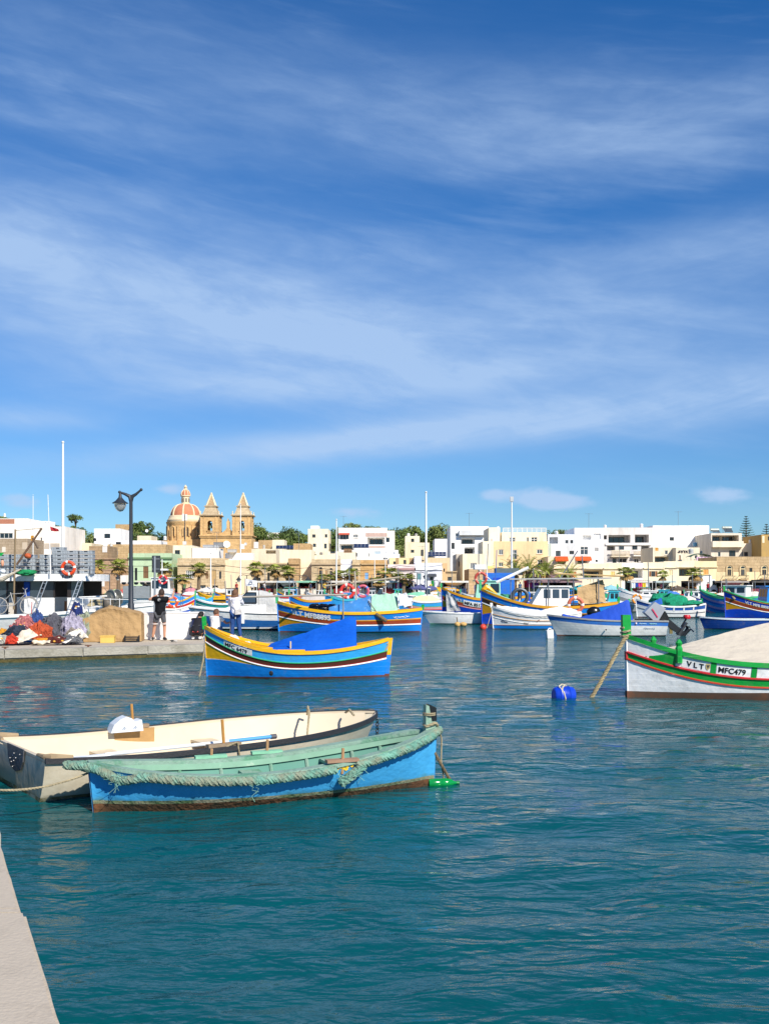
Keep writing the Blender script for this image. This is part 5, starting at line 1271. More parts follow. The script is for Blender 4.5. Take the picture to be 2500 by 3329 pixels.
MB().tube([(.75,0,.045),(.82,0,.045)], .03, 8).build('handle', mat('#55565a', .5), o, True)
MB().hexa([(-1.75,-.07,.02),(-1.2,-.025,.02),(-1.2,.025,.02),(-1.75,.07,.02),(-1.75,-.07,.035),(-1.2,-.02,.04),(-1.2,.02,.04),(-1.75,.07,.035)]).build('blade', mat('#dfe4e6', .5, .05), o)
# mooring line from the blue boat's stern to the near quay
a = Vector((-2.83, 9.96, .40)); b = Vector((-3.75, 9.15, .39))
tag(rope(sagline(a, b, .10, 14), .011, ROPE, 'mooring_line'), 'thin mooring line from the blue rowing boat to the near quay', 'rope')
o = thing('mooring_ring', 'rusty iron mooring ring set in the near quay edge', 'mooring ring', (-2.72, 6.15, .402))
MB().lathe([(.09,0),(.085,.02),(.04,.05),(.045,.09),(.075,.1),(.07,.13),(0,.135)], 14).build('bollard_stub', mat('#6d6b68', .6, .2, metal=.4), o, True)
MB().box(-.11,-.11,0,.11,.11,.012).build('base_plate', mat('#6a5a4c', .8, .3), o)
# ---------------------------------------------------------------- the two moored boats in the middle distance
def posts(h, o, m, top=.3, w=.12, th=.07, at=1): return h.stem(o, m, w, th, top, 0, 'bow_post' if at else 'stern_post', at, 0, z0=h.sheer(at)-.05)
def luzzu_6479():
    h = Hull(4.30, 1.6, 1.20, .62, .90, draft=.3, rb=.06, rs=.10, tm=.47, pw=2.1)
    o = thing('fishing_boat', 'bright blue and yellow fishing boat MFC 6479 with blue tent cover', 'boat', (-2.15,24.75,0), R(181.5))
    h.band(o, 'upper_strake', LBLU, .05, (.27,.235,.17), 2); h.band(o, 'green_line', GRN2, (.27,.235,.17), (.295,.255,.195), 1)
    h.band(o, 'brown_band', mat('#5a2a1c', .45, .08), (.295,.255,.195), (.43,.355,.32), 2); h.band(o, 'red_line', RED, (.43,.355,.32), (.445,.37,.335), 1)
    h.band(o, 'white_line', WHT, (.445,.37,.335), (.49,.405,.375), 1); h.band(o, 'bow_triangle', YEL, (.49,.405,.375), (.49,.406,.76,3.6), 2, label='yellow painted triangle at the bow')
    h.band(o, 'waterline_stripe', WHT, (.49,.406,.76,3.6), (.49,.407,.78,3.6), 1)
    h.band(o, 'hull', BLU, (.49,.407,.78,3.6), '.03', 4); h.band(o, 'bottom_paint', ANTI, '.03', 'keel', 2)
    h.rail(o, YEL, .1, .085, .02); h.strake(o, GRN2, (.275,.245,.18), .014); h.strake(o, WHT, (.47,.39,.355), .012)
    h.deck(o, paint('#d9a812'), .14)
    h.rail(o, YEL, .04, .05, -.16, name='inner_coaming', o=-.05, t0=.62, t1=.97)
    h.stem(o, BLU, .06, .08, 0, -.2, 'stem'); h.stem(o, YEL, .05, .09, .0, 0, 'stem_head', 1, 0, z0=.45); posts(h, o, GRN, .26, .10, .09)
    h.stem(o, BLU, .15, .06, 0, -.2, 'rudder', 0, z0=None); h.stem(o, YEL, .14, .065, .03, 0, 'rudder_head', 0, 0, z0=.52)
    h.stem(o, ANTI, .155, .066, -.84, -.2, 'rudder_foot', 0)
    pl = h.plate(o, WHT, 1, 1.28+.42, 1.28-.28, .075, .215, lift=.02, name='name_plate'); h.text(o, BLK, 1, 'MFC 6479', 1.28+.39, .195, .125, name='registration', bold=.003, lift=.028, sx=1.05)
    h.cover(o, mat('#0b56be', .85, .12, 1.6, bump=.35, bsc=3.2, spec=.15, stretch=(.5,1,1.6), dirt='#2a6cc4', dirt_amt=.5, dsc=1.4), [(-1.46,1.40),(-1.42,1.44),(-1.34,1.46),(-.2,1.06),(.62,.80),(.72,.70)], tuck=-.02, over=-.05, sag=.10, wr=.018, n=60, cols=24)
    MB().tube([(.1,.55,.5),(.1,.55,.88)], .02, 6).build('thole_pin', mat('#c9b994', .8), o)
    MB().box(-.25,.62,.63,.4,.76,.69).build('oarlock_pad', YEL, o)
    MB().tube([(.55,.78,.16),(.55,.87,.16)], .035, 8).build('drain_pipe', BLK, o)
    MB().ball((.54,.80,.14), (.05,.02,.06), 8, 6).build('fender_stud', BLK, o)
    g = MB(); g.grid(lambda i, j: (1.52-.55*i+.1*j, .12+.32*j+.05*math.sin(i*7), 1.0-.28*i+.06*math.sin(i*11+j*4)-.08*j), 10, 5); g.build('bow_cloth', cloth('#cfccc4'), o, True)
    MB().torus((1.93,.06,.64), .03, .008, 12, 5).build('eye_ring', metal('#555'.replace('555','555555')), o)
    rope([Vector((2.14,.0,1.13)), Vector((2.2,.02,.9)), Vector((2.25,.03,.4)), Vector((2.36,.05,-.1))], .022, ROPE, 'mooring_rope', o)
    rope([Vector((-2.05,.05,.86)), Vector((-2.25,.06,.78)), Vector((-2.18,.09,.66)), Vector((-2.1,.07,.55))], .018, ROPE, 'stern_lashing', o)
luzzu_6479()
def boat_479():
    h = Hull(5.7, 2.0, 1.21, .66, .95, draft=.35, rb=.02, rs=.1, tm=.45, pw=2.6, full=2.0, e=(.2,.5))
    a = R(190); bow = Vector((4.78, 20.05, 0)); c = bow-Vector((math.cos(a), math.sin(a), 0))*2.85
    o = thing('fishing_boat', 'white and green fishing boat MFC479 with beige cover at the right edge', 'boat', (c.x, c.y, 0), a)
    h.band(o, 'upper_strake', WHT, .05, (.3,.26,.29), 2)
    h.band(o, 'red_line', RED, (.3,.26,.29), (.325,.285,.325), 1); h.band(o, 'green_band', GRN, (.325,.285,.325), (.47,.43,.42), 2)
    h.band(o, 'red_line', paint('#c03a26'), (.47,.43,.42), (.505,.455,.47), 1); h.band(o, 'hull', paint('#f1f0ee'), (.505,.455,.47), '.13', 5)
    h.band(o, 'bottom_paint', mat('#5a4436', .7, .15, 4, dirt='#8a4f28', dirt_amt=.8, dsc=3), '.13', 'keel', 3)
    h.rail(o, GRN, .10, .09, .03); h.strake(o, RED, (.31,.27,.31), .022); h.strake(o, paint('#c03a26'), (.485,.44,.445), .02)
    # green bow panel sweeping down from the rail
    for sd in (1, -1):
        g = MB()
        def fn(i, j):
            x = 2.08+(.50)*i; t = h.tx(x); z1 = h.sheer(t)-.03; lo = .29; up = .02 if i < .2 else .02+.24*((i-.2)/.8)**.7
            z = h.sheer(t)-up-(lo-up)*j; return (x, sd*(h.y(t, z)+.006), z)
        g.grid(fn, 14, 3); g.build('bow_panel', GRN, o)
    h.deck(o, WHT, .15)
    h.stem(o, paint('#f1f0ee'), .05, .09, 0, -.2, 'stem'); h.stem(o, RED, .058, .094, -.30, 0, 'stem_band', 1, 0, z0=.74); h.stem(o, ANTI, .055, .093, -1.08, -.25, 'stem_foot', 1)
    bp = h.stem(o, GRN, .17, .10, .42, 0, 'bow_post', 1, -.0, z0=h.zb-.02); bp.location.x = -.05
    for x in (2.03,): 
        t = h.tx(x)
        for sd in (1,-1): MB().lathe([(.07,-.2),(.075,.08),(.05,.13),(.07,.19),(.02,.26)], 8, (x, sd*(h.y(t, h.sheer(t))-.02), h.sheer(t))).build('bollard_post', GRN, o)
    for x in (1.42, .66, -.6, -1.7):
        t = h.tx(x); g = MB()
        g.add([h.pt(h.tx(x+.05), h.sheer(t)-.04, 1, .012), h.pt(h.tx(x-.05), h.sheer(t)-.04, 1, .012), h.pt(h.tx(x-.05), h.sheer(t)-.27, 1, .012), h.pt(h.tx(x+.05), h.sheer(t)-.27, 1, .012)], [(0,1,2,3)])
        g.build('frame_post', GRN, o)
    h.plate(o, paint('#f3f3f1'), 1, 1.98, 1.47, .07, .25); h.text(o, BLK, 1, 'V L T', 1.90, .215, .14, bold=.004, name='registration', lift=.014, sx=.95)
    g = MB(); t = h.tx(1.52)
    for i, (a_, b_, mm) in enumerate(((.0,.0,'#8d8d86'),)): 
        pass
    cr = MB(); z = h.sheer(t)-.15
    cr.add([h.pt(h.tx(1.56), z+.06, 1, .014), h.pt(h.tx(1.48), z+.06, 1, .014), h.pt(h.tx(1.48), z-.02, 1, .014), h.pt(h.tx(1.52), z-.07, 1, .014), h.pt(h.tx(1.56), z-.02, 1, .014)], [(0,1,2,3,4)])
    cr.build('crest', mat('#c9b27a', .6), o); cr2 = MB(); cr2.add([h.pt(h.tx(1.55), z+.035, 1, .017), h.pt(h.tx(1.49), z+.035, 1, .017), h.pt(h.tx(1.52), z-.04, 1, .017)], [(0,1,2)]); cr2.build('crest_shield', mat('#4a4a48', .6), o)
    h.plate(o, paint('#f3f3f1'), 1, 1.36, .72, .07, .25); h.text(o, BLK, 1, 'MFC479', 1.33, .215, .15, bold=.004, name='registration', lift=.014, sx=1.0)
    h.plate(o, paint('#f3f3f1'), 1, .60, -.5, .07, .25)
    h.cover(o, mat('#beb5a6', .9, .07, 1.0, bump=.35, bsc=2.6, spec=.15, stretch=(.5,1,1.6), dirt='#a39984', dirt_amt=.5, dsc=1.1), [(-2.4,1.75),(-1.3,1.72),(-.5,1.52),(.6,1.30),(1.6,1.05),(2.1,.95)], tuck=-.03, over=-.14, sag=.06, wr=.012, n=60, cols=24)
    MB().tube([(-.9,.98,.28),(-.9,1.06,.28)], .03, 8).build('drain_pipe', BLK, o); MB().ball((1.0,.78,.53), (.04,.03,.02), 8, 5).build('drain_pipe', metal('#b0b0b0'), o)
    R0 = [Vector((2.83,.05,1.22)), Vector((2.93,.06,1.16)), Vector((3.12,.08,.85)), Vector((3.42,.1,.35)), Vector((3.72,.12,-.12))]
    rope(R0, .04, mat('#a0906c', .95, .3, 9, bump=.6, bsc=60, dirt='#5a4c34', dirt_amt=.7, dsc=3), 'mooring_rope', o, 3, .2, jit=.4)
    g = []
    for k in range(16): a_ = k*.9; g.append(Vector((2.88+.1*math.cos(a_), .085*math.sin(a_), 1.2+.012*k)))
    rope(g, .022, ROPE, 'rope_turns', o)
boat_479()
def barrel():
    p = WP(1832, 2272)
    o = thing('barrel_buoy', 'floating blue plastic barrel with rope on top', 'barrel', (p.x, p.y, -.06), R(10))
    m = mat('#1040c0', .4, .12, 4, bump=.1, bsc=8)
    b = MB().lathe([(0,-.24),(.13,-.24),(.16,-.21),(.17,-.14),(.185,-.12),(.17,-.1),(.172,.08),(.186,.1),(.172,.12),(.16,.2),(.13,.24),(0,.24)], 20); b.v = [(z*.86, x, y+.13) for x, y, z in b.v]
    b.build('barrel', m, o, True)
    rope([Vector((-.08,-.14,.05)), Vector((-.1,-.16,.16)), Vector((-.06,-.1,.29)), Vector((.02,0,.33)), Vector((.08,.06,.31)), Vector((-.02,.05,.34)), Vector((-.12,-.06,.31)), Vector((-.05,-.16,.2)), Vector((-.02,-.18,.06))], .013, mat('#c9bfa4', .95, .2, 9), 'rope', o)
    MB().torus((0,0,.13), .19, .02, 24, 6, 'x').build('weed_ring', ALGAE, o) if False else None
barrel()
# ---------------------------------------------------------------- moored boats further out
TEAL = paint('#1f8f86'); TURQ = paint('#39b8cc'); PINK = paint('#d79a9a'); MINT = paint('#9ad8c4'); GREY = paint('#a8a8a4'); CREAM = paint('#e6d9b8'); CYAN = paint('#35a6e8')
def bcent(u0, u1, v): 
    Y = CH*F/(v-HZ); return ((u0+u1)/2-1250)*Y/F, Y, abs(u1-u0)*Y/F
def luzzu(label, ub, us, v, cols, zb=1.3, zm=.75, zs=1.0, B=None, rot=0.0, post=(GRN, GRN), name='fishing_boat', n=26, pl=None, post_h=.35, L=None, tri=.34, Yadd=0.0):
    X, Y, LL = bcent(ub, us, v); L = L or LL; B = B or L*.34; Y += B*.5+Yadd; X *= Y/(Y-B*.5-Yadd)
    h = Hull(L, B, zb, zm, zs, draft=.35, rb=.08, rs=.08, tm=.46, pw=2.1)
    o = thing(name, label, 'boat', (X, Y, 0), R(180 if ub < us else 0)+R(rot), 'boats moored in the harbour')
    rail, up, ln, bd, l2, tr, hl = cols; k = (zm)/.75
    a1 = .07*k; a2 = (.34*k,.26*k,.30*k); a3 = (.38*k,.30*k,.34*k); a4 = (.55*k,.44*k,.52*k); a5 = (.59*k,.475*k,.56*k); a6 = (.62*k,.48*k,(.56+tri)*k,4)
    h.band(o, 'upper_strake', up, .03, a2, 2, n); h.band(o, 'thin_line', ln, a2, a3, 1, n); h.band(o, 'middle_band', bd, a3, a4, 2, n); h.band(o, 'thin_line', l2, a4, a5, 1, n)
    h.band(o, 'bow_triangle', tr, a5, a6, 2, n); h.band(o, 'hull', hl, a6, '.05', 3, n); h.band(o, 'bottom_paint', ANTI, '.05', 'keel', 1, n)
    h.rail(o, rail, .13, .11*k, .03, n); h.strake(o, l2, a5, .015, n); h.deck(o, paint('#b9a56a'), .15)
    h.stem(o, hl, .08, .09, 0, -.2); h.stem(o, hl, .08, .09, 0, -.2, 'sternpost', 0)
    if post[0]: posts(h, o, post[0], post_h, .13, .1)
    if post[1]: posts(h, o, post[1], post_h*.6, .13, .1, 0)
    return o, h
def dinghy(label, ub, us, v, hull, rim, zb=.7, zm=.5, zs=.52, low=None, inner=None, double=False, rot=0.0, bottom=None, Yadd=0.0, stripe=None, group='boats moored in the harbour', rb=.3):
    X, Y, L = bcent(ub, us, v); B = L*.36; Y += B*.5+Yadd; X *= Y/(Y-B*.5-Yadd)
    h = Hull(L, B, zb, zm, zs, draft=.25, double=double, wt=.85, rb=rb, rs=.05, e=(.22,.6), tm=.35, pw=2.2)
    o = thing('small_boat', label, 'boat', (X, Y, 0), R(180 if ub < us else 0)+R(rot), group)
    if stripe: h.band(o, 'top_stripe', stripe, .0, .21, 2, 26); h.band(o, 'hull', hull, .21, '.05', 4, 26)
    else: h.band(o, 'hull', hull, .0, '.05', 4, 26)
    h.band(o, 'bottom_paint', bottom or ANTI, '.05', 'keel', 1, 26); h.rail(o, rim, .08, .07, .02, 26); h.inside(o, inner or WHT, .09, .05)
    for x in (-L*.2, L*.12):
        t = h.tx(x); z = h.sheer(t)-.15; MB().box(x-.13,-h.y(t,z)+.06,z-.03,x+.13,h.y(t,z)-.06,z).build('thwart', inner or WHT, o)
    return o, h
def wheelhouse(par, m, x0, x1, w, z0, z1, rake=.25, nx=3, roof=None, glass=None, over=.12, fore=True):
    """cabin with raked front (towards +x), windows as parts"""
    g = MB(); tz = z1
    g.hexa([(x0,-w,z0),(x1,-w,z0),(x1,w,z0),(x0,w,z0),(x0,-w*.92,tz),(x1-rake,-w*.92,tz),(x1-rake,w*.92,tz),(x0,w*.92,tz)])
    c = g.build('wheelhouse', m, par); hz0 = z0+(z1-z0)*.45; hz1 = z1-(z1-z0)*.12
    for sd in (1, -1):
        for i in range(nx):
            a = x0+(x1-rake-x0)*(i+.12)/nx; b = x0+(x1-rake-x0)*(i+.88)/nx; yk = lambda z: sd*(w-(w*.08)*(z-z0)/(z1-z0)+.008)
            MB().add([(a,yk(hz0),hz0),(b,yk(hz0),hz0),(b,yk(hz1),hz1),(a,yk(hz1),hz1)], [(0,1,2,3)]).build('side_window', glass or GLASS, c)
    xr = lambda z: x1-rake*(z-z0)/(z1-z0)+.008
    for i in range(3):
        a = -w*.85+w*1.7*(i+.08)/3; b = -w*.85+w*1.7*(i+.92)/3
        MB().add([(xr(hz0),a,hz0),(xr(hz0),b,hz0),(xr(hz1),b,hz1),(xr(hz1),a,hz1)], [(0,1,2,3)]).build('windscreen', glass or GLASS, c)
    MB().box(x0-over,-w-over*.4,tz,x1-rake+over*2,w+over*.4,tz+.07).build('cabin_roof', roof or m, c)
    return c
def pole(par, pts, r, m, name='mast', n=6): return MB().tube(pts, r, n).build(name, m, par, True)
def lifebuoy(loc, r, label, tilt=0.0, rz=0.0, c1='#e0491c', c2='#efeae0'):
    o = thing('lifebuoy', label, 'lifebuoy', loc, rz); n = 4
    for i in range(n):
        a = i*math.pi/2+tilt
        MB().torus((0,0,0), r, r*.26, 10, 8, 'y', a, a+math.pi/2*.8).build('ring_segment', mat(c1, .55, .08), o, True)
        MB().torus((0,0,0), r, r*.27, 3, 8, 'y', a+math.pi/2*.8, a+math.pi/2).build('white_band', mat(c2, .55, .05), o, True)
    return o
def tarp(par, m, pts, name='tarpaulin', nu=12, nv=8, wr=.05, seed=0):
    """sheet through four corners (a, b, c, d) with sag and folds"""
    a, b, c, d = [Vector(p) for p in pts]; nr = (b-a).cross(d-a).normalized()
    def fn(i, j):
        p = a.lerp(b, i).lerp(d.lerp(c, i), j); k = math.sin(math.pi*i)*math.sin(math.pi*j)
        return p+nr*wr*(noise.noise((i*3.1+seed, j*2.7, seed))*1.6+.5*noise.noise((i*8, j*7, seed+2)))+Vector((0,0,-wr*1.2*k))
    return MB().grid(fn, nu, nv).build(name, m, par, True)
WOOD = mat('#9a7a52', .8, .2, 6); STEEL = metal('#9a9c9e', .4)

# VLT MFB 8895
o, h = luzzu('large blue fishing boat with white letters VLT MFB8895, yellow rail and green tarpaulin', 903, 1372, 2058, (YEL, BLU, YEL, BRK, WHT, MUST, BLU), 1.42, .92, 1.1, post=(GRN2, GRN), tri=.42)
h.text(o, WHT, 1, 'VLT MFB8895', 2.78, .37, .31, bold=.014, name='registration', lift=.02, sx=1.06)
h.scribble(o, WHT, 1, -2.1, .27, .75, .11, 36, 2, .012)
g = MB(); g.hexa([(.95,-.7,.8),(-1.0,-.7,.8),(-1.0,.86,.8),(.95,.86,.8),(.95,-.7,1.2),(-1.0,-.7,1.72),(-1.0,.86,1.72),(.95,.86,1.2)]); g.build('spray_screen', mat('#3a86d0', .6, .25, 1.5, dirt='#cfe0ea', dirt_amt=.8, dsc=1.0, edge=(.5,.62)), o)
h.cover(o, cloth('#9fcbb0'), [(-2.28,1.72),(-2.2,1.86),(-1.6,1.8),(-1.05,1.76)], 'green_tarpaulin', tuck=-.05, over=-.05, sag=.12, wr=.06)
tarp(o, cloth('#d9dade'), [(-2.3,.35,1.95),(-2.95,.1,1.6),(-2.95,.55,1.15),(-2.4,.75,1.3)], 'white_tarpaulin', wr=.16, seed=4)
g = MB(); [g.ball((1.65-.42*i,.45,1.12), (.34,.3,.24), 12, 8, .3, 2.5, i) for i in range(3)]; g.build('black_bundle', mat('#131315', .25, .1, bump=.3, bsc=8), o, True)
pole(o, [(-.35,.5,.8),(-.25,.45,2.9)], .045, mat('#b4a894', .8)); pole(o, [(1.2,0,2.2),(-2.4,0,2.62)], .05, mat('#a99c86', .8), 'boom')
g = MB(); g.tube([(-1.25,1.05,.9),(-1.75,1.12,.55)], .09, 8); g.build('rope_fender', ROPED, o); pole(o, [(-1.3,1.0,.95),(-.9,.9,1.5)], .02, ROPED, 'fender_line')
lifebuoy(o.location+Vector((-.1,-.6,1.95)), .3, 'red lifebuoy above boat MFB8895 left of its pole', .3, c1='#d83a30'); lifebuoy(o.location+Vector((.62,.1,1.95)), .26, 'small red and blue ringed lifebuoy beside the red lifebuoy', .9, c1='#c95a6a', c2='#4a78c0')
# white cabin cruiser
def cruiser(label, ub, us, v, hull=WHT, stripe=paint('#2563a8'), zb=1.15, zm=.85, canvas=cloth('#b9b9b6'), rot=0, Yadd=0.0, cabin=True):
    X, Y, L = bcent(ub, us, v); B = L*.32; Y += B*.5+Yadd; X *= Y/(Y-B*.5-Yadd)
    h = Hull(L, B, zb, zm, zm*.98, draft=.3, double=False, wt=.9, rb=.7, e=(.3,.75), tm=.3, pw=1.8)
    o = thing('cabin_cruiser', label, 'boat', (X, Y, 0), R(180 if ub < us else 0)+R(rot), 'boats moored in the harbour')
    h.band(o, 'topside', hull, .0, .36, 2, 26); h.band(o, 'stripe', stripe, .36, '.16', 2, 26); h.band(o, 'hull', hull, '.16', '.08', 1, 26); h.band(o, 'bottom_paint', BLK, '.08', 'keel', 1, 26)
    h.rail(o, hull, .06, .06, .01, 26); h.strake(o, mat('#3a3a3c', .6), .05, .02, 26); h.deck(o, hull, .03, camber=.12)
    if cabin:
        k = L/5; zc = zm
        g = MB(); w0 = B*.40
        g.hexa([(-.75*k,-w0,zc),(1.75*k,-w0*.75,zc+.05),(1.75*k,w0*.75,zc+.05),(-.75*k,w0,zc),(-.75*k,-w0*.8,zc+.42),(1.0*k,-w0*.6,zc+.36),(1.0*k,w0*.6,zc+.36),(-.75*k,w0*.8,zc+.42)]); g.build('coachroof', hull, o)
        g = MB(); z2 = zc+.4
        g.hexa([(-.35*k,-w0*.8,z2),(.72*k,-w0*.72,z2),(.72*k,w0*.72,z2),(-.35*k,w0*.8,z2),(-.35*k,-w0*.72,z2+.72),(.1*k,-w0*.66,z2+.72),(.1*k,w0*.66,z2+.72),(-.35*k,w0*.72,z2+.72)]); c = g.build('cabin', hull, o)
        for sd in (1,-1):
            pl_ = lambda x, z: (x, sd*(w0*.8-(w0*.08)*(x+.35*k)/(1.07*k)-(w0*.1)*(z-z2)/.72+.015), z)
            MB().add([pl_(-.28*k,z2+.1), pl_(.5*k,z2+.1), pl_(.58*k,z2+.22), pl_(.22*k,z2+.62), pl_(-.26*k,z2+.62)], [(0,1,2,3,4)]).build('cabin_window', GLASS2, c)
            MB().tube([pl_(-.28*k,z2+.1), pl_(.5*k,z2+.1), pl_(.58*k,z2+.22), pl_(.22*k,z2+.62), pl_(-.26*k,z2+.62), pl_(-.28*k,z2+.1)], .035, 5).build('window_seal', DARK, c)
        if canvas:
            g = MB()
            def fn(i, j):
                x = -.38*k-1.75*k*i; zt = z2+.74-.95*i**1.5; q = 2*j-1; return (x, q*w0*(.78+.3*i), zc-.05+(zt-zc+.05)*(1-abs(q)**4)+.03*noise.noise((x*3, q*3, 1)))
            g.grid(fn, 14, 14); g.build('canvas_hood', canvas, o, True)
    return o, h
o, h = cruiser('white cabin cruiser with blue stripe and grey canvas hood behind the woman', 655, 985, 2050)
MB().tube([(.35,.82,.9),(.35,.9,.35)], .09, 8).build('fender', WHT, o, True)
# boom frame and awning poles above it
o2 = thing('boat_pole', 'long grey spar lying level above the cabin cruiser', 'spar', P(750,1942,47)); MB().tube([(0,0,0),(5.4,.4,.12)], .05, 6).build('spar', mat('#a49c90', .8), o2)
MB().tube([(0,0,-1.6),(0,0,.05)], .03, 6).build('spar_prop', mat('#8d857a', .8), o2); MB().tube([(5.2,.4,-1.2),(5.2,.4,.12)], .03, 6).build('spar_prop', mat('#8d857a', .8), o2)

# MFA 8512
o, h = luzzu('blue and mustard fishing boat with plate MFA 8512 and tall prow', 1437, 1705, 2002, (MUST, BLU, GRN2, BRK, PINK, MUST, BLU2), 2.05, 1.2, 1.4, post=(GRN2, GRN), tri=.35)
h.plate(o, WHT, 1, 1.55, .05, .25, .62, lift=.03); h.text(o, BLK, 1, 'MFA 8512', 1.48, .56, .3, bold=.01, name='registration', lift=.045, sx=1.05); h.text(o, WHT, 1, 'VLT', 2.15, .5, .28, bold=.006, name='registration', lift=.03)
tarp(o, cloth('#c2c2c0'), [(2.85,.35,1.95),(2.2,.75,1.4),(1.75,.95,.35),(2.75,.5,.3)], 'white_cloth', wr=.08, seed=2)
wheelhouse(o, MINT, -1.2, .7, .8, 1.0, 2.55, .2, 2, MINT); pole(o, [(-.3,0,2.6),(-.2,0,4.6)], .035, WHT); pole(o, [(-.9,0,2.6),(-1.0,0,4.9)], .03, paint('#3a5fb0')); pole(o, [(-.6,0,2.6),(.3,0,3.4)], .03, WHT, 'antenna')
pole(o, [(2.9,0,2.0),(2.7,.3,.3)], .03, ROPED, 'mooring_rope')
g = MB(); g.torus((0,0,0), .25, .08, 14, 6); g.build('tyre_fender', BLK, o, True, loc=(-1.4,1.0,.9))
# big luzzu with curled prow
o, h = luzzu('long blue and yellow fishing boat with curled yellow prow, glazed cabin and tan tarpaulin', 1563, 2008, 2034, (MUST, BLU, MUST, DBR, WHT, MUST, BLU2), 2.0, 1.0, 1.25, post=(GRN2, GRN), tri=.5, post_h=.55)
MB().tube([(3.62,0,1.75),(3.72,0,2.0),(3.6,0,2.15),(3.4,0,2.05),(3.0,.3,1.7)], [.1,.17,.17,.13,.06], 8).build('prow_curl', YEL, o, True)
for sd in (1,-1): MB().tube([Vector(h.pt(t, h.sheer(t)+.05, sd, -.12)) for t in (.97,.92,.86,.8)], .06, 6).build('prow_moulding', MINT, o)
wheelhouse(o, WHT, -1.0, 1.2, .75, 1.0, 2.15, .7, 3, WHT, GLASS2)
tarp(o, cloth('#b79a70'), [(-1.45,1.0,1.15),(-3.05,.7,1.3),(-2.9,.6,2.55),(-1.4,.8,2.1)], 'tan_tarpaulin', wr=.1, seed=3)
tarp(o, cloth('#a88d66'), [(-2.95,.65,1.3),(-3.0,-.6,1.3),(-2.85,-.5,2.5),(-2.9,.6,2.55)], 'tan_tarpaulin', wr=.06, seed=5)
for x in (2.3, .2, -1.2, -2.6): pole(o, [(x,.9,1.0),(x,.85,2.62)], .03, STEEL, 'awning_post')
MB().hexa([(2.4,-1.0,2.55),(-3.3,-1.0,2.6),(-3.3,1.0,2.6),(2.4,1.0,2.55),(2.4,-1.0,2.62),(-3.3,-1.0,2.68),(-3.3,1.0,2.68),(2.4,1.0,2.62)]).build('awning_frame', mat('#a9aaa8', .7), o)
g = MB(); g.torus((0,0,0), .42, .1, 20, 8); g.torus((0,.15,0), .42, .1, 20, 8); g.lathe([(.12,-.2),(.12,.4)], 10); g.build('net_hauler', mat('#5a6066', .5, metal=.5), o, True, loc=(1.75,.5,1.6))
MB().ball((0,0,0), (.5,.3,.3), 10, 7, .4, 2).build('net_heap', mat('#3f8f6a', .95, .4, 8, bump=.8, bsc=20), o, True, loc=(2.5,.2,1.45)); 
for i in range(5): MB().ball((1.1-.55*i,.98,.78), (.2,.14,.17), 8, 6, .3, 2, i).build('white_float_bag', cloth('#d9cdbb'), o, True)
pole(o, [(2.0,.95,.5),(1.8,.95,1.5)], .03, WHT, 'white_pipe'); pole(o, [(3.0,.0,2.4),(1.2,.1,3.25)], .09, WHT, 'boom'); pole(o, [(-.6,0,2.6),(-1.6,.0,4.2)], .035, STEEL, 'boom'); pole(o, [(-1.9,.2,2.6),(-1.8,.2,3.9)], .035, STEEL)
pole(o, [(-.3,.0,2.9),(-4.2,.1,2.75)], .05, mat('#b99c6a', .8), 'boom')
lifebuoy(o.location+Vector((1.25,-1.22,1.15)), .38, 'worn orange and white lifebuoy hung on the yellow rail', .2, c1='#c96a50')
p = WP(1570, 2046); ob = thing('mooring_buoy', 'small round red buoy under the curled prow', 'buoy', (p.x, p.y, .05)); MB().ball((0,0,.05), .17, 14, 10).build('float', mat('#d0402c', .5, .1), ob, True); MB().torus((0,0,.22), .04, .012, 10, 5).build('eye', STEEL, ob); pole(ob, [(.2,.1,0),(.55,.6,1.0)], .02, ROPE, 'mooring_rope')
# white covered kajjik
o, h = luzzu('white wooden boat with white cover and blue bottom beside the curled prow', 1602, 1885, 2046, (WHT, WHT, WHT, WHT, WHT, WHT, WHT), 1.15, .72, .85, post=(WHT, None), tri=.0, post_h=.18)
h.band(o, 'blue_bottom', BLU, '.2', '.02', 2, 26, lift=.006); h.strake(o, paint('#b98a4c'), (.3,.3,.4), .02); h.strake(o, paint('#b98a4c'), '.2', .015)
h.cover(o, cloth('#e4ded4'), [(-2.0,1.0),(-1.2,1.15),(-.2,.95),(1.0,1.1),(2.05,1.2)], 'white_cover', tuck=.12, over=.02, sag=.15, wr=.05)
h.scribble(o, mat('#4a4a55', .7), 1, 1.85, .6, .32, .12, 18, 3, .012); h.plate(o, mat('#55595c', .6), 1, .75, .5, .45, .5, .02, 'small_plate')
MB().add([h.pt(h.tx(.05), .45, 1, .02), h.pt(h.tx(-.05), .5, 1, .02), h.pt(h.tx(-.02), .42, 1, .02), h.pt(h.tx(.1), .36, 1, .02)], [(0,1,2,3)]).build('fish_emblem', mat('#7a1f2a', .6), o)
p = P(1930, 1988, 50.5); ob = thing('outboard_motor', 'black outboard cowl poking up behind the blue covered boat', 'outboard', (p.x, p.y, p.z-.3)); MB().ball((0,0,.25), (.36,.25,.3), 14, 10, .1).build('cowl', mat('#17181a', .25, .1), ob, True); MB().tube([(.1,0,.1),(.15,0,-.7)], .09, 8).build('leg', BLK, ob)
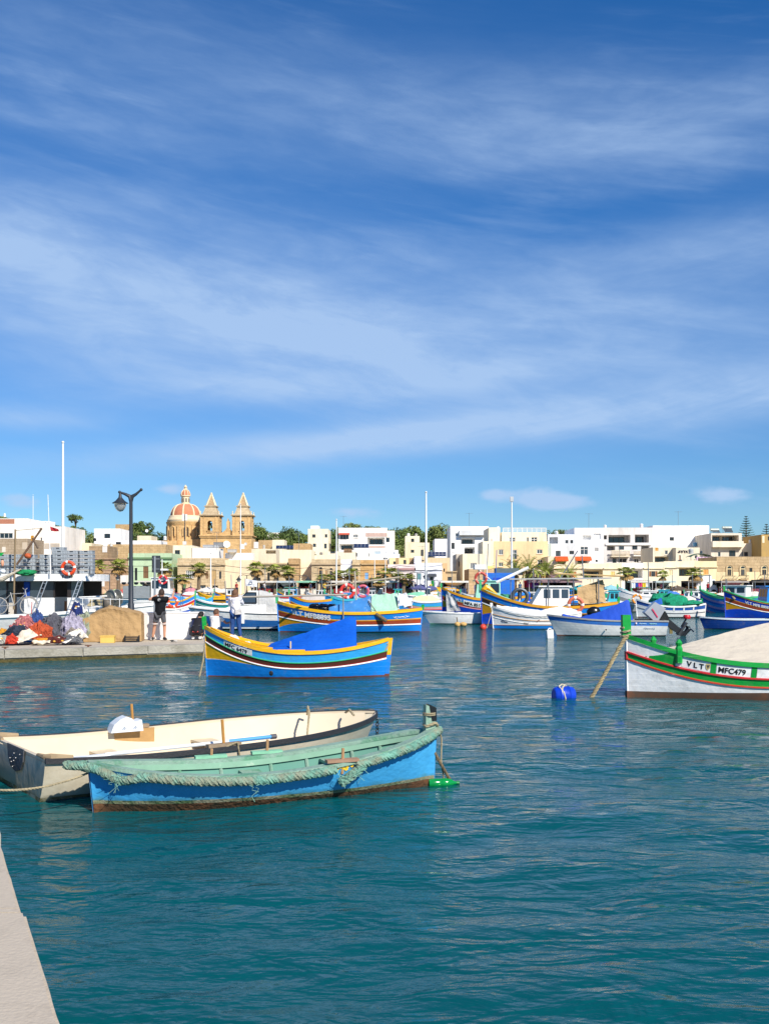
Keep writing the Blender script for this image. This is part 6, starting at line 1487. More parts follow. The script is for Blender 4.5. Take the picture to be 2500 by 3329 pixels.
# low white dinghy
dinghy('low white ribbed dinghy in front of boat MFA 8512', 1397, 1620, 2030, WHT, WHT, .75, .62, .6, bottom=paint('#4fa890'), rb=.5)
p = WP(1494, 2036); ob = thing('mooring_buoy', 'pair of tan floats tied together beside the low white dinghy', 'buoy', (p.x, p.y, .05)); MB().ball((-.12,0,.05), (.17,.15,.14), 10, 8, .2).build('float', cloth('#c9a468'), ob, True); MB().ball((.2,.05,.05), (.2,.15,.13), 10, 8, .2, 2, 3).build('float', cloth('#c9a468'), ob, True); pole(ob, [(-.12,0,.1),(-.16,0,.45)], .03, ROPED, 'rope_tail')
# white blue-striped boat with the big outboard
o, h = dinghy('white open boat with blue stripe, blue spray cover and raised outboard', 1807, 2157, 2070, paint('#e6e5e0'), paint('#9a9a98'), .92, .68, .66, stripe=paint('#3a78c8'), inner=paint('#c9c9c4'), rb=.45)
h.cover(o, mat('#1448b4', .75, .08, 1.2, bump=.15, bsc=4), [(-.85,1.55),(-.75,1.58),(.5,1.05),(1.35,.82),(2.1,.95)], 'spray_cover', tuck=.03, over=.01, sag=.1, wr=.04, n=50)
h.scribble(o, mat('#7a8fa8', .7), 1, -1.3, .33, .5, .1, 26, 4, .007); h.scribble(o, mat('#bfe0e8', .6), 1, -1.1, .12, .3, .05, 18, 5, .012); h.scribble(o, mat('#a8e0d0', .6), 1, -1.55, .12, .32, .05, 18, 6, .012); MB().tube([h.pt(h.tx(-.92), .57, 1, .012), h.pt(h.tx(-.98), .57, 1, .014)], .045, 10).build('round_sticker', mat('#e6d8dc', .6), o); h.plate(o, mat('#4a4c50', .6), 1, 1.85, 1.6, .3, .36, .02, 'small_plate'); MB().tube([(.35,.78,.3),(.35,.86,.3)], .03, 8).build('drain_pipe', BLK, o)
p = in_boat(o, (-2.25, 0, .78)); ob = thing('outboard_motor', 'large grey outboard with red stripe tilted up on the blue-striped boat', 'outboard', p, 0)
def outboard(ob):
    d = Vector((.8,0,-.62)).normalized(); n = Vector((.62,0,.8))
    def q(a, b, y): v = d*a+n*b; return (v.x, y, v.z)
    g = MB(); g.hexa([q(-.62,-.22,-.2),q(-.05,-.26,-.22),q(-.05,-.26,.22),q(-.62,-.22,.2),q(-.55,.3,-.16),q(-.12,.34,-.2),q(-.12,.34,.2),q(-.55,.3,.16)]); cw = g.build('cowl', mat('#9c9fa4', .3, .06, 2, coat=.3), ob)
    for y in (.232, -.232): MB().add([q(-.5,.02,y*.98),q(-.16,-.1,y*1.02),q(-.16,-.06,y*1.02),q(-.5,.06,y*.98)], [(0,1,2,3)]).build('red_stripe', mat('#cf2a55', .5), cw)
    MB().hexa([q(-.06,-.2,-.17),q(.2,-.12,-.12),q(.2,-.12,.12),q(-.06,-.2,.17),q(-.06,.26,-.17),q(.2,.16,-.12),q(.2,.16,.12),q(-.06,.26,.17)]).build('midsection', BLK, ob)
    MB().hexa([q(.2,-.1,-.08),q(.95,-.06,-.05),q(.95,-.06,.05),q(.2,-.1,.08),q(.2,.14,-.08),q(.95,.12,-.05),q(.95,.12,.05),q(.2,.14,.08)]).build('leg', mat('#232427', .4, .1), ob)
    MB().hexa([q(.78,-.1,-.16),q(.86,-.1,-.16),q(.86,-.1,.16),q(.78,-.1,.16),q(.78,.42,-.1),q(.84,.42,-.1),q(.84,.42,.1),q(.78,.42,.1)]).build('cavitation_plate', mat('#232427', .4), ob)
    MB().tube([q(1.0,-.2,0),q(1.0,.3,0)], [.05,.09], 10).build('gear_case', mat('#232427', .4), ob, True); g = MB()
    for k in range(3):
        a = 2*math.pi*k/3; c0 = q(1.0,.33,0); u = Vector(q(math.cos(a),0,math.sin(a))).normalized(); w = Vector(q(-math.sin(a),.6,math.cos(a))).normalized()
        g.add([Vector(c0)+u*.04-w*.05, Vector(c0)+u*.2-w*.09, Vector(c0)+u*.22+w*.06, Vector(c0)+u*.04+w*.05], [(0,1,2,3)])
    g.build('propeller', mat('#1b1c1e', .35, metal=.5), ob); MB().box(-.12,-.12,-.55,.02,.12,.05).build('clamp_bracket', BLK, ob); MB().box(.3,-.04,-.55,.4,.04,-.3).build('yellow_tag', paint('#e0b010'), ob)
    MB().tube([q(.75,.2,0),q(.72,.52,0)], .03, 6).build('float_arm', BLK, ob); b = MB().lathe([(0,-.06),(.11,-.06),(.13,-.02),(.13,.04),(.1,.08),(0,.08)], 14, q(.70,.58,0)); b.build('red_cap', mat('#c8202c', .4), ob, True)
outboard(ob); ob.scale = (1.25,)*3
MB().tube([(-1.0,.4,.75),(-1.9,.1,.72)], .03, 6).build('tiller', BLK, o)
p = WP(1787, 2074); ob = thing('mooring_buoy', 'white plastic jerrycan float left of the blue-striped boat', 'buoy', (p.x, p.y, -.06), R(15)); MB().hexa([(-.14,-.1,0),(.14,-.1,0),(.14,.1,0),(-.14,.1,0),(-.17,-.1,.38),(.11,-.1,.42),(.11,.1,.42),(-.17,.1,.38)]).build('can', mat('#eceae4', .5, .05), ob); MB().tube([(-.1,0,.38),(-.05,0,.47),(.05,0,.46)], .025, 6).build('handle', mat('#eceae4', .5, .05), ob)
# white blue-trimmed boat with green nets
o, h = luzzu('white boat with blue panels piled with green netting and a light blue sheet', 2069, 2290, 2008, (WHT, paint('#2c5aa8'), WHT, WHT, paint('#555a60'), WHT, WHT), 1.25, .75, .95, post=(None, None), tri=.0)
for x in (1.5,.75,0,-.7,-1.4):
    t = h.tx(x); MB().add([h.pt(h.tx(x+.05), h.sheer(t)-.03, 1, .015), h.pt(h.tx(x-.05), h.sheer(t)-.03, 1, .015), h.pt(h.tx(x-.05), h.sheer(t)-.3, 1, .015), h.pt(h.tx(x+.05), h.sheer(t)-.3, 1, .015)], [(0,1,2,3)]).build('frame_post', WHT, o)
g = MB(); g.ball((.1,.0,1.05), (1.3,.7,.65), 26, 16, .35, 1.8, 4); g.ball((-1.3,.1,.95), (.9,.6,.25), 18, 10, .35, 2, 7); g.build('net_pile', mat('#0f8a64', .95, .4, 6, bump=.9, bsc=18, dirt='#0a4f3c', dirt_amt=.8, dsc=2), o, True)
tarp(o, cloth('#5aa4e4'), [(1.55,.5,.95),(.1,.6,1.75),(-.1,-.2,1.85),(1.5,-.3,1.05)], 'blue_sheet', wr=.05, seed=6); tarp(o, cloth('#2f63b8'), [(1.7,.62,.8),(.75,.66,.95),(.8,.55,1.4),(1.5,.5,1.0)], 'blue_sheet', wr=.03, seed=9)
h.scribble(o, WHT, 1, 1.35, .15, .5, .09, 22, 7, .012)
# blue dinghy
dinghy('dark blue dinghy with broad white rim at the far right', 2287, 2500, 2047, paint('#153f8c'), paint('#cfd8dc'), .62, .5, .5, inner=paint('#b9ccd6'), bottom=paint('#123060'), rb=.25)
# right-hand VLT luzzu
o, h = luzzu('blue and orange fishing boat with white letters VLT and blue wheelhouse at the right edge', 2355, 2690, 2012, (MUST, BLU2, MUST, BRK, WHT, MUST, BLU2), 1.85, .95, 1.2, post=(GRN, GRN), tri=.45)
h.text(o, WHT, 1, 'VLT MFB 8808', 2.4, .36, .24, bold=.006, name='registration', lift=.03); wheelhouse(o, BLU, -.6, 1.0, .85, .9, 2.15, .15, 2, BLU); pole(o, [(3.3,0,1.95),(3.0,.5,1.3)], .07, ROPE, 'rope_coil')
h.strake(o, GRN2, (-.03,-.03,-.03), .05); pole(o, [(.2,0,2.2),(.3,0,3.9)], .04, STEEL); MB().box(-.8,-.9,2.55,1.4,.9,2.62).build('awning', cloth('#4a4440'), o)
# striped-cloth boat
o, h = luzzu('blue boat with pink and blue striped cloth hung over its bow', 2316, 2420, 1994, (GRN2, BLU, BLU, BLU, BLU, BLU, BLU), 1.85, 1.2, 1.3, B=1.9, post=(GRN2, None), L=4.6, rot=-38, Yadd=1.0)
for k in range(9): h.band(o, 'cloth_stripe', cloth(('#3a86c8', '#c98fb4', '#2a62b0')[k % 3]), .12+.17*k, .12+.17*(k+1), 1, 14, (1,), .03)
wheelhouse(o, WHT, -1.6, .2, .7, 1.2, 2.2, .2, 2, WHT)

# ---------------------------------------------------------------- rows of boats nearer the town
S1 = (MUST, BLU, YEL, BRK, WHT, MUST, BLU); S2 = (YEL, paint('#2f9c5a'), WHT, RED, WHT, YEL, BLU2); S3 = (WHT, TEAL, WHT, TEAL, WHT, WHT, TEAL); S4 = (WHT, CYAN, GRN2, PINK, RED, CYAN, BLU); S5 = (WHT,)*7
S6 = (WHT, TURQ, WHT, TURQ, WHT, WHT, WHT); S7 = (RED, WHT, BLU, YEL, RED, BLU, BLU2); S8 = (WHT, WHT, GRN, WHT, GRN, WHT, WHT)
def far_luzzu(label, ub, us, v, cols, cabin=None, cover=None, zz=(1.5,.9,1.1), post=(GRN2, GRN), mast=0, seed=1):
    o, h = luzzu(label, ub, us, v, cols, *zz, post=post, n=16); L = h.L
    if cabin: wheelhouse(o, cabin, -L*.22, L*.1, h.B*.34, .8, 1.6+.15*(seed % 2), .2, 2, cabin)
    if cover: h.cover(o, cloth(cover), [(-L*.36,zz[1]+.3),(-L*.1,zz[1]+.55),(L*.2,zz[1]+.4),(L*.3,zz[1]+.1)], sag=.1, wr=.08, seed=seed, n=20, cols=10)
    if seed % 3 == 0 and not cover:      # cloth awning on four poles
        ax, ay = L*.26, h.B*.4; zt_ = zz[1]+.95; MB().grid(lambda i, j: (-ax+2*ax*i, -ay+2*ay*j, zt_+.12*math.sin(math.pi*j)+.03*math.sin(i*9)), 8, 6).build('awning', cloth(('#6a6058','#4f7f70','#c9c0b0','#7a8a94')[seed % 4]), o, True)
        for sx in (-1,1):
            for sy in (-1,1): pole(o, [(sx*ax,sy*ay,zz[1]-.1),(sx*ax,sy*ay,zt_)], .025, STEEL, 'awning_post', 5)
    if mast: pole(o, [(-L*.1,0,.9),(-L*.08,0,mast)], .04, STEEL)
    return o, h
far_luzzu('small multicoloured fishing boat right of the man, bow raised to the right', 632, 520, 1992, (YEL, BLU, WHT, RED, YEL, MUST, BLU2), None, '#3a8ad0', seed=2)
far_luzzu('white and blue boat low in the water right of the man\'s lifebuoy', 620, 500, 2010, (WHT, WHT, WHT, paint('#2a5ab4'), WHT, WHT, paint('#2a5ab4')), zz=(.9,.6,.7), post=(None, None), seed=3)
far_luzzu('green hulled boat with white rail behind the crouching man', 640, 800, 1998, S3, None, None, (1.2,.8,.9), (GRN2, GRN2), 2.6)
far_luzzu('yellow and black boat under the cream umbrellas', 648, 735, 1968, (YEL, YEL, BLK, BLK, YEL, YEL, BLK), None, None, (1.5,1.0,1.1), (None, None), 3.0)
far_luzzu('turquoise sheeted boat left of the cream umbrellas', 690, 605, 1985, (TURQ, CYAN, WHT, CYAN, WHT, BLU, BLU), None, '#4aa4e0', (1.2,.8,.9), seed=5)
far_luzzu('sky blue boat with green and pink stripes left of the white cloth', 1300, 1450, 1998, S4, None, '#e2d0a4', (1.5,.95,1.1), (GRN2, GRN), 3.4, 6)
far_luzzu('boat under a grey tarpaulin behind boat MFB8895', 945, 1075, 2005, S1, None, '#b9b2ab', (1.6,1.1,1.2), (GRN2, GRN2), 0, 7)
far_luzzu('turquoise boat marked VLT with red lifebuoys behind boat MFB8895', 1060, 1190, 1996, (TURQ, CYAN, CYAN, CYAN, BLU, BLU, CYAN), CYAN, None, (1.6,1.1,1.2), (GRN2, GRN2), 3.6, 8)
far_luzzu('white boat with a grey and white sheet over its stern right of boat MFB8895', 1200, 1345, 1988, (WHT, GREY, WHT, WHT, GRN, WHT, WHT), None, '#cfcfd2', (1.4,1.0,1.1), (GRN, GRN), 0, 9)
cruiser('small white motorboat with low windscreen left of the white tents', 1185, 1290, 1975, Yadd=2, canvas=None)
cruiser('white motorboat on the row before the pink house', 1345, 1440, 1972, Yadd=2, canvas=None)
far_luzzu('mustard and blue boat seen past the third mast', 1640, 1800, 1985, S1, WHT, None, (1.7,1.1,1.2), (GRN, GRN), 3.8, 10)
far_luzzu('light blue boat with rounded white cabin right of the tan tarpaulin', 1925, 2040, 1998, S6, TURQ, None, (1.3,.9,1.0), (GRN2, GRN2), 0, 11)
far_luzzu('teal boat with a red awning and green tarpaulin behind the tan tarpaulin', 1910, 2040, 1983, S3, None, '#1f8f6a', (1.5,1.0,1.1), (GRN, None), 0, 12)
o, h = far_luzzu('large white fishing boat with square white wheelhouse behind the green posts', 2010, 2175, 1990, (WHT, WHT, WHT, GREY, WHT, WHT, GREY), WHT, None, (2.0,1.4,1.5), (GRN2, GRN2), 4.2, 13)
lifebuoy(o.location+Vector((-.9,-1.2,1.1)), .35, 'orange lifebuoy on the bow of the large white fishing boat', c1='#e08a20')
cruiser('white motor cruiser with wide windows behind the right-hand blue boat', 2365, 2475, 1990, Yadd=2, canvas=None)
far_luzzu('grey hulled boat with blue cabin stripe behind the green netting', 2250, 2345, 1987, (WHT, paint('#4a5fb8'), WHT, GREY, WHT, GREY, GREY), WHT, None, (1.4,1.0,1.1), (GRN2, None), 3.2, 14)
far_luzzu('pale boat under a curved cream hood behind the green netting', 2175, 2275, 1996, S8, None, '#c9c4ba', (1.3,.9,1.0), (paint('#6ac428'), GRN), 0, 15)
far_luzzu('white boat with dark green awning on the right row', 2180, 2300, 1975, S5, WHT, None, (1.4,1.0,1.1), (None, GRN), 3.4, 16)
far_luzzu('white and turquoise cabin boat before the arched door', 2090, 2200, 1975, S6, TURQ, None, (1.5,1.0,1.1), (GRN, None), 3.0, 17)
far_luzzu('red and blue boat right of the lamp post, far out', 430, 545, 1978, S7, None, None, (1.3,.9,1.0), (GRN2, GRN), 2.8, 18)
far_luzzu('white boat under a green cover left of the tan floats', 1290, 1420, 1968, S8, None, '#7fc0a0', (1.4,1.0,1.1), (GRN, GRN), 3.2, 19)
far_luzzu('mint and white boat far out right of the yellow umbrellas', 1500, 1620, 1972, (WHT, MINT, WHT, MINT, WHT, WHT, WHT), MINT, None, (1.5,1.0,1.1), (GRN2, None), 4.0, 20)
far_luzzu('blue and white boat with a mast before the butter yellow house', 1880, 1985, 1970, (WHT, BLU, WHT, WHT, BLU, WHT, BLU), WHT, None, (1.4,1.0,1.1), (GRN, None), 3.6, 21)
far_luzzu('orange trimmed boat before the golden yellow house', 2300, 2400, 1972, S1, None, '#d6cfc0', (1.5,1.0,1.1), (GRN, GRN), 3.0, 22)
far_luzzu('turquoise cabin boat by the right edge', 2420, 2530, 1976, (WHT, CYAN, WHT, BLU, WHT, WHT, BLU), BLU, None, (1.5,1.0,1.1), (GRN2, None), 3.4, 23)
far_luzzu('white open boat before the cream umbrellas', 760, 870, 1972, S5, None, '#d8d6d0', (1.4,1.0,1.1), (None, None), 2.8, 24)
far_luzzu('white and red boat before the orange tan end house', 880, 985, 1975, S7, WHT, None, (1.4,1.0,1.1), (GRN, None), 3.2, 25)
# the blue deckhouse boat with lifebuoy and steel lattice
o, h = luzzu('big steel blue fishing boat with tall blue deckhouse behind the curled prow', 1545, 1720, 1990, (BLU, BLU2, WHT, BLU2, BLU, BLU2, BLU2), 2.2, 1.5, 1.6, post=(None, None))
MB().box(-.9,-1.0,1.2,1.5,1.0,3.3).build('deckhouse', paint('#1f6fd0'), o); MB().box(.2,1.005,1.9,.9,1.02,2.9).build('deckhouse_door', BLU2, o); MB().box(-1.3,-.9,3.3,.6,.9,3.7).build('crate_stack', mat('#5d6a6c', .8, .2), o)
MB().box(1.5,-.8,3.6,2.4,.8,4.0).build('radar_box', WHT, o); pole(o, [(2.0,0,1.4),(2.0,0,5.2)], .05, STEEL); pole(o, [(1.3,0,3.3),(1.2,0,5.8)], .04, STEEL)
lifebuoy(P(1563,1880,72), .38, 'weathered red lifebuoy high on the blue deckhouse', .4, c1='#b9483a', c2='#d99a88')
# big white work boat with deck lights behind the man
o, h = luzzu('white work boat with a row of deck floodlights behind the man', 560, 395, 1985, (WHT, WHT, GREY, WHT, WHT, WHT, WHT), 1.7, 1.1, 1.2, post=(None, None)); 
wheelhouse(o, WHT, .6, 2.4, .9, 1.2, 2.9, .2, 2, WHT); MB().box(-1.9,-.9,1.1,.5,.9,2.2).build('steel_cabin', paint('#8f9496'), o); pole(o, [(1.4,0,2.9),(1.4,0,4.6)], .05, WHT); MB().box(.9,-.4,3.6,1.9,.4,3.75).build('radar_arch', WHT, o)
for i in range(5): MB().lathe([(.05,-.14),(.16,-.1),(.22,.08),(.0,.1)], 10).build('floodlight', mat('#2c3034', .4, metal=.3), o, True, loc=(-1.8+.55*i,-.95,2.45))
lifebuoy(o.location+Vector((1.7,-1.05,2.75)), .34, 'red lifebuoy on the white work boat behind the man', c1='#d8303a')

# a second row, hard against the quay
for i, (ub, us, v, cs, cab, cov, zz, lab) in enumerate((
 (575,655,1964,S7,None,'#d0d4d8',(1.4,1.0,1.1),'white sheeted boat under the pink parasol'), (700,790,1963,S1,WHT,None,(1.5,1.0,1.1),'blue boat with white cabin below the cream parasols'),
 (810,900,1962,S6,None,'#cfd6d8',(1.4,1.0,1.1),'turquoise boat with grey sheet before the middle palms'), (905,990,1963,S1,CYAN,None,(1.5,1.0,1.1),'blue boat with sky blue cabin left of the green awning'),
 (1000,1080,1962,S5,WHT,None,(1.4,1.0,1.1),'white cabin boat before the green awning'), (1085,1160,1961,S7,None,'#c46a6a',(1.4,1.0,1.1),'boat under a faded red sheet before the cream tent'),
 (1165,1240,1962,S8,WHT,None,(1.4,1.0,1.1),'white boat with green lines before the white pyramid tents'), (1245,1330,1961,S6,TURQ,None,(1.4,1.0,1.1),'turquoise cabin boat before the pink house'),
 (1340,1420,1962,S1,None,'#d9cfb8',(1.4,1.0,1.1),'blue boat with cream sheet below the violet blue parasols'), (1425,1500,1961,S5,WHT,None,(1.5,1.0,1.1),'white cabin boat below the yellow parasols'),
 (1620,1700,1962,S2,WHT,None,(1.5,1.0,1.1),'green boat with white cabin near the third mast'), (1705,1790,1962,S6,None,'#b8c8d0',(1.4,1.0,1.1),'pale turquoise boat before the mauve tent'),
 (1795,1880,1961,S1,BLU,None,(1.5,1.0,1.1),'blue cabin boat before the right side of the mauve tent'), (1885,1960,1963,S5,WHT,None,(1.4,1.0,1.1),'white cabin boat before the turquoise parasols'),
 (1965,2050,1961,S8,None,'#cfd8d4',(1.4,1.0,1.1),'white boat with green sheer under the thin palm'), (2055,2130,1962,S5,WHT,None,(1.6,1.0,1.1),'white cabin boat right of the thin palm'),
 (2135,2220,1961,S7,None,'#4a78c0',(1.4,1.0,1.1),'boat with mid blue sheet left of the white van'), (2225,2310,1962,S6,WHT,None,(1.4,1.0,1.1),'white cabin boat before the white van'),
 (2315,2395,1961,S1,WHT,None,(1.4,1.0,1.1),'blue and mustard boat right of the white van'), (2400,2490,1962,S5,None,'#c8c2b8',(1.4,1.0,1.1),'white boat with beige sheet near the right edge'))):
    far_luzzu(lab, ub, us, v, cs, cab, cov, zz, (GRN2 if i % 2 else None, GRN if i % 3 else None), 2.6+(i*7 % 5)*.5, 30+i)
# ---------------------------------------------------------------- people
import bmesh
def skin(name, pts, edges, m, par, sub=2, root=None):
    keys = list(pts); bm = bmesh.new(); lay = bm.verts.layers.skin.verify(); vs = []
    for k in keys:
        v = bm.verts.new(pts[k][0]); r = pts[k][1]; v[lay].radius = (r, r) if not isinstance(r, tuple) else r; v[lay].use_root = (k == (root or keys[0])); vs.append(v)
    for a, b in edges: bm.edges.new((vs[keys.index(a)], vs[keys.index(b)]))
    me = bpy.data.meshes.new(name); bm.to_mesh(me); bm.free(); me.materials.append(m)
    o = bpy.data.objects.new(name, me); COL.objects.link(o); o.parent = par
    sk = o.modifiers.new('skin', 'SKIN'); sk.use_smooth_shade = True
    if sub: s = o.modifiers.new('sub', 'SUBSURF'); s.levels = sub; s.render_levels = sub
    return o
def person(label, loc, rz, J, top, bottom, skinc='#b98a6a', hair='#2a1f18', hair_long=False, shoes='#1c1c1e', sleeve='short', legs='long', group=None, fine=True, name='person', sub=2, cat='person'):
    """J: joints (x right, y forward, z up) of a figure that faces +y"""
    o = thing(name, label, cat, loc, rz, group); V = lambda k: Vector(J[k]); sm_ = mat(skinc, .6, .06)
    pts = {}; ed = []
    def a(k, r, p=None): pts[k] = (tuple(p if p is not None else J[k]), r)
    a('pel', .12); a('spine', .115, V('pel').lerp(V('neck'), .45)); a('chest', .135, V('pel').lerp(V('neck'), .78)); a('neck', .05); a('head', .088, V('head')); a('crown', .072, V('head')+(V('head')-V('neck')).normalized()*.085)
    ed += [('pel','spine'),('spine','chest'),('chest','neck'),('neck','head'),('head','crown')]
    for s in 'LR':
        a('sh'+s, .06); a('el'+s, .042); a('wr'+s, .03); a('ha'+s, .036); ed += [('chest','sh'+s),('sh'+s,'el'+s),('el'+s,'wr'+s),('wr'+s,'ha'+s)]
        a('hip'+s, .095); a('kn'+s, .062); a('an'+s, .042); a('to'+s, .036); ed += [('pel','hip'+s),('hip'+s,'kn'+s),('kn'+s,'an'+s),('an'+s,'to'+s)]
    body = skin('body', pts, ed, sm_, o, sub, 'pel')
    # shirt
    cp = {}; ce = []
    def c(k, r, p=None): cp[k] = (tuple(p if p is not None else J[k]), r)
    dn = (V('neck')-V('pel')).normalized(); c('hem2', .175, V('pel')-dn*.12); c('hem', .185, V('pel')+dn*.0); c('spine', .185, pts['spine'][0]); c('chest', .205, V('pel').lerp(V('neck'), .72)); c('upper', .165, V('pel').lerp(V('neck'), .88)); c('col', .07, V('neck')); ce += [('hem2','hem'),('hem','spine'),('spine','chest'),('chest','upper'),('upper','col')]
    for s in 'LR':
        c('sh'+s, .085); ce.append(('upper','sh'+s))
        q = V('sh'+s).lerp(V('el'+s), .6) if sleeve == 'short' else V('wr'+s); c('sl'+s, .062 if sleeve == 'short' else .045, q)
        if sleeve != 'short': c('elc'+s, .055, V('el'+s)); ce += [('sh'+s,'elc'+s),('elc'+s,'sl'+s)]
        else: ce.append(('sh'+s,'sl'+s))
    skin('shirt', cp, ce, cloth(top), o, sub, 'spine')
    tp = {}; te = []
    def t(k, r, p): tp[k] = (tuple(p), r)
    t('pel', (.15,.135), V('pel'))
    for s in 'LR':
        t('hip'+s, .112, V('hip'+s)); te.append(('pel','hip'+s)); t('kn'+s, .078, V('kn'+s) if legs == 'long' else V('hip'+s).lerp(V('kn'+s), .85)); te.append(('hip'+s,'kn'+s))
        if legs == 'long': t('an'+s, .056, V('an'+s)+(V('kn'+s)-V('an'+s)).normalized()*.03); te.append(('kn'+s,'an'+s))
    skin('trousers' if legs == 'long' else 'shorts', tp, te, cloth(bottom), o, sub, 'pel')
    for s in 'LR':
        an, to = V('an'+s), V('to'+s); d = (to-an); d.z = 0; d = d.normalized() if d.length > 1e-4 else Vector((0,1,0)); z = min(an.z, to.z)-.03
        MB().tube([an-d*.06+Vector((0,0,-.02)), an+d*.05+Vector((0,0,-.025)), to+d*.06+Vector((0,0,-.0))], [.05,.052,.034], 8).build('shoe', mat(shoes, .6), o, True)
        if fine:
            ha = V('ha'+s); wd = (ha-V('wr'+s)).normalized(); sd = wd.orthogonal().normalized(); g = MB()
            for i, l in enumerate((.055,.07,.068,.05)):
                b = ha+wd*.02+sd*(i-1.5)*.017; g.tube([b, b+wd*l*.6, b+wd*l*.9+wd.cross(sd)*l*.35], .0085, 5)
            g.tube([ha-sd*.02, ha-sd*.045+wd*.03, ha-sd*.05+wd*.055], .009, 5); g.build('fingers', sm_, o, True)
    up = (V('head')-V('neck')).normalized(); fw = Vector(J.get('face', (0,1,0))).normalized(); rt = fw.cross(up).normalized(); hm = mat(hair, .75, .2, 12, bump=.4, bsc=60)
    g = MB(); hc = V('head')+up*.045-fw*.012; g.ball((0,0,0), .112, 16, 12, .08, 3); g.v = [tuple(hc+rt*x*.88+fw*(y*1.02-.012)+up*(max(z, -.06+.09*(y > .03))*1.12)) for x, y, z in g.v]; 
    hp_ = g.build('hair', hm, o, True)
    if hair_long:
        g = MB()
        def fn(i, j):
            th = math.pi*(1+i); r = .118+.03*j+.012*noise.noise((i*7, j*3, 1)); p = hc+rt*math.cos(th)*r+fw*math.sin(th)*r*.75-up*(.02+.33*j); return p
        g.grid(fn, 18, 6); g.build('long_hair', hm, o, True)
    if fine:
        g = MB()
        for sg in (-1,1): g.ball(tuple(V('head')+rt*sg*.092+up*.02), (.014,.02,.03), 8, 6)
        g.ball(tuple(V('head')+fw*.098+up*.01), .018, 8, 6); g.build('ears_and_nose', sm_, o, True)
        g = MB(); [g.ball(tuple(V('head')+fw*.085+rt*sg*.034+up*.04), .011, 8, 6) for sg in (-1,1)]; g.build('eyes', mat('#22201e', .3), o, True)
        MB().bar(tuple(V('head')+fw*.09-up*.035-rt*.022), tuple(V('head')+fw*.09-up*.035+rt*.022), .01).build('mouth', mat('#8f5548', .6), o)
    return o
p = P(519, 2083, 34.45)
J = dict(pel=(.02,0,.93), neck=(.05,.04,1.49), head=(.06,.06,1.59), shL=(-.15,.02,1.42), elL=(-.37,.05,1.38), wrL=(-.20,.22,1.50), haL=(-.13,.26,1.54), shR=(.24,.02,1.42), elR=(.42,.05,1.42), wrR=(.45,.16,1.62), haR=(.46,.18,1.69),
         hipL=(-.08,0,.88), knL=(-.16,.03,.50), anL=(-.22,-.02,.09), toL=(-.25,.13,.035), hipR=(.12,0,.88), knR=(.17,.03,.50), anR=(.18,-.02,.09), toR=(.19,.14,.035))
man = person('man in black t-shirt and grey shorts standing on the pier with raised arms', (p.x, p.y, .352), 0, J, '#17181b', '#55565a', hair='#3a2a20', legs='short', skinc='#b8866a')
MB().lathe([(0,0),(.055,0),(.055,.004),(0,.005)], 14).build('back_print', mat('#9a9a98', .8), man).matrix_local = Matrix.Translation((.04,-.20,1.38)) @ Matrix.Rotation(R(90), 4, 'X')
g = MB(); [g.torus((x,0,.56), .098, .016, 14, 5, 'z') for x in (-.147,.163)]; g.build('shorts_hem', cloth('#c9c9c6'), man)
p = P(640, 2080, 34.9)
J = dict(pel=(-.02,-.08,.30), neck=(.06,.20,.72), head=(.09,.27,.82), face=(.2,.9,-.2), shL=(-.13,.16,.66), elL=(-.10,.38,.50), wrL=(.05,.5,.60), haL=(.08,.54,.62), shR=(.24,.16,.66), elR=(.33,.34,.46), wrR=(.22,.5,.58), haR=(.18,.54,.6),
         hipL=(-.14,-.05,.28), knL=(-.20,.33,.40), anL=(-.12,.02,.09), toL=(-.14,.16,.035), hipR=(.12,-.05,.28), knR=(.26,.33,.38), anR=(.13,.02,.09), toR=(.15,.16,.035))
cr = person('person with navy backpack crouching on the pier by the white wall', (p.x, p.y, .352), 0, J, '#232429', '#2a2a2e', hair='#15110f', shoes='#dedad4')
g = MB(); g.hexa([(-.17,-.14,.36),(.19,-.14,.36),(.21,.10,.36),(-.15,.10,.36),(-.14,.0,.70),(.20,.0,.70),(.2,.17,.66),(-.13,.17,.66)]); b = g.build('backpack', cloth('#1d2444'), cr, True); MB().tube([(-.12,-.12,.5),(.16,-.12,.5)], .012, 5).build('zip', mat('#55565a', .5), b)
MB().box(-.1,-.22,.27,.1,-.2,.31).build('belt_patch', cloth('#c0504a'), cr)
p = P(700, 2078, 35.0)
J = dict(pel=(0,0,.36), neck=(.03,.10,.80), head=(.03,.14,.90), face=(.5,.8,-.1), shL=(-.13,.06,.74), elL=(-.16,.25,.58), wrL=(.02,.36,.62), haL=(.06,.38,.64), shR=(.19,.06,.74), elR=(.36,.12,.56), wrR=(.45,.3,.58), haR=(.46,.35,.6),
         hipL=(-.1,.0,.33), knL=(-.14,.38,.40), anL=(-.12,.2,.09), toL=(-.13,.34,.035), hipR=(.1,0,.33), knR=(.14,.38,.4), anR=(.12,.2,.09), toR=(.13,.34,.035))
person('girl in white t-shirt squatting on the pier between the two standing people', (p.x, p.y, .352), 0, J, '#e8e6e4', '#5a6a86', hair='#5b3f2c', hair_long=False, skinc='#b0765a')
p = P(766, 2083, 34.4)
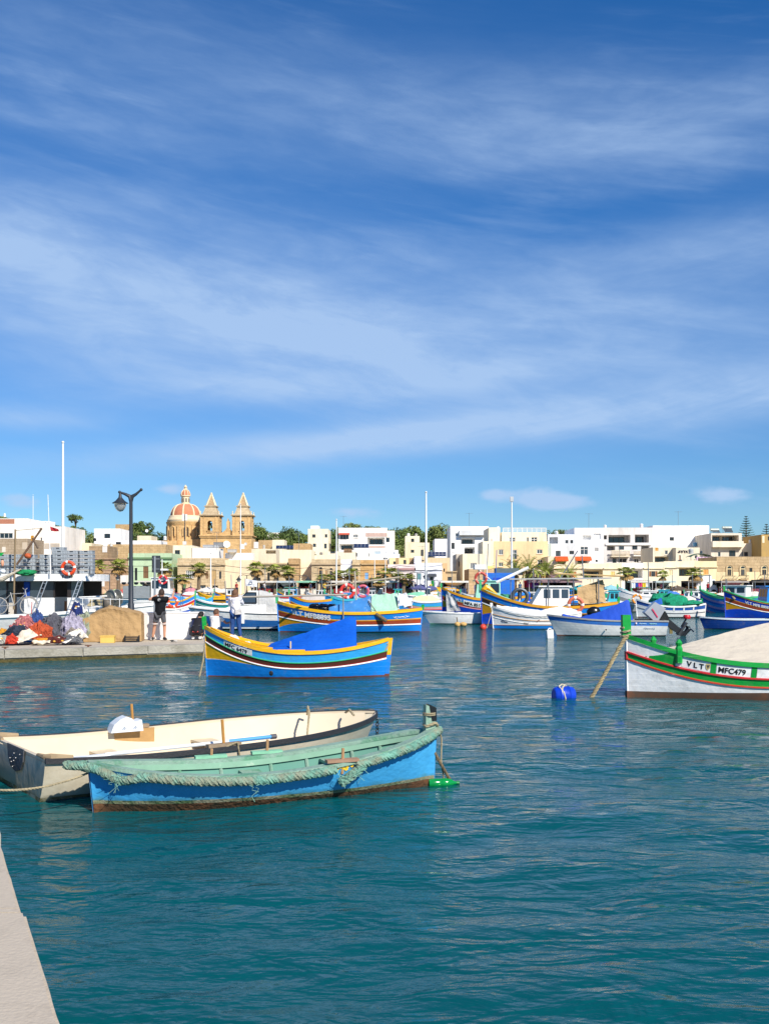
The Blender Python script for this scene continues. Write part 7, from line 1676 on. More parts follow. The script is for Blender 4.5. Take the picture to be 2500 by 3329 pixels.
J = dict(pel=(.0,0,.98), neck=(-.02,.03,1.48), head=(-.02,.05,1.58), shL=(-.19,.02,1.42), elL=(-.22,.12,1.18), wrL=(-.08,.3,1.30), haL=(-.03,.34,1.34), shR=(.16,.02,1.42), elR=(.24,.14,1.22), wrR=(.14,.3,1.34), haR=(.09,.34,1.37),
         hipL=(-.1,0,.92), knL=(-.10,.03,.52), anL=(-.11,-.02,.12), toL=(-.12,.13,.04), hipR=(.1,0,.92), knR=(.12,.03,.5), anR=(.19,-.04,.09), toR=(.22,.1,.035))
wo = person('woman with long brown hair in white top and blue jeans standing on the pier', (p.x, p.y, .352), 0, J, '#e4e2ea', '#2c4a80', hair='#6a4a32', hair_long=True, shoes='#d9cfca', sleeve='long', skinc='#c09478')
bg = MB().hexa([(.02,-.22,.88),(.23,-.2,.9),(.23,-.14,.9),(.02,-.16,.88),(.02,-.22,1.05),(.23,-.2,1.07),(.23,-.14,1.07),(.02,-.16,1.05)]).build('shoulder_bag', cloth('#c9c4bf'), wo); MB().tube([(-.17,-.12,1.45),(-.1,-.19,1.25),(.03,-.2,1.05)], .012, 5).build('bag_strap', cloth('#b9b4b0'), wo)
MB().lathe([(.05,0),(.062,.02),(.06,.14),(.05,.15)], 10).build('ankle_boot', mat('#4a3c34', .7), wo, True, loc=(-.11,.0,.0))

# ---------------------------------------------------------------- on the pier
WALL = mat('#ece9e4', .85, .06, 1.2, bump=.15, bsc=10, dirt='#b9b2a8', dirt_amt=.4, dsc=.9)
a = P(484, 2082, 34.85); b = P(664, 2082, 35.25)
o = thing('white_block', 'waist-high white painted concrete block on the pier behind the man', 'concrete block', (a.x, a.y, .352), math.atan2(b.y-a.y, b.x-a.x)); w = (b-a).length
MB().box(-.38,0.02,0,w,.75,.90).build('block', WALL, o); MB().box(-.40,-.0,.90,w+.02,.77,.935).build('cap', WALL, o)
a = P(456, 2082, 34.75); MB().box(-.40,-.025,.02,-.02,.018,.88).build('painted_shade_panel', mat('#cfcbc8', .8, .05), o)  # thin grey sheet paints in the shade of the block's turned left face
def drape(label, c, w, d, hs, m, rz, name='tarp_covered_stack', cat='tarpaulin'):
    o = thing(name, label, cat, c, rz)
    def fn(i, j):
        x = -w/2+w*i; q = j*3.0
        hx = hs[0]+(hs[1]-hs[0])*min(1, i/.45) if i < .45 else hs[1]+(hs[2]-hs[1])*(i-.45)/.55
        fold = .10*noise.noise((i*3.2, q*.45, 2))+.035*noise.noise((i*8+q*2.5, q*.8, 7))+.012*noise.noise((i*24, q*2, 1))
        if q < 1: y = -d/2-.12*(1-q)+fold; z = hx*(.0+q)*.92
        elif q < 2: y = -d/2+d*(q-1); z = hx*(.92+.08*math.sin((q-1)*math.pi))+fold*.8
        else: y = d/2+.1*(q-2); z = hx*.92*(3-q)
        e = max(0, abs(2*i-1)-.93)/.07
        return (x*(1+.02*(1-min(1, z/hx))), y*(1-.06*e), max(0.01, z*(1-.02*e)))
    g = MB(); g.grid(fn, 80, 60)
    for i in (0, 1): 
        n = 12; cx_ = [fn(i, (k/n)) for k in range(n+1)]; g.add(cx_, [tuple(range(n+1)) if i else tuple(range(n, -1, -1))])
    g.build('sheet', m, o, True); return o
p = P(360, 2082, 33.9)
drape('tan tarpaulin draped over a stack on the pier between nets and white block', (p.x, p.y+.35, .352), 1.95, 1.2, (.84, 1.16, .98), cloth('#a98a60'), R(8))
p = P(352, 2086, 33.1); o = thing('yellow_crate', 'pale yellow crate in front of the tan tarpaulin', 'crate', (p.x, p.y, .352), R(6)); MB().box(-.22,-.15,0,.22,.15,.2).build('crate_body', mat('#d8b45c', .7, .08), o); MB().box(-.235,-.165,.2,.235,.165,.235).build('rim', mat('#d8b45c', .7, .08), o)
p = P(431, 2084, 33.6); o = thing('black_crate', 'black slatted crate at the foot of the tan tarpaulin', 'crate', (p.x, p.y, .352), R(8))
for k in range(3): MB().box(-.24,-.16,.01+.065*k,.24,-.145,.055+.065*k).build('slat', mat('#1c1c1e', .5), o)
MB().box(-.24,-.14,0,.24,.16,.02).build('base', mat('#1c1c1e', .5), o); g = MB(); [g.box(x-.015,-.142,0,x+.015,.16,.21) for x in (-.225,.225)]; g.build('side', mat('#1c1c1e', .5), o)
def heap(label, u, v, Y, r, h, name='net_heap', seed=1, amp=.35, cat='fishing net', rz=0):
    p = P(u, v, Y); o = thing(name, label, cat, (p.x, p.y, max(.352, p.z)), rz)
    g = MB(); g.ball((0,0,0), r, 56, 34, amp, 2.0, seed, -.25); g.v = [(x+.03*noise.noise((x*14,y*14,z*14))+.02*noise.noise((x*37,y*31,z*34)), y+.03*noise.noise((y*15,x*13,z*14)), max(0, z+.03*noise.noise((x*18,y*12,z*15))+.02*noise.noise((x*40,y*35,z*33)))) for x, y, z in g.v]
    g.build('net', mat(h, .95, .35, 9, bump=1.0, bsc=22, dirt='#2c2a30', dirt_amt=.5, dsc=5), o, True)
    rr_ = random.Random(seed); q = MB()
    for i in range(46):
        th = rr_.uniform(0,6.28); pts = []; tw = rr_.uniform(-.5,.5); kk = rr_.uniform(1.0,1.1)
        for k in range(5):
            ph = .15+k*.25; pts.append((r[0]*kk*math.cos(th+k*tw)*math.cos(ph), r[1]*kk*math.sin(th+k*tw)*math.cos(ph), r[2]*kk*math.sin(ph)))
        q.tube(pts, .007, 3)
    q.build('head_rope', mat(h, .9, .3, 4), o)
    if seed % 3 == 0:
        for i in range(6): th = rr_.uniform(3.4,6.0); ph = rr_.uniform(.2,1.2); MB().ball((r[0]*1.05*math.cos(th)*math.cos(ph), r[1]*1.05*math.sin(th)*math.cos(ph), r[2]*1.02*math.sin(ph)), (.045,.03,.03), 8, 6).build('float', mat(rr_.choice(('#d9a03a','#e0dccc','#c9c2a8')), .6), o, True)
    return o
heap('dark navy net heap under a cream sheet at the left of the pier', 62, 2078, 32.2, (.46,.4,.42), '#2c3648', seed=1)
heap('bright red net bag at the bottom left of the net pile', 38, 2092, 31.7, (.24,.25,.24), '#c23a22', seed=2)
heap('orange red net heap in the middle of the net pile', 132, 2078, 32.5, (.38,.4,.50), '#b8502c', seed=3)
heap('yellow orange net at the foot of the orange heap', 133, 2090, 31.9, (.26,.2,.14), '#d8902a', seed=4)
heap('large dark grey net heap at the top of the net pile', 172, 2070, 33.0, (.52,.45,.66), '#5a5a62', seed=5)
heap('pinkish red net behind the navy net heap', 80, 2068, 33.4, (.42,.4,.60), '#b06a6a', seed=6)
heap('lilac and white net heap left of the tan tarpaulin', 240, 2072, 33.0, (.38,.4,.72), '#a8a2b4', seed=7)
heap('small brown grey net right of the grey heap', 240, 2080, 32.4, (.26,.25,.34), '#8d8478', seed=8)
heap('maroon net in front of the grey heap', 186, 2090, 31.8, (.30,.22,.20), '#5a2420', seed=9)
heap('slate grey net at the right foot of the net pile', 232, 2090, 32.0, (.36,.25,.24), '#66686c', seed=10)
heap('royal blue bundle behind the grey net heap', 122, 2062, 33.8, (.24,.25,.74), '#34508a', seed=11)
heap('deep blue net bag on top of the pile beside the ship', 250, 2062, 33.9, (.26,.25,1.02), '#1c2f6a', seed=12, amp=.2)
heap('grey green sheet bundle under the deep blue net bag', 275, 2070, 33.7, (.30,.3,.78), '#99a088', seed=13, cat='sheet')
heap('amber net scrap at the left edge of the photo', 8, 2080, 32.4, (.2,.25,.34), '#d0922a', seed=14)
heap('grey white tangled line at the far left of the pier', 4, 2092, 31.6, (.22,.25,.26), '#a5a49c', seed=15)
def sheet(label, pts, Y, m='#d8cdb8', seed=0, wr=.06):
    o = thing('canvas_sheet', label, 'sheet', P(pts[0][0], pts[0][1], Y)); b = o.location
    tarp(o, cloth(m), [P(u, v, Y+dy)-b for u, v, dy in pts], 'sheet', 14, 10, wr, seed)
sheet('cream canvas flap folded over the navy net heap', [(46,2072,0),(62,2093,-.35),(125,2064,-.2),(95,2040,.15)], 31.8, seed=1)
sheet('cream canvas strip under the yellow orange net', [(105,2084,0),(112,2093,-.1),(165,2088,-.1),(160,2080,.1)], 31.6, seed=2)
sheet('long white canvas edge folded along the front of the net pile', [(160,2093,0),(215,2091,-.1),(270,2052,.3),(245,2050,.4)], 31.7, '#dcd6cc', 3)
sheet('white canvas corner lying against the tan tarpaulin', [(225,2090,0),(290,2072,.1),(262,2040,.4),(250,2046,.3)], 31.9, '#d3cbbd', 4)
# lamp post
p = P(427, 2080, 36.0); o = thing('street_lamp', 'dark grey two-armed street lamp with one bell-shaped lantern on the pier', 'street lamp', (p.x, p.y, .35)); LM = mat('#363b42', .5, .08, 3, metal=.3)
zt = P(427,1612,36).z-.35; k = 36/F
MB().lathe([(.17,0),(.17,.05),(.12,.1),(.115,1.2),(.09,1.25),(.085,2.5),(.07,2.6),(.06,zt)], 14).build('post', LM, o, True)
for sg, du, dv in ((-1,-37,12),(1,33,20)):
    MB().tube([(0,0,zt-.22),(sg*.04,0,zt-.02),(du*k*.5,0,zt+.02+.04),(du*k,0,zt+dv*k)], [.06,.075,.05,.035], 8).build('arm', LM, o, True)
    MB().ball((du*k,0,zt+dv*k), .055, 10, 8).build('arm_knuckle', LM, o, True)
lx = -35*k; lz = zt+10*k
la = MB().lathe([(.03,0),(.045,-.05),(.06,-.16),(.10,-.21),(.16,-.28),(.24,-.34),(.285,-.36),(.285,-.375),(.22,-.375)], 20, (lx,0,lz)).build('lantern_hood', LM, o, True)
MB().lathe([(.21,-.372),(.205,-.45),(.165,-.56),(.10,-.64),(0,-.68)], 18, (lx,0,lz)).build('lantern_glass', mat('#cfd0cc', .15, .05, 2, trans=.6, spec=.6), la, True)
MB().lathe([(.0,-.36),(.05,-.38),(.06,-.46),(0,-.5)], 10, (lx,0,lz)).build('bulb', mat('#f0efe8', .4), la, True)
# road sign seen from the back
p = P(504, 2080, 35.9); o = thing('road_sign', 'rectangular road sign seen from its dark back beside the man', 'sign', (p.x, p.y, .35))
za = P(504,1861,35.9).z-.35; zb = P(504,1806,35.9).z-.35
MB().tube([(0,.0,0),(0,0,zb-.03)], .038, 8).build('post', mat('#8d949a', .5, .08, metal=.3), o, True); MB().box(-.11,.045,za,.19,.065,zb).build('panel', mat('#33383e', .6, .08), o)
g = MB(); [g.box(-.09,.028,z,.17,.043,z+.04) for z in (za+.1, zb-.14)]; g.build('bracket', mat('#6a7076', .5), o)
# lifebuoy hanging near the man
lifebuoy(P(563,1957,35.6), .16, 'orange lifebuoy hanging on the post rail right of the man', .5)
o = thing('lifebuoy_post', 'thin white post carrying the lifebuoy right of the man', 'post', P(572,2080,35.7)); MB().tube([(0,0,0),(0,0,1.45)], .02, 6).build('post', WHT, o); MB().bar((-.15,0,1.42),(.05,0,1.42),.02).build('hook', WHT, o)
p = P(560, 2088, 33.5); o = thing('mooring_cleat', 'small iron cleat with a grey rag on the pier edge in front of the man', 'cleat', (p.x, p.y, .352)); MB().tube([(-.07,0,.06),(.07,0,.06)], .02, 6).build('horns', mat('#4a4a48', .6), o); MB().box(-.03,-.02,0,.03,.02,.06).build('base', mat('#4a4a48', .6), o); MB().ball((.12,0,.03), (.08,.05,.035), 8, 6, .4).build('rag', cloth('#b9b4ac'), o, True)
for u, v, lab in ((285,2104,'small rusty mooring cleat on the pier edge below the tan tarpaulin'), (14,2110,'small rusty mooring cleat on the pier edge at the far left')):
    p = P(u, v, 1.85*F/(v-HZ)); o = thing('mooring_cleat', lab, 'cleat', (p.x, p.y+.1, .352)); MB().tube([(-.1,0,.05),(.1,0,.05)], .018, 6).build('horns', mat('#6a4a38', .8), o); MB().box(-.03,-.02,0,.03,.02,.05).build('base', mat('#6a4a38', .8), o)

# ---------------------------------------------------------------- the fishing vessel F-0183
YS = 39.0
def QA(x, y, dy=0.0): v = P(.2107*x, 1660+.2107*y, YS); return Vector((v.x, YS+dy*.3, v.z))
def vessel():
    h = Hull(13, 3.6, 1.55, 1.0, 1.1, draft=.6, double=False, wt=.8, rb=.5, e=(.3,.7), tm=.35, pw=2.4)
    c = Vector((-15.6, YS+1.25, 0)); o = thing('fishing_vessel', 'white fishing vessel F-0183 with crates on its wheelhouse roof at the left edge', 'ship', c)
    L = lambda q: Vector(q)-c
    h.band(o, 'hull', WHT, 0, '.12', 4, 30); h.band(o, 'bottom_paint', BLU2, '.12', 'keel', 1, 30); h.rail(o, WHT, .12, .12, .03, 30); h.deck(o, GREY, .3)
    MB().bar(L(QA(-60,1590,-.25)), L(QA(170,1572,-.25)), .03, .03).build('hull_slot', BLK, o)
    # cabin
    x0 = L(QA(-600,0)).x; x1 = L(QA(1260,0)).x; zr0 = L(QA(0,1085)).z; zr1 = L(QA(0,985)).z; zw = L(QA(0,1345)).z; zd = L(QA(0,1600)).z
    y0 = -.9; y1 = 1.6
    dx0, dx1 = L(QA(800,0)).x, L(QA(1000,0)).x; ex0, ex1 = L(QA(50,0)).x, L(QA(330,0)).x
    g = MB()      # lower white wall with two doorways, dark window band above
    for a, b in ((x0, L(QA(-130,0)).x), (ex1, dx0), (dx1, x1)): MB().box(a,y0,zd-.1,b,y0+.06,zw).build('cabin_wall', WHT, o)
    g.box(x0,y1-.06,zd-.1,x1,y1,zw).build('cabin_wall', WHT, o); MB().box(x1-.06,y0+.06,zd-.1,x1,y1-.06,zw).build('cabin_wall', WHT, o)
    g = MB()
    for a, b in ((330,360),(590,625),(785,805),(1000,1060),(50,80),(170,205)): MB().box(L(QA(a,0)).x,y0+.0,zw if a not in (50,170) else zd,L(QA(b,0)).x,y0+.07,zr0+.02).build('cabin_post', mat('#2c2522', .6, .15), o)
    MB().box(x0,y1-.07,zw,x1,y1,zr0+.02).build('cabin_back', mat('#2c2522', .6, .15), o)
    for a, b, mm in ((360,590,GLASS2),(625,785,mat('#3a3f44', .2)),(1060,1250,GLASS2),(-100,50,GLASS2),(80,170,GLASS)): MB().box(L(QA(a,0)).x,y0+.02,zw,L(QA(b,0)).x,y0+.035,zr0).build('cabin_window', mm, o)
    MB().box(L(QA(330,0)).x,y0-.02,L(QA(0,1330)).z,L(QA(420,0)).x,y0-.005,zr0-.03).build('blue_curtain', cloth('#20489a'), o)
    MB().box(L(QA(70,0)).x,y0+.0,zd-.1,L(QA(170,0)).x,y0+.03,L(QA(0,1425)).z).build('locker_door', paint('#cfc4b4'), o); MB().box(L(QA(905,0)).x,y0+.4,zd,L(QA(985,0)).x,y0+.43,L(QA(0,1400)).z).build('wooden_door', mat('#8d5a32', .7, .15), o)
    # roof slab with rounded right end
    poly = [(x0,y0-.35),(L(QA(1300,0)).x,y0-.35)]+[(L(QA(1300,0)).x+.34*math.sin(a*math.pi/10), (y0+y1)/2-((y1-y0)/2+.35)*math.cos(a*math.pi/10)) for a in range(1,10)]+[(L(QA(1300,0)).x,y1+.35),(x0,y1+.35)]
    rf = MB().slab(poly, zr0, zr1+.02).build('roof', paint('#f0efeb'), o)
    vs, fs, w = text2d('F-0183', .15, .006); q = L(QA(965,1040)); MB().add([(q.x+a*.97, y0-.356, q.z+b) for a, b in vs], fs).build('registration', mat('#2c2d30', .6), rf)
    MB().ball(tuple(L(QA(1172,1012,-1.3))+Vector((0,.02,0))), (.02,.02,.05), 8, 6).build('badge', mat('#8d8458', .5), rf)
    # roof railing
    g = MB(); zt = L(QA(0,850)).z
    g.tube([(x0,y0-.28,zt),(L(QA(1290,0)).x,y0-.28,zt),(L(QA(1395,0)).x,y0+.3,zt)], .018, 6)
    for a in (-100,90,300,480,620,830,960,1200,1385): g.tube([(L(QA(a,0)).x,y0-.28,zr1),(L(QA(a,0)).x,y0-.28,zt)], .014, 5)
    g.build('roof_railing', metal('#8d8f92'), o)
    # ladders
    for (ax, ay, bx, by) in ((725,1085,560,1610),(1262,1075,1140,1480)):
        g = MB(); a = L(QA(ax,ay,-1.2)); b = L(QA(bx,by,-1.9)); w = Vector((.145,0,0))
        g.tube([a,b], .018, 6); g.tube([a+w,b+w], .018, 6)
        for k in range(7): q = a.lerp(b, (k+.5)/7); g.tube([q, q+w], .011, 5)
        g.build('ladder', metal('#cfd0d0', .3), o)
    pole(o, [L(QA(290,1520,-1.6)), L(QA(315,300,-1.6))], .035, mat('#8a7658', .6, .15, metal=.3), 'derrick_post'); pole(o, [L(QA(330,840,-1.5)), L(QA(712,282,-1.5))], .04, mat('#6a5240', .7, .2), 'derrick_boom')
    pole(o, [L(QA(318,318,-1.6)), L(QA(500,300,-1.55)), L(QA(700,285,-1.5))], .012, mat('#8a7a62', .8), 'derrick_stay'); pole(o, [L(QA(570,430,-1.5)), L(QA(650,590,-1.4))], .035, mat('#5a4a3c', .7), 'boom_strut'); MB().box(*L(QA(548,470,-1.56)), *(L(QA(590,395,-1.44)))).build('yellow_block', paint('#c98a1a'), o)
    pole(o, [L(QA(812,980,-.6)), L(QA(795,450,-.6)), L(QA(770,-240,-.6))], [.022,.022,.012], WHT, 'antenna_mast')
    tarp(o, cloth('#a22c34'), [L(QA(802,248,-.6)), L(QA(930,290,-.55)), L(QA(938,322,-.5)), L(QA(818,320,-.6))], 'flag', 8, 6, .05, 3)
    MB().tube([L(QA(-60,1085,-1.5)), L(QA(120,1060,-1.6)), L(QA(400,905,-1.6))], [.09,.09,.03], 8).build('rolled_awning', cloth('#bdb3a0'), o, True)
    tarp(o, cloth('#169a48'), [L(QA(-80,650,-1.25)), L(QA(128,655,-1.25)), L(QA(90,705,-1.3)), L(QA(-80,710,-1.3))], 'green_sheet', 8, 5, .02, 1)
    heap2 = MB().ball(tuple(L(QA(460,960,-1.0))), (.34,.25,.12), 18, 10, .5, 3, 2); heap2.build('green_net', mat('#178a52', .95, .4, 9, bump=1, bsc=24), o, True)
    MB().ball(tuple(L(QA(490,705,-1.2))), (.14,.12,.11), 12, 8, .15).build('orange_float', mat('#b5552a', .7, .3, 6), o, True); MB().ball(tuple(L(QA(100,815,-1.2))), (.06,.06,.13), 10, 8).build('pink_float', mat('#d99a78', .6), o, True)
    MB().ball(tuple(L(QA(110,940,-1.2))), (.12,.1,.08), 10, 8, .3).build('white_bag', cloth('#c9d0d6'), o, True)
    # bow equipment: net drum
    q = L(P(372,1952,YS)); g = MB()
    q.z += .10
    for dx in (-.16,.16): g.torus((dx,0,0), .30, .035, 26, 6, 'x'); g.tube([(dx*.75,0,0),(dx,0,0)], .27, 20)
    g.tube([(-.22,0,0),(.32,0,0)], .11, 12); nd_ = g.build('net_drum', mat('#8a8a84', .4, .2, 5, metal=.4), o, True, loc=q, rz=R(55)); g = MB(); [g.tube([(dx,dy,-.75),(dx*.6,0,0)], .035, 6) for dx in (-.3,.3) for dy in (-.25,.25)]; g.build('drum_frame', metal('#55575a'), nd_)
    MB().ball((-.3,0,-.25), (.2,.2,.26), 12, 8, .2).build('hauler_motor', mat('#5d564c', .6, .2), nd_, True)
    pole(o, [L(P(258,1942,YS)), L(P(350,1938,YS))], .03, WHT, 'bow_rail'); g = MB(); [g.tube([L(P(u,1990,YS-.4)), L(P(u,1945,YS-.4))], .015, 5) for u in range(270,450,30)]; g.tube([L(P(262,1946,YS-.4)), L(P(445,1950,YS-.4))], .015, 5); g.build('bow_railing', WHT, o)
    MB().box(*L(P(285,1985,YS)), *(L(P(410,1975,YS))+Vector((0,1.2,0)))).build('hatch', WHT, o); tarp(o, cloth('#9a8f70'), [L(P(285,1970,YS)), L(P(350,1970,YS)), L(P(345,1948,YS+.3)), L(P(295,1950,YS+.3))], 'deck_tarpaulin', 10, 6, .05, 8)
vessel()
lifebuoy(QA(1072,888,-.3), .235, 'orange lifebuoy on the roof railing of the fishing vessel', .35)
# crates
ck = thing('fish_crate', '', 'crate', (0,0,0), 0, 'fish crates stacked on the vessel roof'); CM = mat('#8f979d', .6, .08, 3); CM2 = mat('#a9b0b5', .6, .06, 3)
W_, D_, H_ = .53, .36, .148
g = MB(); g.box(-W_/2+.012,-D_/2+.012,0,W_/2-.012,D_/2-.012,H_-.03); cb = g.build('crate_body', CM, ck)
g = MB(); g.box(-W_/2,-D_/2,H_-.03,W_/2,D_/2,H_-.012); g.build('rim', CM2, ck); g = MB(); [g.box(-.06,y-.004,H_*.55,.06,y+.004,H_*.72) for y in (-D_/2+.01, D_/2-.01)]; g.build('hand_hole', DARK, ck); g = MB(); [g.box(x-.012,-D_/2+.002,.01,x+.012,-D_/2+.013,H_-.032) for x in (-.2,-.1,.1,.2)]; g.build('ribs', CM2, ck)
ordn = ['bottom','second','third','fourth','fifth','sixth','seventh']
first = True
for x, top, dy, nm in ((902,615,-.85,'left of the lifebuoy'),(1090,615,-.85,'directly behind the lifebuoy'),(1318,620,-.85,'at the right end of the roof'),(680,650,-.7,'left of the white antenna mast'),(800,545,-.2,'tall, behind the white antenna mast'),(200,640,-.85,'left of the bronze derrick post'),(380,640,-.5,'right of the bronze derrick post'),(20,660,-.85,'at the left edge of the photo'),(500,720,-.3,'behind the orange float')):
    zb = QA(0,985).z+.03; zt = QA(0,top).z; n = max(1, round((zt-zb)/(H_+.004)))
    for k in range(n):
        q = QA(x,0,0)+Vector((0,dy+1.15,0)); lab = f'grey fish crate, {ordn[k]} in the stack {nm}'
        o = ck if first else copy_tree(ck); first = False
        o.location = (q.x+random.uniform(-.012,.012), q.y+random.uniform(-.01,.01), zb+k*(H_+.004)); o.rotation_euler = (0,0,random.uniform(-.03,.03)); o['label'] = lab
# bicycle leaning on the ship's side, on the pier
p = P(78, 2075, 34.6); o = thing('bicycle', 'silver bicycle with spoked wheels leaning beside the vessel', 'bicycle', (p.x, p.y+.5, P(78,1999,35.1).z-.0), R(4)); BM = mat('#b9b6b0', .4, .1, metal=.5)
for x in (0, -1.0):
    wl = MB().torus((x,0,.31), .285, .018, 26, 6).build('wheel', mat('#a9a49c', .5, .1), o, True); g = MB()
    for k in range(14): a = 2*math.pi*k/14; g.bar((x,0,.31),(x+.28*math.cos(a),0,.31+.28*math.sin(a)),.006)
    g.build('spokes', metal('#c9c9c9'), wl)
g = MB(); [g.tube([a,b], .016, 6) for a, b in (((0,0,.31),(-.12,0,.85)),((-.12,0,.75),(-.62,0,.72)),((-.12,0,.72),(-.5,0,.32)),((-.5,0,.32),(-.62,0,.8)),((-.5,0,.32),(-1.0,0,.31)),((-.62,0,.7),(-1.0,0,.31)))]; g.build('frame', BM, o, True)
MB().tube([(-.12,-.25,.92),(-.12,0,.86),(-.12,.25,.92)], .014, 6).build('handlebar', BM, o); MB().ball((-.63,0,.83), (.13,.07,.03), 10, 6).build('saddle', BLK, o, True); MB().torus((0,0,.31), .32, .02, 14, 5, 'y', .2, 2.4).build('mudguard', BM, o, True)
MB().tube([(.1,-.03,.05),(.12,-.03,.45)], .012, 6).build('red_pump', mat('#c0282c', .5), o)
# ---------------------------------------------------------------- along the far quay: market, lamps, masts
def mast(u, vt, vb, Y, r0, r1, label, top='ball'):
    a = P(u, vb, Y); b = P(u, vt, Y); z0 = 1.0; o = thing('floodlight_mast', label, 'mast', (a.x, Y, z0), 0, 'tall masts'); H_ = b.z-z0
    MB().lathe([(r0,0),(r0,.05),(r0*.96,H_*.3),(r1,H_-.3),(r1,H_)], 12).build('pole', mat('#e9e9e6', .4, .04), o, True)
    MB().lathe([(r0*1.6,0),(r0*1.6,.08),(r0,.1)], 12).build('base_flange', mat('#c9c9c6', .5), o)
    if top == 'ball': MB().ball((0,0,H_+.12), r1*1.5, 12, 8).build('cap', mat('#d9d9d6', .4), o, True)
    else: MB().box(-.22,-.18,H_-.1,.22,.18,H_+.55).build('lamp_head', mat('#b9bcbe', .5), o)
mast(206,1441,1940,137,.22,.13,'tallest white mast rising behind the fishing vessel')
mast(1385,1603,1930,137,.17,.10,'white mast above the lilac blue house')
mast(1663,1628,1935,137,.15,.09,'white mast with a lamp head before the yellow apartments','lamp')
mast(1094,1692,1935,137,.10,.07,'short white pole left of the white villa')
mast(783,1642,1935,138,.09,.06,'thin pale pole in front of the right bell tower')
mast(1218,1818,1935,137,.07,.05,'thin white pole before the deep orange house')
mast(1253,1750,1935,136.6,.06,.04,'thin dark-looking pole beside the large palm')
mast(686,1800,1935,137,.10,.07,'grey pole before the tan house with heavy cornice')
mast(109,1612,1935,120+17,.07,.04,'thin white aerial pole left of the tallest mast')
LMP = mat('#2c3034', .5, .1)
def twin_lamp(u, v, Y, label):
    b = P(u, v, Y); o = thing('street_lamp', label, 'street lamp', (b.x, Y, 1.0), 0, 'twin lamps on the far quay'); z = b.z-1.0
    MB().lathe([(.12,0),(.1,.6),(.06,.7),(.05,z)], 8).build('post', LMP, o, True); MB().tube([(-1.1,0,z-.1),(-.5,0,z+.1),(0,0,z),(.5,0,z+.1),(1.1,0,z-.1)], .045, 6).build('cross_arm', LMP, o)
    for x in (-1.1, 1.1):
        l = MB().lathe([(.03,-.1),(.12,-.3),(.36,-.55),(.36,-.6)], 10, (x,0,z)).build('lantern_hood', LMP, o, True); MB().lathe([(.26,-.6),(.18,-.85),(0,-.95)], 10, (x,0,z)).build('lantern_glass', mat('#b9b6ae', .3), l, True)
for u, v, lab in ((358,1866,'twin lantern lamp between the two left palms'), (803,1871,'twin lantern lamp behind the white flag'), (975,1872,'twin lantern lamp before the tall blank cream house'), (1356,1862,'twin lantern lamp before the pale lilac blue house'), (562,1872,'twin lantern lamp beside the small fan palm')): twin_lamp(u, v, 138, lab)
def umbrella(u, v, Y, r, h, label, drop=.55):
    b = P(u, v-5, Y); o = thing('parasol', label, 'parasol', (b.x, Y, 1.0), 0, 'market parasols'); z = b.z-1.0; n = 8; g = MB(); t0 = random.random()
    for k in range(n):
        a0 = 2*math.pi*k/n+t0; a1 = 2*math.pi*(k+1)/n+t0; e0 = (r*math.cos(a0), r*math.sin(a0), z-drop); e1 = (r*math.cos(a1), r*math.sin(a1), z-drop); am = (a0+a1)/2
        m_ = (r*.48*math.cos(am), r*.48*math.sin(am), z-drop*.5); g.add([(0,0,z), e0, e1, m_, (e0[0],e0[1],e0[2]-.18), (e1[0],e1[1],e1[2]-.18)], [(0,1,3),(1,2,3),(2,0,3),(1,4,5,2)])
    g.build('canopy', cloth(h), o); MB().tube([(0,0,0),(0,0,z+.1)], .04, 6).build('pole', mat('#8d7a62', .7), o); MB().lathe([(.3,0),(.3,.1),(.06,.12)], 10).build('foot', mat('#8d8a84', .8), o)
    g = MB(); [g.bar((0,0,z-.35),(r*.6*math.cos(2*math.pi*k/n+t0), r*.6*math.sin(2*math.pi*k/n+t0), z-drop*.6-.03),.03) for k in range(n)]; g.build('struts', mat('#8d7a62', .7), o)
for u, v, r, h, lab in ((650,1914,1.5,'#e4dcd0','cream parasol, leftmost of the four above the crouching man'), (676,1912,1.6,'#eae2d6','cream parasol, second of the four above the crouching man'), (702,1914,1.6,'#e2d8cc','cream parasol, third of the four above the crouching man'), (728,1918,1.5,'#e8dfd2','cream parasol, rightmost of the four beside the woman'),
    (620,1912,1.3,'#d98a98','pink parasol left of the cream parasols'), (640,1925,1.4,'#d0607a','deep pink parasol below the cream parasols'),
    (1368,1904,1.9,'#5c5f8c','violet blue parasol, left of the pair before the lilac house'), (1398,1907,1.7,'#565a86','violet blue parasol, right of the pair before the lilac house'), (1425,1911,1.6,'#e0a62c','yellow parasol, leftmost of three'), (1455,1909,1.7,'#dca028','yellow parasol, middle of three'), (1483,1910,1.5,'#e4ac34','yellow parasol, rightmost of three'),
    (1885,1906,1.8,'#3aa9b4','turquoise parasol, left of the pair right of the mauve tent'), (1918,1904,1.8,'#36a2b0','turquoise parasol, right of the pair right of the mauve tent'), (1985,1906,1.7,'#8fc4cc','pale turquoise parasol before the butter yellow house'), (2010,1912,1.5,'#54b4bc','small turquoise parasol under the thin palm'),
    (300,1912,1.5,'#8fc04a','lime green parasol right of the fishing vessel'), (340,1918,1.5,'#c9a888','faded peach parasol under the left palms'), (375,1920,1.4,'#a8c490','pale green parasol left of the lamp post'), (405,1918,1.4,'#c4554a','red parasol behind the lamp post'),
    (455,1922,1.4,'#d9d4cc','off-white parasol right of the lamp post'), (2200,1908,1.7,'#5d5248','brown parasol left of the white van'), (2380,1912,1.6,'#c46a78','rose parasol right of the white van'), (2440,1910,1.8,'#4a5a9c','blue parasol near the right edge')):
    umbrella(u, v, 138.5+random.uniform(-.8,1.5), r, h, lab)
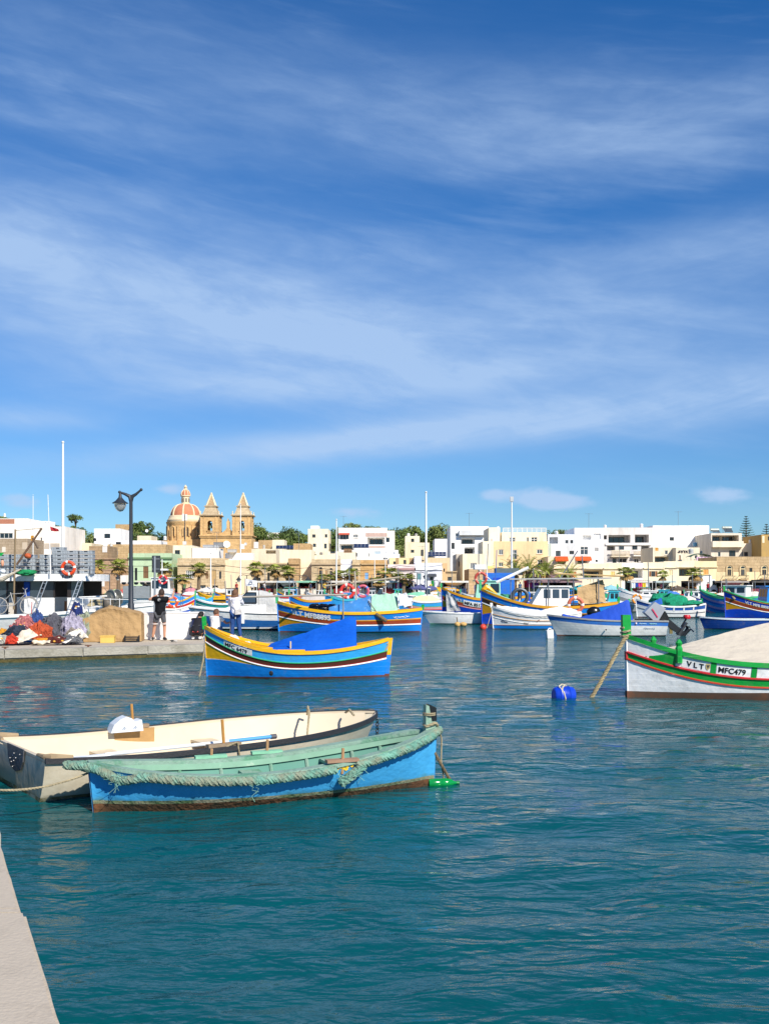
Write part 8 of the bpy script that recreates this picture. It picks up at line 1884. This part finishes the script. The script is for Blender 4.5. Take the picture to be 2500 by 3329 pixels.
def tent(u0, u1, vt, Y, h, label, side=None, gable=False, dp=3.4):
    a = P(u0, vt-4, Y); b = P(u1, vt-4, Y); w = b.x-a.x; z = a.z-1.0; ev = max(1.9, z-min(1.3, w*.22)); o = thing('market_tent', label, 'tent', ((a.x+b.x)/2, Y, 1.0), 0, 'market tents')
    g = MB(); x = w/2; y = dp/2
    if gable:      # ridge along the quay, open dark gable towards the right
        g.add([(-x,-y,ev),(x*.15,-y,ev),(x*.45,0,z),(-x*.4,0,z),(x,y,ev),(-x,y,ev)], [(0,1,2,3),(2,4,5,3),(0,3,5)])
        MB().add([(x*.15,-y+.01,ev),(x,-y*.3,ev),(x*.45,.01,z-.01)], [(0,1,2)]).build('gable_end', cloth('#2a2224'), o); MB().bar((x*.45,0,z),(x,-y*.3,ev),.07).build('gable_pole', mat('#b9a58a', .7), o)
    else:
        def fn(i, j):
            p = 2*i-1; q = 2*j-1; m_ = max(abs(p), abs(q)); return (p*x, q*y, ev+(z-ev)*(1-m_)**1.25)
        g.grid(fn, 8, 8)
    for (px, py), (qx_, qy_) in zip([(-x,-y),(x,-y),(x,y),(-x,y)], [(x,-y),(x,y),(-x,y),(-x,-y)]): g.add([(px,py,ev),(qx_,qy_,ev),(qx_,qy_,ev-.25),(px,py,ev-.25)], [(0,1,2,3)])
    g.build('canopy', cloth(h), o); [MB().bar((sx*x*.98,sy*y*.98,0),(sx*x*.98,sy*y*.98,ev),.06).build('post', mat('#c9c9c6', .5), o) for sx in (-1,1) for sy in (-1,1)]
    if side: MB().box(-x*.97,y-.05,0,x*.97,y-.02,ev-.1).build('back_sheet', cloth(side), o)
    MB().box(-x*.9,-y*.5,.0,x*.9,y*.1,.85).build('table', cloth(random.choice(('#3a4a6a','#8a3a3a','#d9d4c8','#5a6a5a'))), o)
    g = MB(); r_ = random.Random(int(u0))
    for k in range(9):
        cx_ = r_.uniform(-x*.85,x*.85); g.box(cx_-.18,-y*.48,.85,cx_+.18,-y*.1,.85+r_.uniform(.1,.35))
    g.build('goods', mat(r_.choice(('#c9803a','#b0483c','#d9c08a','#6a8a9a')), .8, .5, 2), o)['kind'] = 'stuff'
    return o
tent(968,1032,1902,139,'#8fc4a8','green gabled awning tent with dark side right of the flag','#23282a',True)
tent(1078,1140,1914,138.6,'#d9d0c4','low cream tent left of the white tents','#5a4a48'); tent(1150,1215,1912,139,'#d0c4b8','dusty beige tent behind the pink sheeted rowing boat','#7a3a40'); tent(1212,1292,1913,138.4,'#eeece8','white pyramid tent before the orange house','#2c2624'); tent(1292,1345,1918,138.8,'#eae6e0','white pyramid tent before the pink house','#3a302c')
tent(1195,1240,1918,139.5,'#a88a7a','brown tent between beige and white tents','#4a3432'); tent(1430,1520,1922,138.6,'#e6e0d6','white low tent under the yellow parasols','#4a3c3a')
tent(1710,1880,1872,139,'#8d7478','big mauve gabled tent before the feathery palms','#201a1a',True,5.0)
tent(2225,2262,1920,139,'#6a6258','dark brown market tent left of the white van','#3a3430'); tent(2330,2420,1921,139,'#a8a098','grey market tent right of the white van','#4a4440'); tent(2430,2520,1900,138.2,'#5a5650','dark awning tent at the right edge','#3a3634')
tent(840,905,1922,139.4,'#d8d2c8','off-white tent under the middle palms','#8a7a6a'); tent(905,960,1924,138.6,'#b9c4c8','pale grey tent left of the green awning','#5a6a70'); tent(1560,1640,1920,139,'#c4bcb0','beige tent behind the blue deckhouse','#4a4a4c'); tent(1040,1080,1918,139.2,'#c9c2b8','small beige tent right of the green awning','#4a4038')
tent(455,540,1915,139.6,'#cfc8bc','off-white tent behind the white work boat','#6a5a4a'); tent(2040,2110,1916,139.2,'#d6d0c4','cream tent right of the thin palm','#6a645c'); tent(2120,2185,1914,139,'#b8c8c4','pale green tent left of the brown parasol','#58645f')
# stalls with hanging clothes
def rail_stall(u0, u1, label, seed):
    a = P(u0, 1935, 137.6); b = P(u1, 1935, 137.6); w = b.x-a.x; o = thing('clothes_stall', label, 'stall', (a.x, 137.6, 1.0)); g = MB(); g.bar((0,0,1.95),(w,0,1.95),.05); [g.bar((x,0,0),(x,0,1.95),.06) for x in (0,w)]; g.build('rail', metal('#9a9c9e'), o); r_ = random.Random(seed); x = .1
    while x < w-.4:
        ww = r_.uniform(.35,.6); h = r_.uniform(.7,1.1); m_ = cloth(r_.choice(('#e6e4e0','#d0407a','#2f8f4a','#3a5ab0','#e0e0e6','#c9343a','#e8c83a','#7a4aa0','#dfe8ee')))
        MB().grid(lambda i, j: (x+ww*i, -.03+.05*math.sin(i*9+seed), 1.93-h*j), 6, 3).build('garment', m_, o); x += ww+.03
rail_stall(1284,1336,'rail of white garments before the pink house',1); rail_stall(1385,1440,'rail of colourful garments under the yellow parasols',2); rail_stall(1700,1765,'rail of bright garments left of the mauve tent front',3); rail_stall(1215,1280,'rail of mixed garments under the white pyramid tent',4); rail_stall(2050,2110,'rail of garments under the cream tent right of the thin palm',5)
# crowd: individuals strolling along the quay
def stand(seed):
    r_ = random.Random(seed); s = r_.uniform(-.03,.03); return dict(pel=(0,0,.95), neck=(s,.02,1.47), head=(s,.04,1.57), shL=(-.18,0,1.4), elL=(-.24,.04,1.14), wrL=(-.2,.16,.93), haL=(-.19,.2,.88), shR=(.18,0,1.4), elR=(.25,.06,1.16), wrR=(.22,.24,1.02), haR=(.2,.29,.99),
        hipL=(-.09,0,.9), knL=(-.1,.08+s,.5), anL=(-.11,-.02,.09), toL=(-.12,.12,.035), hipR=(.09,0,.9), knR=(.1,.02,.5), anR=(.11,-.1,.09), toR=(.12,.04,.035))
cols = [('#c9343a','#2a3350','red'),('#e6e4e0','#3a3a3c','white'),('#2c3a5c','#8a8270','navy'),('#d8b84a','#2a3350','yellow'),('#5a7a9a','#4a4440','grey blue'),('#22242a','#3a4a6a','black'),('#c46a8a','#2c2c30','pink'),('#6a8a5a','#4a4a50','olive')]
wheres = [(770,'near the white flag'),(860,'under the middle palms'),(945,'left of the green awning'),(1055,'right of the green awning'),(1068,'by the low cream tent'),(1105,'before the low cream tent'),(1122,'behind the turquoise boat'),(1165,'beside the beige tent'),(1185,'before the beige tent'),(1245,'under the white pyramid tent'),(1350,'below the violet blue parasols'),(1470,'below the yellow parasols'),(1690,'left of the mauve tent'),(1960,'right of the turquoise parasols'),(2150,'near the pale green tent'),(600,'left of the pink parasol'),(2300,'by the white van'),(820,'left of the middle palms'),(1010,'under the green awning'),(1400,'among the garments')]
for i, (u, wv) in enumerate(wheres):
    t, b, cn = cols[i % len(cols)]; Y = 137.2+(i % 3)*.5; p = P(u, 1935, Y)
    person(f'distant person in a {cn} top {wv}', (p.x, Y, 1.0), random.uniform(0,6.28), stand(i), t, b, group='people strolling on the far quay', fine=False, sub=1, legs='long' if i % 2 else 'short')
# white van
def van():
    a = P(2262, 1934, 140); w = (2332-2262)*140/F; o = thing('van', 'white box van parked on the far quay before the golden yellow house', 'van', (a.x, 140, 1.0))
    MB().box(0,0,.45,w*.72,1.9,2.6).build('cargo_box', WHT, o); MB().hexa([(w*.73,.05,.45),(w,.05,.45),(w,1.85,.45),(w*.73,1.85,.45),(w*.73,.1,2.1),(w*.88,.1,2.1),(w*.88,1.8,2.1),(w*.73,1.8,2.1)]).build('cab', WHT, o)
    MB().add([(w*.76,.06,1.3),(w*.93,.06,1.3),(w*.87,.085,1.95),(w*.76,.085,1.95)], [(0,1,2,3)]).build('side_window', GLASS, o)
    for x in (w*.18, w*.82):
        for y in (0, 1.7): q = MB().lathe([(0,-.1),(.36,-.1),(.36,.1),(0,.1)], 14); q.v = [(x+vx, y+.1+vz, .37+vy) for vx, vy, vz in q.v]; q.build('wheel', BLK, o, True)
    MB().box(-.05,.2,2.6,w*.7,1.7,2.72).build('roof_rack', mat('#55585c', .6), o)
van()
# flag on the cabin-cruiser side
p = P(798, 1935, 60); o = thing('white_flag', 'white flag with a grey emblem flying right of the woman', 'flag', (p.x, p.y, .6)); z = P(798,1888,60).z-.6
MB().tube([(0,0,0),(0,0,z+.15)], .025, 6).build('staff', mat('#8d8f92', .5), o); MB().grid(lambda i, j: (.02+.68*i, .08*math.sin(i*7+j*2), z+.12-.12*i-(.42-.05*i)*j), 14, 6).build('cloth', cloth('#e9e8ea'), o, True)
g = MB(); g.torus((.34,-.11,z-.12), .09, .018, 14, 5); g.build('emblem', mat('#9a9aa0', .8), o)
# overhead wires between the waterfront houses
for i, (u0, v0, u1, v1, s) in enumerate(((690,1832,1010,1845,.5),(1010,1842,1300,1838,.7),(250,1822,560,1835,.5),(1300,1838,1440,1836,.3))):
    tag(MB().tube(sagline(P(u0,v0,149.2), P(u1,v1,149.2), s, 16), .03, 4).build('overhead_wire', DARK), ['overhead wire before the tan stone houses','overhead wire before the arched stone house','overhead wire before the brown and green houses','overhead wire before the pink house'][i], 'wire')
